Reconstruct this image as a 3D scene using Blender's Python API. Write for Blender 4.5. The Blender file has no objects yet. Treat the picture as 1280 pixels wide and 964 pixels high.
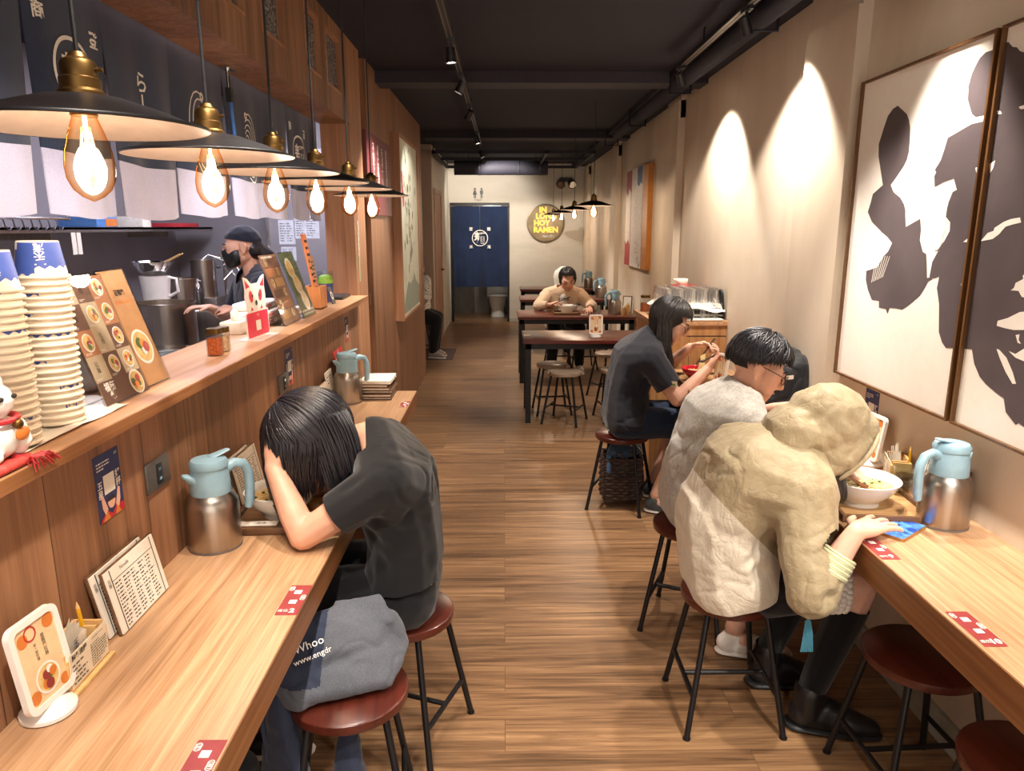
import bpy, bmesh, math, random
from mathutils import Vector, Matrix, noise, Quaternion
PI = math.pi
V = Vector
SC = bpy.context.scene
COL = SC.collection
random.seed(7)

# ------------------------------------------------------------------ helpers
def S(h):
    """sRGB hex -> linear rgba"""
    h = h.lstrip('#')
    c = [int(h[i:i+2], 16)/255 for i in (0, 2, 4)]
    return tuple((x/12.92 if x <= .04045 else ((x+.055)/1.055)**2.4) for x in c) + (1,)

def nmat(name):
    m = bpy.data.materials.new(name); m.use_nodes = True
    nt = m.node_tree; nt.nodes.clear()
    out = nt.nodes.new('ShaderNodeOutputMaterial')
    b = nt.nodes.new('ShaderNodeBsdfPrincipled')
    nt.links.new(b.outputs[0], out.inputs[0])
    return m, nt, b

def N(nt, t, **kw):
    n = nt.nodes.new(t)
    for k, v in kw.items():
        if k.startswith('i_'):
            k = k[2:]
            n.inputs[int(k) if k.isdigit() else k.replace('_', ' ')].default_value = v
        else:
            setattr(n, k, v)
    return n

def ramp(nt, fac, cols):
    r = nt.nodes.new('ShaderNodeValToRGB')
    e = r.color_ramp.elements
    e[0].position, e[0].color = cols[0]
    e[1].position, e[1].color = cols[-1]
    for p, c in cols[1:-1]:
        x = e.new(p); x.color = c
    nt.links.new(fac, r.inputs[0])
    return r

def coords(nt, scale=(1, 1, 1), rot=(0, 0, 0)):
    tc = N(nt, 'ShaderNodeTexCoord'); mp = N(nt, 'ShaderNodeMapping')
    mp.inputs['Scale'].default_value = scale; mp.inputs['Rotation'].default_value = rot
    nt.links.new(tc.outputs['Object'], mp.inputs[0])
    return mp.outputs[0]

def bump(nt, b, h, strength, dist=.01):
    n = N(nt, 'ShaderNodeBump'); n.inputs['Strength'].default_value = strength
    n.inputs['Distance'].default_value = dist
    nt.links.new(h, n.inputs['Height']); nt.links.new(n.outputs[0], b.inputs['Normal'])

def plain(name, c, rough=.5, metal=0., spec=.5, emit=None, es=0, sss=0, coat=0, sheen=0, mott=.10, ms=30):
    """solid colour with a faint mottling so nothing is perfectly flat"""
    m, nt, b = nmat(name)
    c = S(c) if isinstance(c, str) else c
    if mott:
        n = N(nt, 'ShaderNodeTexNoise', i_Scale=ms, i_Detail=3.)
        nt.links.new(coords(nt), n.inputs['Vector'])
        lo = tuple(x*(1-mott) for x in c[:3])+(1,); hi = tuple(min(1, x*(1+mott)) for x in c[:3])+(1,)
        r = ramp(nt, n.outputs[0], [(.3, lo), (.7, hi)])
        nt.links.new(r.outputs[0], b.inputs['Base Color'])
    else:
        b.inputs['Base Color'].default_value = c
    b.inputs['Roughness'].default_value = rough; b.inputs['Metallic'].default_value = metal
    b.inputs['Specular IOR Level'].default_value = spec
    if emit:
        b.inputs['Emission Color'].default_value = S(emit); b.inputs['Emission Strength'].default_value = es
    if sss:
        b.inputs['Subsurface Weight'].default_value = sss
        b.inputs['Subsurface Radius'].default_value = (.012, .004, .002)
    if coat: b.inputs['Coat Weight'].default_value = coat
    if sheen: b.inputs['Sheen Weight'].default_value = sheen
    return m

def wood(name, cols, axis, scale=1., rough=.42, plank=None, bumpk=.08, gap='#2a160b', var=.25, fine=.35):
    """streaky wood; axis = grain direction 0/1/2; plank=(row axis, width, length)"""
    m, nt, b = nmat(name)
    st = [26*scale]*3; st[axis] = 1.1*scale
    co = coords(nt, tuple(st))
    n1 = N(nt, 'ShaderNodeTexNoise', i_Scale=1., i_Detail=7., i_Roughness=.62, i_Distortion=.9)
    st2 = [120*scale]*3; st2[axis] = 3.*scale
    co2 = coords(nt, tuple(st2))
    n2 = N(nt, 'ShaderNodeTexNoise', i_Scale=1., i_Detail=4.)
    nt.links.new(co2, n2.inputs['Vector'])
    mx = N(nt, 'ShaderNodeMath', operation='MULTIPLY_ADD'); mx.inputs[1].default_value = fine
    nt.links.new(n2.outputs[0], mx.inputs[0]); nt.links.new(n1.outputs[0], mx.inputs[2])
    sb = N(nt, 'ShaderNodeMath', operation='SUBTRACT'); sb.inputs[1].default_value = fine/2
    nt.links.new(mx.outputs[0], sb.inputs[0])
    fac = sb.outputs[0]
    if plank:
        ra, w, L = plank
        tc = N(nt, 'ShaderNodeTexCoord'); sp = N(nt, 'ShaderNodeSeparateXYZ'); cb = N(nt, 'ShaderNodeCombineXYZ')
        nt.links.new(tc.outputs['Object'], sp.inputs[0])
        nt.links.new(sp.outputs[axis], cb.inputs[0]); nt.links.new(sp.outputs[ra], cb.inputs[1])
        br = N(nt, 'ShaderNodeTexBrick', offset=.37, offset_frequency=2)
        br.inputs['Scale'].default_value = 1.; br.inputs['Mortar Size'].default_value = .0013
        br.inputs['Mortar Smooth'].default_value = .2
        br.inputs['Brick Width'].default_value = L; br.inputs['Row Height'].default_value = w
        br.inputs['Color1'].default_value = (0, 0, 0, 1); br.inputs['Color2'].default_value = (1, 1, 1, 1)
        nt.links.new(cb.outputs[0], br.inputs['Vector'])
        # shift the grain per plank
        sv = N(nt, 'ShaderNodeVectorMath', operation='SCALE'); sv.inputs['Scale'].default_value = 9.
        nt.links.new(br.outputs['Color'], sv.inputs[0])
        ad = N(nt, 'ShaderNodeVectorMath', operation='ADD')
        nt.links.new(co, ad.inputs[0]); nt.links.new(sv.outputs[0], ad.inputs[1])
        nt.links.new(ad.outputs[0], n1.inputs['Vector'])
        pv = N(nt, 'ShaderNodeMath', operation='MULTIPLY_ADD')
        pv.inputs[1].default_value = var; 
        nt.links.new(br.outputs['Color'], pv.inputs[0]); nt.links.new(fac, pv.inputs[2])
        s2 = N(nt, 'ShaderNodeMath', operation='SUBTRACT'); s2.inputs[1].default_value = var/2
        nt.links.new(pv.outputs[0], s2.inputs[0]); fac = s2.outputs[0]
    else:
        nt.links.new(co, n1.inputs['Vector'])
    r = ramp(nt, fac, [(.25, S(cols[0])), (.5, S(cols[1])), (.75, S(cols[2]))])
    col = r.outputs[0]
    if plank:
        mm = N(nt, 'ShaderNodeMix', data_type='RGBA')
        nt.links.new(br.outputs['Fac'], mm.inputs[0]); nt.links.new(col, mm.inputs[6])
        mm.inputs[7].default_value = S(gap); col = mm.outputs[2]
    nt.links.new(col, b.inputs['Base Color'])
    b.inputs['Roughness'].default_value = rough
    bump(nt, b, fac, bumpk, .004)
    return m

def plaster(name, cols, sc=1.6, rough=.75, streak=(1, 1, .35)):
    m, nt, b = nmat(name)
    n = N(nt, 'ShaderNodeTexNoise', i_Scale=sc, i_Detail=8., i_Roughness=.6, i_Distortion=.5)
    nt.links.new(coords(nt, streak), n.inputs['Vector'])
    n2 = N(nt, 'ShaderNodeTexNoise', i_Scale=90., i_Detail=2.)
    nt.links.new(coords(nt), n2.inputs['Vector'])
    r = ramp(nt, n.outputs[0], [(.3, S(cols[0])), (.5, S(cols[1])), (.72, S(cols[2]))])
    nt.links.new(r.outputs[0], b.inputs['Base Color'])
    b.inputs['Roughness'].default_value = rough
    bump(nt, b, n2.outputs[0], .12, .004)
    return m

def steel(name, c='#b9b4ae', rough=.3, axis=2, k=60):
    m, nt, b = nmat(name)
    st = [k, k, k]; st[axis] = 1.5
    n = N(nt, 'ShaderNodeTexNoise', i_Scale=1., i_Detail=4.)
    nt.links.new(coords(nt, tuple(st)), n.inputs['Vector'])
    c = S(c)
    r = ramp(nt, n.outputs[0], [(.3, tuple(x*.82 for x in c[:3])+(1,)), (.7, c)])
    nt.links.new(r.outputs[0], b.inputs['Base Color'])
    mr = N(nt, 'ShaderNodeMapRange', i_3=rough*.8, i_4=rough*1.25)
    nt.links.new(n.outputs[0], mr.inputs[0]); nt.links.new(mr.outputs[0], b.inputs['Roughness'])
    b.inputs['Metallic'].default_value = 1.
    return m

def cloth(name, c, c2=None, scale=260, rough=.9, bumpk=.25, sheen=.2, big=6):
    m, nt, b = nmat(name)
    c = S(c); c2 = S(c2) if c2 else tuple(x*.8 for x in c[:3])+(1,)
    n = N(nt, 'ShaderNodeTexNoise', i_Scale=scale, i_Detail=2.); nt.links.new(coords(nt), n.inputs['Vector'])
    n2 = N(nt, 'ShaderNodeTexNoise', i_Scale=big, i_Detail=4.); nt.links.new(coords(nt), n2.inputs['Vector'])
    a = N(nt, 'ShaderNodeMath', operation='ADD'); nt.links.new(n.outputs[0], a.inputs[0]); nt.links.new(n2.outputs[0], a.inputs[1])
    r = ramp(nt, a.outputs[0], [(.0, c2), (1., c)])
    r.color_ramp.elements[0].position = .75; r.color_ramp.elements[1].position = 1.
    h = N(nt, 'ShaderNodeMath', operation='MULTIPLY'); h.inputs[1].default_value = .5
    nt.links.new(a.outputs[0], h.inputs[0]); nt.links.new(h.outputs[0], r.inputs[0])
    r.color_ramp.elements[0].position = .38; r.color_ramp.elements[1].position = .62
    nt.links.new(r.outputs[0], b.inputs['Base Color'])
    b.inputs['Roughness'].default_value = rough; b.inputs['Sheen Weight'].default_value = sheen
    b.inputs['Specular IOR Level'].default_value = .25
    bump(nt, b, n.outputs[0], bumpk, .002)
    return m

def clear(name, tint='#ffffff', keep=.08, rough=.02, alpha=.86):
    """thin clear glass/acrylic: mostly see-through with a real reflection"""
    m = bpy.data.materials.new(name); m.use_nodes = True
    nt = m.node_tree; nt.nodes.clear()
    out = N(nt, 'ShaderNodeOutputMaterial'); t = N(nt, 'ShaderNodeBsdfTransparent'); g = N(nt, 'ShaderNodeBsdfGlossy')
    t.inputs[0].default_value = tuple(x*alpha for x in S(tint)[:3])+(1,); g.inputs['Roughness'].default_value = rough
    f = N(nt, 'ShaderNodeLayerWeight', i_Blend=.5); mx = N(nt, 'ShaderNodeMixShader')
    pw = N(nt, 'ShaderNodeMath', operation='POWER'); pw.inputs[1].default_value = 4.; nt.links.new(f.outputs['Facing'], pw.inputs[0])
    ad = N(nt, 'ShaderNodeMath', operation='MULTIPLY_ADD'); ad.inputs[1].default_value = .7; ad.inputs[2].default_value = keep
    nt.links.new(pw.outputs[0], ad.inputs[0]); nt.links.new(ad.outputs[0], mx.inputs[0])
    nt.links.new(t.outputs[0], mx.inputs[1]); nt.links.new(g.outputs[0], mx.inputs[2]); nt.links.new(mx.outputs[0], out.inputs[0])
    return m

def bulbglass(name):
    m = bpy.data.materials.new(name); m.use_nodes = True
    nt = m.node_tree; nt.nodes.clear()
    out = N(nt, 'ShaderNodeOutputMaterial'); t = N(nt, 'ShaderNodeBsdfTransparent'); g = N(nt, 'ShaderNodeBsdfGlossy')
    f = N(nt, 'ShaderNodeLayerWeight', i_Blend=.5); r = ramp(nt, f.outputs['Facing'], [(.25, S('#fff3e0')), (.7, S('#f5c68a')), (1., S('#c98a48'))])
    nt.links.new(r.outputs[0], t.inputs[0]); g.inputs['Roughness'].default_value = .03
    mx = N(nt, 'ShaderNodeMixShader', i_0=.06); nt.links.new(t.outputs[0], mx.inputs[1]); nt.links.new(g.outputs[0], mx.inputs[2]); nt.links.new(mx.outputs[0], out.inputs[0])
    return m

def emis(name, c, s):
    m = bpy.data.materials.new(name); m.use_nodes = True
    nt = m.node_tree; nt.nodes.clear()
    out = N(nt, 'ShaderNodeOutputMaterial'); e = N(nt, 'ShaderNodeEmission')
    e.inputs[0].default_value = S(c); e.inputs[1].default_value = s
    nt.links.new(e.outputs[0], out.inputs[0])
    return m

def frame(o, x, y):
    x = V(x).normalized(); y = V(y); z = x.cross(y).normalized(); y = z.cross(x)
    return Matrix(((x.x, y.x, z.x, o[0]), (x.y, y.y, z.y, o[1]), (x.z, y.z, z.z, o[2]), (0, 0, 0, 1)))

def ico_pts(p, r, rot=None, _c={}):
    if 'v' not in _c:
        b = bmesh.new(); bmesh.ops.create_icosphere(b, subdivisions=2, radius=1)
        _c['v'] = [v.co.copy() for v in b.verts]; b.free()
    rr = (r, r, r) if not hasattr(r, '__len__') else r
    p = V(p)
    out = []
    for v in _c['v']:
        q = V((v.x*rr[0], v.y*rr[1], v.z*rr[2]))
        if rot: q = rot @ q
        out.append(p+q)
    return out

class MB:
    def __init__(s): s.bm = bmesh.new(); s.mi = 0
    def m(s, i): s.mi = i; return s
    def _fin(s, nf, M, nv):
        for f in s.bm.faces[nf:] if False else [f for f in s.bm.faces if f.index == -1 or f.index >= nf]:
            pass
    def add(s, verts, faces, M=None):
        vs = [s.bm.verts.new(M @ V(v) if M else V(v)) for v in verts]
        for f in faces:
            try:
                fc = s.bm.faces.new([vs[i] for i in f]); fc.material_index = s.mi
            except ValueError: pass
        return vs
    def box(s, x0, x1, y0, y1, z0, z1, M=None, bev=0, seg=2):
        b = bmesh.new(); bmesh.ops.create_cube(b, size=1)
        for v in b.verts: v.co = V(((x0+x1)/2+v.co.x*(x1-x0), (y0+y1)/2+v.co.y*(y1-y0), (z0+z1)/2+v.co.z*(z1-z0)))
        if bev: bmesh.ops.bevel(b, geom=b.edges[:], offset=bev, segments=seg, affect='EDGES', profile=.5)
        s._merge(b, M); return s
    def _merge(s, b, M=None):
        b.verts.ensure_lookup_table(); b.verts.index_update()
        s.add([v.co for v in b.verts], [[v.index for v in f.verts] for f in b.faces], M); b.free()
    def lathe(s, prof, seg=32, M=None, c=(0, 0, 0)):
        vs, fs = [], []
        for r, z in prof:
            for k in range(seg):
                a = 2*PI*k/seg; vs.append((c[0]+r*math.cos(a), c[1]+r*math.sin(a), c[2]+z))
        n = len(prof)
        for i in range(n-1):
            for k in range(seg):
                a, b2 = i*seg+k, i*seg+(k+1) % seg
                fs.append((a, b2, b2+seg, a+seg))
        if prof[0][0] > 1e-6: pass
        s.add(vs, fs, M)
        return s
    def disc(s, r, z, seg=32, M=None, c=(0, 0, 0), up=True):
        vs = [(c[0]+r*math.cos(2*PI*k/seg), c[1]+r*math.sin(2*PI*k/seg), c[2]+z) for k in range(seg)]
        s.add(vs, [list(range(seg)) if up else list(range(seg))[::-1]], M); return s
    def cyl(s, p0, p1, r0, r1=None, seg=16):
        return s.tube([p0, p1], [r0, r0 if r1 is None else r1], seg)
    def tube(s, pts, r, seg=8, cap=True, sq=None):
        pts = [V(p) for p in pts]; n = len(pts)
        rs = r if hasattr(r, '__len__') else [r]*n
        t = [(pts[min(i+1, n-1)]-pts[max(i-1, 0)]).normalized() for i in range(n)]
        u = t[0].orthogonal().normalized()
        vs, fs = [], []
        for i in range(n):
            if i:
                q = t[i-1].rotation_difference(t[i]); u = q @ u
            w = t[i].cross(u).normalized(); u = w.cross(t[i]).normalized()
            for k in range(seg):
                a = 2*PI*(k+.5)/seg
                vs.append(pts[i]+(u*math.cos(a)+w*math.sin(a)*(sq or 1))*rs[i])
        for i in range(n-1):
            for k in range(seg):
                a, b2 = i*seg+k, i*seg+(k+1) % seg
                fs.append((a, b2, b2+seg, a+seg))
        if cap:
            fs.append(list(range(seg))[::-1]); fs.append([(n-1)*seg+k for k in range(seg)])
        s.add(vs, fs); return s
    def prism(s, poly, d, M=None, z=0):
        n = len(poly)
        vs = [(x, y, z) for x, y in poly]+[(x, y, z+d) for x, y in poly]
        fs = [list(range(n))[::-1], list(range(n, 2*n))]+[(i, (i+1) % n, n+(i+1) % n, n+i) for i in range(n)]
        s.add(vs, fs, M); return s
    def poly(s, poly, M=None, z=0):
        s.add([(x, y, z) for x, y in poly], [list(range(len(poly)))], M); return s
    def rect(s, x0, x1, y0, y1, M=None, z=0): return s.poly([(x0, y0), (x1, y0), (x1, y1), (x0, y1)], M, z)
    def sphere(s, p, r, rot=None, seg=16):
        b = bmesh.new(); bmesh.ops.create_uvsphere(b, u_segments=seg, v_segments=max(6, seg*2//3), radius=1)
        rr = (r, r, r) if not hasattr(r, '__len__') else r
        for v in b.verts:
            q = V((v.co.x*rr[0], v.co.y*rr[1], v.co.z*rr[2]))
            v.co = V(p)+(rot @ q if rot else q)
        s._merge(b); return s
    def hull(s, prim):
        b = bmesh.new()
        for e in prim:
            for q in ico_pts(*e): b.verts.new(q)
        bmesh.ops.convex_hull(b, input=b.verts[:])
        for v in [v for v in b.verts if not v.link_faces]: b.verts.remove(v)
        s._merge(b); return s
    def text(s, body, size, M, z=.0006, align='CENTER', bold=0, vert=False, ls=1., d=0):
        body = '\n'.join(body) if vert else body
        c = bpy.data.curves.new('t', 'FONT'); c.body = body; c.size = size; c.align_x = align; c.align_y = 'CENTER'
        c.space_line = ls; c.offset = bold; c.resolution_u = 2; c.extrude = d/2
        o = bpy.data.objects.new('t', c); COL.objects.link(o)
        bpy.context.view_layer.update()
        dg = bpy.context.evaluated_depsgraph_get()
        me = o.evaluated_get(dg).to_mesh()
        s.add([(v.co.x, v.co.y, v.co.z+z+d/2) for v in me.vertices], [list(p.vertices) for p in me.polygons], M)
        bpy.data.objects.remove(o); bpy.data.curves.remove(c)
        return s
    def build(s, name, mats, parent=None, smooth=40, nrm=True):
        bm = s.bm
        bm.verts.index_update()
        if nrm: bmesh.ops.recalc_face_normals(bm, faces=bm.faces[:])
        me = bpy.data.meshes.new(name); 
        if smooth:
            for f in bm.faces: f.smooth = True
            lim = math.radians(smooth)
            for e in bm.edges:
                if len(e.link_faces) != 2 or e.calc_face_angle(3) > lim: e.smooth = False
        bm.to_mesh(me); bm.free()
        for x in (mats if isinstance(mats, (list, tuple)) else [mats]): me.materials.append(x)
        o = bpy.data.objects.new(name, me); COL.objects.link(o)
        if parent: setpar(o, parent)
        return o

def wmat(o):
    M = Matrix.LocRotScale(o.location, o.rotation_euler, o.scale)
    return wmat(o.parent) @ o.matrix_parent_inverse @ M if o.parent else M
LOCAL = False
def setpar(o, p):
    o.parent = p
    if not LOCAL: o.matrix_parent_inverse = wmat(p).inverted()

def tag(o, label, cat, group=None, kind=None):
    if label: o['label'] = label
    if cat: o['category'] = cat
    if group: o['group'] = group
    if kind: o['kind'] = kind
    return o
def thing(name, label, cat, loc=(0, 0, 0), group=None, rz=0):
    o = bpy.data.objects.new(name, None); COL.objects.link(o); o.empty_display_size = .05
    o.location = loc; o.rotation_euler = (0, 0, rz)
    return tag(o, label, cat, group)
def struct(o):
    o['kind'] = 'structure'; return o
def kids(o): return [x for x in COL.objects if x.parent == o]
def dup(o, loc, rz=None, label=None, group=None, parent=None):
    c = o.copy(); COL.objects.link(c)
    if parent: c.parent = parent
    else:
        c.location = loc
        if rz is not None: c.rotation_euler = (0, 0, rz)
        if label: c['label'] = label
        if group: c['group'] = group
    for k in kids(o): dup(k, None, parent=c)
    return c

def remesh_obj(mb, name, mats, parent, voxel, smooth, wrinkle=None, cuts=(), mfn=None, post=None):
    me = bpy.data.meshes.new(name); mb.bm.to_mesh(me); mb.bm.free()
    o = bpy.data.objects.new(name, me); COL.objects.link(o)
    r = o.modifiers.new('r', 'REMESH'); r.mode = 'VOXEL'; r.voxel_size = voxel; r.use_smooth_shade = True
    if smooth:
        q = o.modifiers.new('s', 'SMOOTH'); q.factor = .5; q.iterations = smooth
    bpy.context.view_layer.update()
    dg = bpy.context.evaluated_depsgraph_get()
    m2 = bpy.data.meshes.new_from_object(o.evaluated_get(dg)); m2.name = name
    o.modifiers.clear(); o.data = m2; bpy.data.meshes.remove(me)
    bm = bmesh.new(); bm.from_mesh(m2)
    if wrinkle:
        bm.normal_update()
        mv = [(v, wrinkle(v.co, v.normal)) for v in bm.verts]
        for v, d in mv: v.co = v.co + v.normal*d
    if post: post(bm)
    for co, no, R in cuts:
        co, no = V(co), V(no).normalized()
        fs = [f for f in bm.faces if (f.calc_center_median()-co).length < R]
        geom = list({v for f in fs for v in f.verts})+list({e for f in fs for e in f.edges})+fs
        bmesh.ops.bisect_plane(bm, geom=geom, plane_co=co, plane_no=no)
        dead = [f for f in bm.faces if (f.calc_center_median()-co).length < R*1.02 and (f.calc_center_median()-co).dot(no) > 1e-6]
        bmesh.ops.delete(bm, geom=dead, context='FACES')
    for f in bm.faces:
        f.smooth = True
        if mfn: f.material_index = mfn(f.calc_center_median(), f.normal)
    m2.materials.clear()
    for x in (mats if isinstance(mats, (list, tuple)) else [mats]): m2.materials.append(x)
    bm.to_mesh(m2); bm.free()
    if parent: setpar(o, parent)
    return o

def folds(segs, amp=1., nscale=9, namp=.002, stretch=(1, 1, 1)):
    """cloth relief: fold lines (p0,p1,width,depth) plus soft noise"""
    L = [(V(a), V(b), w, d) for a, b, w, d in segs]
    def f(co, n):
        h = 0
        q = V((co.x*stretch[0], co.y*stretch[1], co.z*stretch[2]))
        wob = noise.noise(q*14)*.012
        for a, b, w, d in L:
            ab = b-a; t = max(0, min(1, (co-a).dot(ab)/ab.length_squared))
            e = ((co-a-ab*t).length+wob)/w
            if e < 3: h -= d*math.exp(-e*e)*(math.sin(PI*min(1, .15+t*.85))**.5)
        w2 = V((noise.noise(q*5), noise.noise(q*5+V((7, 3, 1))), noise.noise(q*5+V((1, 9, 4)))))*.05
        a = noise.noise((q+w2)*nscale); c = noise.noise((q-w2)*nscale*1.9+V((3, 3, 3)))
        h += namp*(.9*a+.25*c) - namp*.9*math.exp(-(a/.10)**2)*max(0, .35+noise.noise(q*4.+V((5, 1, 2)))*1.3) - namp*.4*math.exp(-(c/.09)**2)*max(0, .1+noise.noise(q*6.))
        return h*amp
    return f
# ------------------------------------------------------------------ materials
M_panel = wood('wall panel wood', ['#64442e', '#8c6245', '#a67b59'], 2, .8, .5, (1, .185, 6.), .1, '#3a2418', .22)
M_ledge = wood('ledge oak', ['#a07553', '#bd9069', '#cda580'], 1, .8, .38)
M_post = wood('post wood', ['#85583c', '#a07150', '#b58867'], 2, .8, .5)
M_table = wood('counter oak', ['#8f6a49', '#b28a66', '#c7a17d'], 1, 1.3, .33, bumpk=.05, fine=.6)
M_edge = wood('counter edge', ['#6d4427', '#8f5f38', '#a5734a'], 1, .9, .45)
M_floor = wood('floor planks', ['#473322', '#7f5f43', '#a8835d'], 0, 1.15, .34, (1, .15, 1.22), .12, '#664a36', .08)
M_wall = plaster('warm plaster', ['#bfae98', '#cdbda8', '#d8cbb9'])
M_backwall = plaster('grey plaster', ['#b3ada0', '#c3bdb0', '#cfc9bc'], 1.1, .75, (.6, 1, 1.3))
M_pink = plaster('corridor plaster', ['#a58f80', '#b39c8c', '#bda898'])
M_base = plain('baseboard grey', '#a9a79a', .6)
M_ceil = plain('ceiling black', '#0b0d22', .9)
M_duct = plain('dark duct', '#2a2a36', .75, 0.)
M_black = plain('black steel', '#141316', .42, .2)
M_blackp = plain('black plastic', '#17171a', .45)
M_seat = wood('stool seat', ['#36130d', '#4f2016', '#5e291d'], 1, .8, .28, bumpk=.03)
M_dtable = wood('dining table top', ['#4f2a20', '#6b3a2c', '#7c483a'], 0, .8, .3, bumpk=.03)
M_drim = plain('dining table rim', '#5a2018', .35)
M_stool2 = wood('pale stool seat', ['#8a7462', '#a8937f', '#b9a692'], 0, .9, .35, bumpk=.03)
M_steel = steel('brushed steel', '#b4aca4', .3)
M_steelw = plain('steel wall', '#8d898f', .42, .2, ms=3)
M_chrome = plain('chrome', '#d8d8d8', .12, 1., mott=0)
M_brass = plain('aged brass', '#6e5430', .42, 1.)
M_blue = plain('pale blue plastic', '#8eb1c1', .38)
M_white = plain('white plastic', '#eeeae4', .35, mott=.02)
M_paper = plain('paper', '#ece4d6', .8, mott=.04)
M_cream = plain('cream card', '#e3d6be', .6, mott=.03)
M_ink = plain('printed ink', '#26221f', .7, mott=0)
M_whiteink = plain('white ink', '#efebe2', .7, mott=0)
M_navy = cloth('navy cloth', '#27334d', '#1d283f', 300, .9, .2)
M_pale = cloth('pale linen', '#b4b5d0', '#a3a4c2', 300, .9, .2)
M_navyd = cloth('door navy cloth', '#1e2d4d', '#17233d', 300, .9, .2)
M_navyp = plain('navy print', '#26315f', .55)
M_red = plain('red print', '#b3262c', .5)
M_maroon = plain('maroon print', '#8b2f2f', .45)
M_orange = plain('orange print', '#d07a35', .5)
M_tan = plain('tan print', '#d8ab77', .5)
M_bamboo = wood('bamboo', ['#c79a5b', '#d9b075', '#e3c08b'], 0, 1., .45)
M_tray = wood('tray wood', ['#8d6640', '#b18a5c', '#c49f72'], 0, 1., .4)
M_trayrim = wood('tray rim', ['#4a3222', '#66472f', '#7c583c'], 0, 1., .45)
M_ceramic = plain('white ceramic', '#eceae4', .18, mott=.01, coat=.3)
M_redbowl = plain('red bowl', '#c01d33', .2, coat=.4)
M_broth = plain('broth', '#d9b878', .25, ms=60, mott=.25)
M_noodle = plain('noodles', '#e6d29a', .4)
M_green = plain('green herb', '#4d6b2c', .5)
M_yellow = plain('pencil yellow', '#e0a81c', .4)
M_glass = clear('clear glass', '#f8fcfb', .04, .02, .97)
M_acr = clear('acrylic', '#ffffff', .03)
M_amber = bulbglass('amber bulb glass')
M_fil = emis('filament', '#ffd9a0', 22.)
M_hot = emis('filament support', '#ffe0b0', 5.)
M_spotface = emis('spot lens', '#fff3df', 25.)
M_shade_in = plain('shade inside', '#85756b', .5, .1)
M_skin = plain('skin', '#cf9c82', .5, sss=.15, mott=.06, ms=22)
M_skin2 = plain('pale skin', '#dcab93', .5, sss=.15, mott=.06, ms=22)
M_hair = plain('black hair', '#15131a', .38, spec=.6, mott=.3, ms=60)
M_hairb = plain('brown black hair', '#1d1816', .4, spec=.6, mott=.3, ms=60)
M_tee = cloth('black tee', '#1b1b1e', '#141416', 320)
M_jean = cloth('black jeans', '#14151a', '#0e0f13', 400, .85, .3)
M_poloc = cloth('charcoal polo', '#282932', '#1f2028', 320)
M_greytee = cloth('heather grey tee', '#bbb6ae', '#9f9a93', 120, .95, .3, .3, 30)
def nylon(name, c, c2, low=None):
    m = cloth(name, c, c2, 40, .5, .05, .1, 10); nt = m.node_tree; b = [n for n in nt.nodes if n.type == 'BSDF_PRINCIPLED'][0]
    if low:   # sewn lower back panel of a lighter cloth, below a seam round the back
        tc = N(nt, 'ShaderNodeTexCoord'); sp = N(nt, 'ShaderNodeSeparateXYZ'); nt.links.new(tc.outputs['Object'], sp.inputs[0])
        a = N(nt, 'ShaderNodeMath', operation='ADD'); nt.links.new(sp.outputs[0], a.inputs[0]); nt.links.new(sp.outputs[2], a.inputs[1])
        l1 = N(nt, 'ShaderNodeMath', operation='LESS_THAN'); l1.inputs[1].default_value = 1.447; nt.links.new(a.outputs[0], l1.inputs[0])
        l2 = N(nt, 'ShaderNodeMath', operation='GREATER_THAN'); l2.inputs[1].default_value = 1.915; nt.links.new(sp.outputs[1], l2.inputs[0])
        mu = N(nt, 'ShaderNodeMath', operation='MULTIPLY'); nt.links.new(l1.outputs[0], mu.inputs[0]); nt.links.new(l2.outputs[0], mu.inputs[1])
        mx = N(nt, 'ShaderNodeMix', data_type='RGBA'); nt.links.new(mu.outputs[0], mx.inputs[0])
        nt.links.new(b.inputs['Base Color'].links[0].from_socket, mx.inputs[6]); mx.inputs[7].default_value = S(low); nt.links.new(mx.outputs[2], b.inputs['Base Color'])
    h = None
    for sc_, st in ((11., (1, 1, .6)), (26., (1, .7, 1)), (60., (1, 1, 1))):
        n = N(nt, 'ShaderNodeTexNoise', i_Scale=sc_, i_Detail=2., i_Distortion=1.2); nt.links.new(coords(nt, st), n.inputs['Vector'])
        s = N(nt, 'ShaderNodeMath', operation='SUBTRACT'); s.inputs[1].default_value = .5; nt.links.new(n.outputs[0], s.inputs[0])
        a = N(nt, 'ShaderNodeMath', operation='ABSOLUTE'); nt.links.new(s.outputs[0], a.inputs[0])
        p = N(nt, 'ShaderNodeMath', operation='POWER'); p.inputs[1].default_value = .5; nt.links.new(a.outputs[0], p.inputs[0])
        q = N(nt, 'ShaderNodeMath', operation='MULTIPLY_ADD'); q.inputs[1].default_value = 9./sc_; nt.links.new(p.outputs[0], q.inputs[0])
        if h: nt.links.new(h, q.inputs[2])
        h = q.outputs[0]
    bump(nt, b, h, .38, .014); return m
M_jacket = nylon('khaki nylon', '#a69779', '#99896b')
M_jacket2 = nylon('khaki and cream nylon', '#a69779', '#99896b', '#cfc4b1')
M_cuff = cloth('pale cuff', '#d0d0a8', '#c4c49c', 60, .6, .2)
M_darkcl = cloth('dark clothing', '#18171c', '#100f13', 300)
M_sock = cloth('black knit', '#0b0b0e', '#070709', 500, .95, .3)
M_jeanb = cloth('dark denim', '#1f2c42', '#18233a', 400, .9, .3)
M_denim = cloth('washed denim', '#4c6b8b', '#3c5878', 400, .9, .3)
M_cream_cl = cloth('cream cardigan', '#d8bd9f', '#c9ad8e', 200)
M_whitecl = cloth('white cloth', '#e8e4dc', '#dcd6cc', 200)
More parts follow.
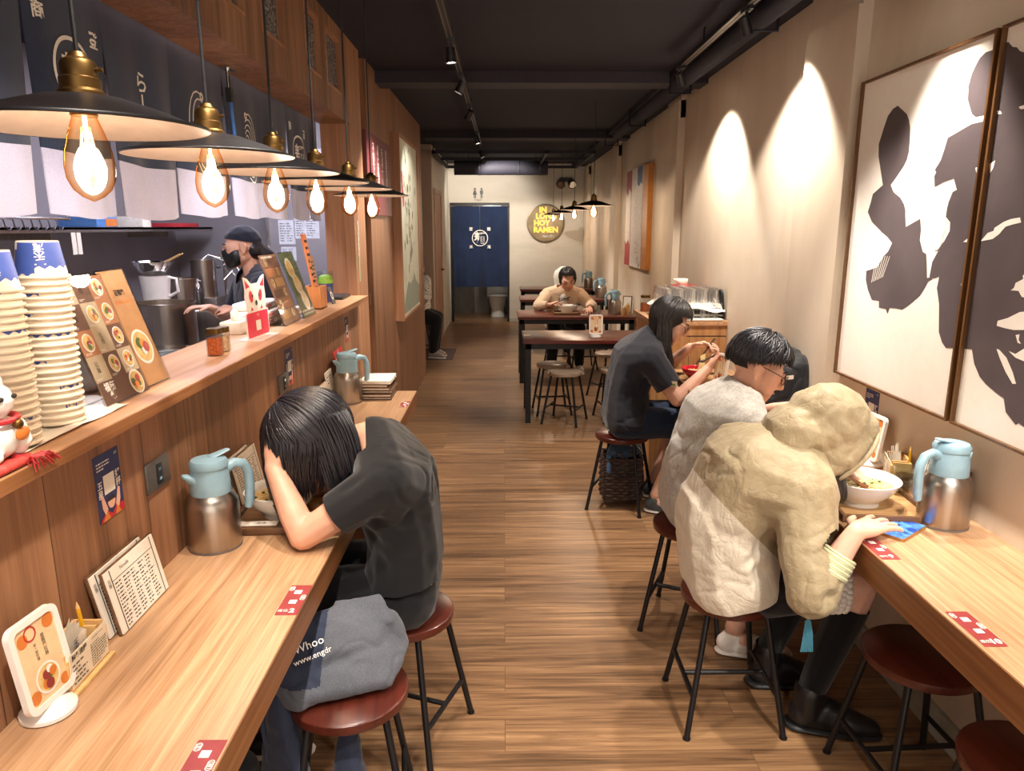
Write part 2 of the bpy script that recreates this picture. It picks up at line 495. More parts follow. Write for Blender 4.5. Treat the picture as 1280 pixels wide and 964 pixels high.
M_olive = cloth('olive trousers', '#55563f', '#474833', 300)
M_cook = cloth('cook navy', '#20222f', '#181a25', 300)
M_bag = cloth('grey tote', '#5d6068', '#4c4f57', 300, .75, .2)
M_bagd = cloth('blue tote', '#2c3347', '#232a3c', 300, .75, .2)
M_pack = cloth('black nylon', '#1b1c20', '#131418', 300, .6, .2)
M_basket = plain('woven brown', '#3d2c26', .7, ms=90, mott=.5)
M_tank = plain('towel', '#e9e2d4', .95)
M_wallgrey = plaster('table wall plaster', ['#a9a08f', '#b9b1a0', '#c3bbab'])

# ------------------------------------------------------------------ room shell
CZ = 2.63
XL, XR, YB, YF = -.87, 1.39, 12.45, -1.6
def bx(name, mat, *a, par=None, bev=0):
    return MB().box(*a, bev=bev).build(name, mat, par)
struct(bx('floor', M_floor, -3.2, XR+.12, YF, YB+2, -.06, 0))
struct(bx('ceiling', M_ceil, -3.2, XR+.12, YF, YB+2, CZ, CZ+.1))
struct(bx('wall_right', M_wall, XR, XR+.12, YF, YB+.1, 0, CZ))
b = MB()   # back wall with the doorway cut out
b.box(-1.6, -.905, YB, YB+.12, 0, CZ); b.box(.09, XR, YB, YB+.12, 0, CZ); b.box(-.905, .09, YB, YB+.12, 2.0, CZ)
struct(b.build('wall_back', M_backwall))
# small washroom behind the curtain
b = MB(); b.box(-1.6, .6, YB+1.25, YB+1.33, 0, CZ); b.box(.52, .6, YB+.12, YB+1.25, 0, CZ); b.box(-1.6, -1.52, YB+.12, YB+1.25, 0, CZ)
struct(b.build('wall_washroom', plaster('washroom stone', ['#6d6a64', '#8b8780', '#a5a199'], 3.)))
# left wood wall: header, below-ledge panel, and the stretch after the opening
b = MB()
b.box(XL-.17, XL, YF, 4.30, 2.17, 2.29)
gl = [(2.36, 2.64), (2.82, 3.09), (3.41, 3.67), (3.79, 4.12)]
ys = [YF]+[y for g in gl for y in g]+[4.30]
for i in range(0, len(ys), 2): b.box(XL-.17, XL, ys[i], ys[i+1], 2.29, 2.56)
b.box(XL-.17, XL, YF, 4.30, 2.56, CZ)
b.box(XL-.12, XL, YF, 4.30, 0, 1.174)
struct(b.build('wall_left', M_panel))
b = MB()
b.box(XL-.17, XL-.05, 4.64, 4.84, 0, CZ); b.box(XL-.17, XL, 4.84, 7.88, 0, CZ)
struct(b.build('wall_left_far', M_panel))
struct(MB().box(XL-.17, XL, 4.30, 4.64, 0, CZ).build('trim_post', M_post))  # lighter wood on the jamb stands in for pendant light
for i, (y0, y1) in enumerate(gl):
    w = MB().box(XL-.03, XL-.02, y0, y1, 2.29, 2.56)
    m, nt, bb = nmat('pebbled glass'); 
    vo = N(nt, 'ShaderNodeTexVoronoi', i_Scale=70.); nt.links.new(coords(nt), vo.inputs['Vector'])
    r = ramp(nt, vo.outputs['Distance'], [(.1, S('#a8a49f')), (.6, S('#5a575c'))])
    nt.links.new(r.outputs[0], bb.inputs['Base Color']); bb.inputs['Roughness'].default_value = .2
    bump(nt, bb, vo.outputs['Distance'], .8, .01)
    o = struct(w.build('window_%d' % (i+1), m))
    f = MB(); t = .012
    for a in ((y0, y0+t, 2.29, 2.56), (y1-t, y1, 2.29, 2.56), (y0+t, y1-t, 2.29, 2.29+t), (y0+t, y1-t, 2.56-t, 2.56)): f.box(XL-.02, XL+.004, *a)
    f.build('window_frame', M_post, o)
# kitchen shell
struct(bx('wall_kitchen', M_steelw, -2.85, -2.75, YF, 6.3, 0, CZ))
struct(bx('wall_kitchen_end', M_steelw, -2.75, XL-.17, 6.2, 6.3, 0, CZ))
struct(MB().box(-3.2, XL, YF-.1, YF, 0, CZ).build('wall_front_left', M_panel))
# far left corridor walls
b = MB(); b.box(-1.6, -.93, 9.72, YB, 0, CZ); struct(b.build('wall_corridor', M_backwall))
b = MB(); b.box(-2.6, -1.04, 9.6, 9.72, 0, CZ); b.box(-1.04, -.93, 9.6, 9.72, 0, CZ)
struct(b.build('wall_alcove', M_pink))
struct(bx('wall_alcove_left', M_pink, -2.6, -2.5, 7.88, 9.6, 0, CZ))
struct(bx('wall_alcove_front', M_panel, -2.6, XL-.17, 7.78, 7.88, 0, CZ))
d = struct(MB().box(-.93, -.918, 9.85, 10.75, 0, 2.04).build('door_1', M_post))
f = MB()
for a in ((9.78, 9.85, 0, 2.1), (10.75, 10.82, 0, 2.1), (9.85, 10.75, 2.04, 2.1)): f.box(-.935, -.905, *a)
f.build('door_frame', M_pink, d)
MB().cyl((-.918, 10.62, 1.0), (-.87, 10.62, 1.0), .012).cyl((-.875, 10.62, 1.0), (-.875, 10.5, 1.0), .01).build('door_handle', M_brass, d)
# back doorway frame
f = MB()
for a in ((-.905, -.87, 0, 2.0), (.055, .09, 0, 2.0), (-.87, .055, 1.965, 2.0)): f.box(a[0], a[1], YB-.02, YB+.13, a[2], a[3])
struct(f.build('trim_1', M_black))
# pilasters, soffit, ceiling beams
for i, (y0, y1) in enumerate(((2.93, 3.41), (5.80, 6.24), (8.85, 9.32), (11.9, 12.44))):
    p = MB().box(1.335, XR, y0, y1, 0, 2.42 if i == 0 else 2.545).box(1.35, XR, y0, y1, 2.42, CZ).build('trim_%d' % (i+2), M_wall); struct(p)
b = MB(); b.box(1.13, XR, YF, YB, 2.585, CZ); b.tube([(1.2, YF, 2.56), (1.2, 8, 2.56)], .055, 12)
for y in (1.2, 2.4, 3.6, 5.2, 6.8, 8.4): b.tube([(1.13, y, 2.64), (1.13, y, 2.49), (1.27, y, 2.49), (1.27, y, 2.64)], .008, 6)
struct(b.build('ceiling_soffit', M_ceil))
for i, y in enumerate((5.2, 8.3)):
    struct(bx('ceiling_beam', plain('beam paint', '#29262f', .8), -2.7 if i > 5 else XL, XR, y, y+.22+.06*i, 2.555, CZ))
# baseboards
struct(bx('baseboard_right', M_base, XR-.014, XR, YF, 4.4, 0, .1))
struct(bx('baseboard_back', M_base, .09, XR, YB-.012, YB, 0, .06))
# floor strip of darker tile by the alcove
struct(MB().box(-2.5, -.64, 8.76, 9.6, 0, .004).build('floor_mat_strip', plain('dark tile', '#4a3a33', .5)))

# ceiling ductwork at the back
t = thing('air_duct', 'dark round air duct running across the ceiling near the back wall', 'duct', (.3, 10.6, 2.35))
MB().tube([(-.7, 10.6, 2.42), (.62, 10.6, 2.42)], .10, 20).build('duct_pipe', M_duct, t)
b = MB()
for x in (-.35, .2, .5): b.tube([(x, 10.6, 2.42), (x+.012, 10.6, 2.42)], .108, 20)
b.build('duct_ring', plain('duct ring', '#55545e', .4, .5), t)
b = MB()
for x in (-.5, .45): b.box(x-.004, x+.004, 10.59, 10.61, 2.5, CZ)
b.build('hanger', M_black, t)
t = thing('air_grille', 'dark rectangular air grille frame hung under the ceiling before the toilet wall', 'vent', (-.2, 9.4, 2.4))
b = MB()
for y in (9.0, 9.9, 11.2): b.box(-.86, 1.1, y, y+.03, 2.46, 2.50)
for x in (-.86, -.3, .5, 1.07): b.box(x, x+.03, 9.0, 11.23, 2.46, 2.50)
b.build('frame', M_duct, t)
b = MB()
for y in (9.02, 11.2):
    for x in (-.85, 1.08): b.box(x, x+.012, y, y+.012, 2.5, CZ)
b.build('hanger_rod', M_black, t)
t = thing('emergency_light', 'black twin head lamp box hanging at the top right of the back wall', 'light', (1.0, 12.2, 2.35))
MB().box(.93, 1.13, 12.36, 12.45, 2.34, 2.40).build('body', M_blackp, t)
for x, a in ((.96, -.3), (1.10, .3)):
    b = MB(); b.tube([(x, 12.34, 2.35), (x+a*.1, 12.24, 2.28)], [.05, .075], 14)
    h = b.build('lamp_head', M_blackp, t)
    MB().tube([(x+a*.1, 12.24, 2.28), (x+a*.102, 12.237, 2.278)], [.06, .06], 14).build('lens', M_chrome, h)

# ------------------------------------------------------------------ track lights
def track(name, label, x, y0, y1, z):
    t = thing(name, label, 'light track', (x, y0, z))
    b = MB(); b.box(x-.018, x+.018, y0, y1, z, z+.022)
    b.m(1).box(x-.013, x-.009, y0, y1, z-.0015, z).box(x+.009, x+.013, y0, y1, z-.0015, z); b.build('rail', [M_blackp, plain('track contact', '#8d8278', .3, .6)], t)
    y = y0+.3
    while y < y1: MB().cyl((x, y, z+.02), (x, y, CZ), .005, seg=6).build('suspension', M_black, t); y += 1.1
track('light_track', 'long black light track with spotlights along the middle of the ceiling', -.27, -.6, 11.2, 2.532)
track('light_track', 'short black light track near the right wall above the right counter', 1.06, -.6, 4.66, 2.532)
def spot(x, y, z, aim, label, w, ang, col='#fff3e6', blend=.6, tail=.0):
    t = thing('track_spotlight', label, 'spotlight', (x, y, z), 'track spotlights')
    d = (V(aim)-V((x, y, z-.075))).normalized()
    c = V((x, y, z-.075))
    MB().box(x-.014, x+.014, y-.05, y+.05, z-.016, z).cyl((x, y, z-.016), (x, y, z-.06), .007, seg=8).build('bracket', M_blackp, t)
    b = MB(); b.tube([c-d*.036, c+d*.036], [.024, .026], 20, cap=False); b.tube([c-d*.037, c-d*.036], [.024, .024], 20)
    h = b.build('lamp_head', M_blackp, t)
    b = MB(); b.tube([c+d*.028, c+d*.031], .023, 20); b.build('lens', M_spotface, h)
    L = bpy.data.lights.new('spot_light', 'SPOT'); L.energy = w; L.spot_size = math.radians(ang); L.spot_blend = blend
    L.color = S(col)[:3]; L.shadow_soft_size = .03
    lo = bpy.data.objects.new('spot_light', L); COL.objects.link(lo); lo.location = c+d*.045
    lo.rotation_euler = d.to_track_quat('-Z', 'Y').to_euler(); setpar(lo, t)
# ------------------------------------------------------------------ frames for faces that look along an axis
def fx(x, y, z): return frame((x, y, z), (0, 1, 0), (0, 0, 1))      # faces +X
def fmx(x, y, z): return frame((x, y, z), (0, -1, 0), (0, 0, 1))    # faces -X
def fmy(x, y, z): return frame((x, y, z), (1, 0, 0), (0, 0, 1))     # faces the camera (-Y)
def fup(x, y, z, a=0): return frame((x, y, z), (math.cos(a), math.sin(a), 0), (-math.sin(a), math.cos(a), 0))
def rrect(w, h, r, n=6):
    o = []
    for cx, cy, a0 in ((w/2-r, h/2-r, 0), (-w/2+r, h/2-r, 90), (-w/2+r, -h/2+r, 180), (w/2-r, -h/2+r, 270)):
        for k in range(n+1):
            a = math.radians(a0+90*k/n); o.append((cx+r*math.cos(a), cy+r*math.sin(a)))
    return o
def ring2(b, M, R, r, z=0, n=40, sx=1.):
    vs, fs = [], []
    for k in range(n):
        a = 2*PI*k/n
        for q in (R, r): vs.append((q*math.cos(a)*sx, q*math.sin(a), z))
    for k in range(n):
        a, c = 2*k, 2*((k+1) % n); fs.append((a, c, c+1, a+1))
    b.add(vs, fs, M)
def bars(b, M, x0, x1, y0, y1, rows, z=.0008, h=.4, seed=1, cols=1):
    """lines of print too small to read"""
    R = random.Random(seed); dy = (y1-y0)/rows
    for i in range(rows):
        y = y1-(i+.5)*dy
        for c in range(cols):
            a = x0+(x1-x0)*c/cols; e = a+(x1-x0)/cols*(.88 if cols > 1 else 1)
            x = a
            e2 = e if cols == 1 and R.random() > .35 else a+(e-a)*R.uniform(.5, 1)
            while x < e2:
                w = min(R.uniform(.25, .9)*dy*2, e2-x); b.rect(x, x+w, y-dy*h/2, y+dy*h/2, M, z); x += w+dy*.35

# ------------------------------------------------------------------ counters
t = thing('counter_table', 'long oak counter table along the wood wall on the left', 'counter', (-.66, 2, 0))
MB().box(XL+.0, -.467, .2, 3.74, .672, .75, bev=.002).build('table_top', M_table, t)
MB().box(-.4685, -.4655, .2, 3.74, .674, .747).build('edge_band', M_edge, t)
MB().box(XL, -.55, 3.66, 3.72, 0, .672).build('end_panel', M_panel, t)
t = thing('counter_table', 'long oak counter table along the plaster wall on the right', 'counter', (1.2, 2, 0))
MB().box(.985, XR, .2, 4.32, .657, .75, bev=.002).build('table_top', M_table, t)
MB().box(.9835, .9865, .2, 4.32, .659, .747).build('edge_band', M_edge, t)
MB().box(1.08, XR, 4.24, 4.30, 0, .657).build('end_panel', M_panel, t)
t = thing('serving_ledge', 'oak serving ledge on top of the wood wall below the kitchen opening', 'ledge', (-.94, 2, 1.174))
MB().box(-1.075, -.81, YF, 4.30, 1.174, 1.204, bev=.002).build('ledge_top', M_ledge, t)
MB().box(-.8115, -.8085, YF, 4.30, 1.176, 1.201).build('edge_band', M_edge, t)

# ------------------------------------------------------------------ stools
def stool(label, seatm, group, r=.155, h=.44, w=.155):
    t = thing('bar_stool', label, 'stool', (0, 0, 0), group)
    MB().lathe([(0, h), (r-.006, h), (r-.001, h-.004), (r, h-.01), (r-.003, h-.028), (r-.008, h-.032), (0, h-.032)], 40).build('seat', seatm, t)
    q = w*.60; zt = h-.03
    for sx in (-1, 1):
        for sy in (-1, 1):
            b = MB(); b.tube([(sx*q, sy*q, zt), (sx*w, sy*w, .004)], .0098, 10); b.tube([(sx*w, sy*w, .006), (sx*w, sy*w, 0)], .0125, 10)
            b.build('leg', M_black, t)
    k = 1-.13/zt; x = w*k+q*(1-k)
    x = q+(w-q)*(1-.135/zt)
    for sx in (-1, 1): MB().tube([(sx*x, -x, .135), (sx*x, x, .135)], .0082, 8).build('side_rail', M_black, t)
    MB().tube([(-x, 0, .135), (x, 0, .135)], .0082, 8).build('crossbar', M_black, t)
    return t
st0 = stool('red brown round bar stool under the black shirted woman at the left counter', M_seat, 'red brown bar stools')
st0.location = (-.314, 2.045, 0); st0.rotation_euler = (0, 0, -.35)
for x, y, a, l in ((-.405, 1.655, .15, 'red brown round bar stool with a grey bag on it, nearest on the left'),
                   (.735, 2.155, 0, 'red brown round bar stool under the person in the hooded khaki jacket'),
                   (.755, 2.71, -.45, 'red brown round bar stool under the man in the grey shirt'),
                   (.68, 4.0, -.42, 'red brown round bar stool under the long haired diner in the charcoal polo'),
                   (1.165, 1.79, .05, 'empty dark red bar stool tucked under the right counter beside the black boots'),
                   (1.175, 1.36, .1, 'empty dark red bar stool under the right counter, cut off by the bottom right corner')):
    dup(st0, (x, y, 0), a, l)
stp = stool('pale topped round stool under the front dining table, the nearer of its pair', M_stool2, 'pale topped dining stools', .138, .435, .15)
stp.location = (.505, 5.86, 0); stp.rotation_euler = (0, 0, -.4)
for x, y, a, l in ((.42, 6.2, .1, 'pale topped round stool under the front dining table, the farther of its pair'),
                   (.95, 5.95, .2, 'pale topped round stool under the front dining table beside the wall end'),
                   (1.0, 6.75, .4, 'pale topped round stool at the right between the front and second dining tables'),
                   (.9, 8.2, .1, 'pale topped round stool beside the seated woman in the cream cardigan'),
                    (.62, 8.25, .0, 'pale topped round stool under the woman in the cream cardigan')):
    dup(stp, (x, y, 0), a, l)

# ------------------------------------------------------------------ dining tables
def dtable(label, x0, x1, y0, y1, z):
    t = thing('dining_table', label, 'table', ((x0+x1)/2, (y0+y1)/2, 0), 'dark dining tables')
    MB().box(x0, x1, y0, y1, z-.03, z, bev=.003).build('table_top', [M_dtable], t)
    b = MB()
    b.box(x0-.001, x1, y0-.0015, y0, z-.027, z-.003); b.build('edge_band', M_drim, t)
    b = MB()
    for a in ((x0+.02, x1-.02, y0+.02, y0+.05), (x0+.02, x1-.02, y1-.05, y1-.02), (x0+.02, x0+.05, y0+.05, y1-.05), (x1-.05, x1-.02, y0+.05, y1-.05)):
        b.box(*a, z-.075, z-.03)
    b.build('apron', M_black, t)
    for xx in (x0+.02, x1-.065):
        for yy in (y0+.02, y1-.065): MB().box(xx, xx+.045, yy, yy+.045, 0, z-.03).build('leg', M_black, t)
dtable('front dark red dining table with a menu stand on it', .155, 1.36, 5.79, 6.38, .70)
dtable('second dark red dining table where the woman in cream eats', .14, 1.36, 7.36, 8.0, .70)
dtable('third dark dining table, just behind the seated woman', .20, 1.36, 9.15, 9.75, .70)
dtable('last dark dining table, nearest the back wall', .24, 1.36, 10.72, 11.26, .70)

# ------------------------------------------------------------------ thermos jugs
def thermos(label, body=M_steel, lid=M_blue):
    t = thing('thermos_jug', label, 'thermos', (0, 0, 0), 'steel thermos jugs with pale blue lids')
    MB().lathe([(0, .001), (.064, 0), (.068, .004), (.069, .01), (.069, .118), (.067, .132), (.060, .147), (.052, .155), (.0505, .160), (0, .160)], 48).build('body', body, t)
    b = MB(); b.tube([(0, 0, 0), (0, 0, .006)], .0695, 48); b.build('base_ring', plain('jug base', '#6b625c', .5), t)
    b = MB(); b.lathe([(.0515, .154), (.0525, .157), (.050, .20), (.047, .215), (.046, .225), (0, .225)], 40)
    b.hull([((.040, 0, .196), (.016, .026, .018)), ((.066, 0, .212), (.006, .012, .006))])
    c = b.build('collar', lid, t)
    MB().lathe([(.043, .222), (.049, .226), (.050, .238), (.044, .247), (.026, .252), (0, .253)], 36).build('lid', lid, t)
    b = MB(); b.hull([((-.012, 0, .252), (.014, .018, .005)), ((-.052, 0, .262), (.008, .012, .0035))]); b.build('lever', lid, t)
    pts = [(-.044, 0, .212), (-.068, 0, .222), (-.092, 0, .214), (-.104, 0, .19), (-.106, 0, .15), (-.103, 0, .105), (-.098, 0, .085)]
    b = MB(); b.tube(pts, [.013, .012, .0125, .013, .013, .0125, .010], 12, sq=1.25); b.build('handle', lid, t)
    return t
th0 = thermos('steel thermos jug with pale blue lid beside the black haired woman on the left counter')
th0.location = (-.79, 1.84, .75); th0.rotation_euler = (0, 0, math.radians(222))
for x, y, z, a, l in ((-.775, 3.49, .75, 215, 'steel thermos jug with pale blue lid at the far end of the left counter'),
                      (1.283, 1.965, .75, 15, 'steel thermos jug with pale blue lid on the right counter beside the phone'),
                      (1.17, 7.62, .70, 20, 'steel thermos jug on the second dining table near the wall'),
                      (1.27, 9.45, .70, 20, 'steel thermos jug on the third dining table'),
                      (1.28, 11.0, .70, 20, 'steel thermos jug on the last dining table near the back wall')):
    dup(th0, (x, y, z), math.radians(a), l)

# ------------------------------------------------------------------ oval framed menu stands
def ramen_pic(b, M, cx, cy, r):
    b.m(2); ring2(b, M @ Matrix.Translation((cx, cy, 0)), r, 0.0001, .0012, 28); b.m(3); ring2(b, M @ Matrix.Translation((cx, cy, 0)), r*.86, .0001, .0016, 28)
    R = random.Random(int(cx*9999+cy*777))
    for k in range(7):
        a = R.uniform(0, 6.28); d = R.uniform(.1, .55)*r; b.m([4, 5, 6, 2, 5, 4, 6][k])
        ring2(b, M @ Matrix.Translation((cx+d*math.cos(a), cy+d*math.sin(a), 0)), r*R.uniform(.18, .34), .00005, .002+.0002*k, 14)
PICM = lambda base: [base, M_ink, M_ceramic, M_broth, M_orange, M_green, M_maroon, M_red, M_whiteink]
M_poster = plain('orange cream print', '#e8c79c', .45)
def menu_stand(label, w=.115, h=.165, tilt=.14):
    t = thing('menu_stand', label, 'menu stand', (0, 0, 0), 'white framed menu stands')
    MB().lathe([(0, 0), (.042, 0), (.046, .003), (.046, .010), (.042, .014), (.012, .030), (0, .032)], 36).build('base', M_white, t)
    M = frame((0, 0, .024+h/2), (0, 1, 0), (-math.sin(tilt), 0, math.cos(tilt)))
    b = MB(); n = 7; o = rrect(w, h, .018, n); i = rrect(w-.022, h-.022, .012, n); N_ = len(o)
    vs = [(x, y, -.006) for x, y in o]+[(x, y, .006) for x, y in o]+[(x, y, .006) for x, y in i]+[(x, y, -.006) for x, y in i]
    fs = []
    for k in range(N_):
        j = (k+1) % N_
        for q in range(4): fs.append((q*N_+k, q*N_+j, ((q+1) % 4)*N_+j, ((q+1) % 4)*N_+k))
    b.add(vs, fs, M); b.build('frame', M_white, t)
    b = MB(); b.prism(rrect(w-.02, h-.02, .012), .006, M, -.003)
    for x, y, r in ((-.03, .05, .012), (.032, .058, .013), (-.035, -.055, .012), (.035, -.06, .011)):
        b.m(4); ring2(b, M @ Matrix.Translation((x, y, 0)), r, .0001, .0036, 16)
    b.m(7); ring2(b, M @ Matrix.Translation((-.012, .055, 0)), .014, .011, .004, 20)
    b.m(1); b.text('登龍門拉麵', .0085, M @ Matrix.Translation((.012, .022, .004)), 0, vert=True)
    b.text('來一碗好麵', .0065, M @ Matrix.Translation((-.008, .018, .004)), 0, vert=True)
    ramen_pic(b, M @ Matrix.Translation((0, 0, .003)), 0, -.035, .028)
    b.build('menu_card', PICM(M_poster), t)
    return t
ms0 = menu_stand('white framed ramen menu stand at the near end of the left counter')
ms0.location = (-.818, 1.145, .75); ms0.rotation_euler = (0, 0, -.10)
for x, y, z, a, l in ((1.338, 2.50, .75, PI+.10, 'white framed menu stand on the right counter behind the white bowl of the hooded diner'),
                      (1.165, 3.78, .75, PI+.22, 'white framed menu stand facing the long haired diner with the red bowl'),
                      (.765, 5.97, .70, -PI/2, 'white framed menu stand on the front dining table')):
    dup(ms0, (x, y, z), a, l)

# ------------------------------------------------------------------ order slip boxes with napkins and pencil
def order_box(label):
    t = thing('order_box', label, 'box', (0, 0, 0), 'bamboo order boxes')
    L, D, H = .135, .062, .082; b = MB(); w = .006
    b.box(-D/2, D/2, -L/2, L/2, 0, w); b.box(D/2-w, D/2, -L/2, L/2, w, H*.86); b.box(-D/2, -D/2+w, -L/2, L/2, w, H)
    for y in (-L/2, L/2-w, L/2-.028): b.box(-D/2+w, D/2-w, y, y+w, w, H)
    b.box(D/2, D/2+.010, -L/2-.004, L/2+.004, 0, .008, bev=.001)
    b.build('tray_box', M_bamboo, t)
    M = fx(D/2+.0005, 0, .042)
    b = MB(); b.box(D/2, D/2+.0012, -L/2+.004, L/2-.004, .012, .080); b.m(1)
    b.text('點餐流程', .0125, M @ Matrix.Translation((-.032, .028, .001)), .0004, bold=.0003)
    b.text('Ordering Process', .0055, M @ Matrix.Translation((.030, .030, .001)), .0004)
    bars(b, M, -.058, -.012, -.026, .018, 5, .0016, .32, 3); bars(b, M, .004, .058, -.026, .022, 9, .0016, .32, 4)
    b.build('instruction_card', [M_cream, M_ink], t)
    return t
def napkins(label, x, y, z, a):
    t = thing('napkin_packet', label, 'napkins', (x, y, z), 'napkin packets', a)
    M = Matrix.LocRotScale(V((x, y, z)), Matrix.Rotation(a, 3, 'Z'), None)
    b = MB()
    for k in range(3):
        x0 = -.012+k*.009; n = 8
        vs = []
        for i in range(n+1):
            yy = -.043+.086*i/n
            vs += [(x0, yy, .0), (x0+.006+.003*k, yy, .098+.012*math.sin(i*.9+k)+.010*(i == 2)-.008*k)]
        b.add(vs, [(2*i, 2*i+2, 2*i+3, 2*i+1) for i in range(n)], M)
        b.add([(q[0]+.005, q[1], q[2]-.002) for q in vs], [(2*i, 2*i+2, 2*i+3, 2*i+1) for i in range(n)], M)
    b.m(1).text('禾滝', .02, M @ frame((.022, .005, .068), (0, 1, 0), (.08, 0, 1)), .001, vert=True, ls=.7)
    b.build('tissue', [M_paper, M_navyp], t, 0)
def pencil(label, x, y, z, tilt=.03, body=M_yellow):
    t = thing('pencil', label, 'pencil', (x, y, z))
    MB().tube([(x, y, z), (x-tilt*.3, y-tilt, z+.115)], .0042, 6).build('barrel', body, t)
    MB().tube([(x-tilt*.3, y-tilt, z+.115), (x-tilt*.32, y-tilt*1.05, z+.128)], [.0042, .0008], 6).build('tip', M_bamboo, t)
ob = order_box('bamboo order box with a printed card at the near end of the left counter')
ob.location = (-.832, 1.252, .75); ob.rotation_euler = (0, 0, .02)
napkins('crumpled white napkins in the bamboo box on the left counter', -.832, 1.225, .758, .02)
pencil('yellow pencil standing in the bamboo box on the left counter', -.832, 1.303, .757, .012)
dup(ob, (1.345, 2.335, .75), PI-.35, 'bamboo order box with a printed card on the right counter behind the bowl')
napkins('white napkins in the bamboo box on the right counter', 1.345, 2.35, .758, PI-.35)
pencil('yellow pencil standing in the bamboo box on the right counter', 1.352, 2.277, .757, -.008)

# ------------------------------------------------------------------ clipboards with order sheets
def clipboard(label, w=.215, h=.145, paper=True):
    t = thing('clipboard', label, 'clipboard', (0, 0, 0), 'order clipboards')
    M = frame((0, 0, 0), (0, 1, 0), (-.20, 0, 1))
    MB().prism([(-w/2, 0), (w/2, 0), (w/2, h), (-w/2, h)], .005, M).build('board', M_trayrim, t)
    b = MB(); b.prism([(-w/2+.004, .002), (w/2-.004, .002), (w/2-.004, h-.003), (-w/2+.004, h-.003)], .004, M, .005)
    b.m(1)
    for x in (-w/2+.022, w/2-.02): b.rect(x-.0016, x+.0016, .002, h-.003, M, .0094)
    b.rect(-w/2+.024, w/2-.022, h-.03, h-.0285, M, .0094)
    b.text('Noodle', .012, M @ Matrix.Translation((-.03, h-.015, .0092)), .0004)
    b.text('拉麵', .010, M @ Matrix.Translation((-w/2+.012, h-.03, .0092)), .0004, vert=True)
    bars(b, M, -w/2+.028, w/2-.026, .006, h-.034, 13, .0094, .35, 5, 5)
    b.build('order_sheet', [M_paper, M_ink], t)
    return t
cb0 = clipboard('wooden clipboard with an order sheet leaning on the left wall between menu stand and thermos')
cb0.location = (-.818, 1.495, .75)
for x, y, l in ((-.838, 1.478, 'second wooden clipboard tucked behind the one nearest on the left counter'),
                (-.822, 2.225, 'wooden clipboard with an order sheet on the left wall behind the bowl and thermos'),
                (-.842, 2.21, 'second wooden clipboard tucked behind the one behind the bowl'),
                (-.822, 3.245, 'wooden clipboard with an order sheet beside the far thermos on the left')):
    dup(cb0, (x, y, .75), 0, l)
dup(cb0, (1.352, 2.11, .75), PI, 'wooden clipboard leaning on the right wall behind the near thermos')

# ------------------------------------------------------------------ stickers on the counters
def sticker(label, c, w, l, num, a, z=.75, full=True):
    t = thing('table_sticker', label, 'sticker', (c[0], c[1], z), 'red table number stickers')
    M = fup(c[0], c[1], z, a)
    b = MB(); b.prism(rrect(w, l, .002, 2), .0006, M)
    b.build('label', plain('sticker red', '#8e3535', .4), t)
    b = MB()
    if full:
        b.text(num, .024, M @ frame((-w*.05, -l*.38, .001), (0, -1, 0), (1, 0, 0)) if False else M @ Matrix.Translation((w*.18, -l*.37, .001)), .0002, bold=.001)
        b.text('座位', .012, M @ Matrix.Translation((-w*.22, -l*.37, .001)), .0002)
    for k in (0, 1):
        y = (-.08, .25)[k]*l; s = w*.17
        R = random.Random(k)   # plain white patch where the code was
        b.rect(-s, s, y-s, y+s, M, .0012)
    for k in range(4): ring2(b, M @ Matrix.Translation((w*.36, l*(.02+.03*k), 0)), .006, .0045, .0012, 12)
    for k in range(3): ring2(b, M @ Matrix.Translation((-w*.36, l*(.40-.03*k), 0)), .006, .0045, .0012, 12)
    b.build('print', M_whiteink, t)
sticker('red table sticker number 2 on the left counter beside the woman', (-.492, 1.54), .05, .138, '2', 0)
sticker('red table sticker cut off at the bottom edge of the left counter', (-.495, 1.0), .05, .138, '1', 0)
sticker('small red table sticker at the far end of the left counter', (-.49, 3.44), .04, .12, '4', 0)
sticker('red table sticker under the hand of the hooded diner on the right counter', (1.012, 1.80), .05, .138, '9', 0)
sticker('red table sticker number 10 on the right counter, nearest the camera', (1.02, 1.40), .05, .14, '10', 0)
t = thing('table_sticker', 'small white table number label at the aisle corner of the front dining table', 'sticker', (.19, 6.15, .70))
M = fup(.195, 6.1, .70); MB().prism(rrect(.055, .10, .002, 2), .0006, M).build('label', M_cream, t); MB().text('A1', .03, M @ Matrix.Translation((0, 0, .0008)), .0002).build('print', M_maroon, t)

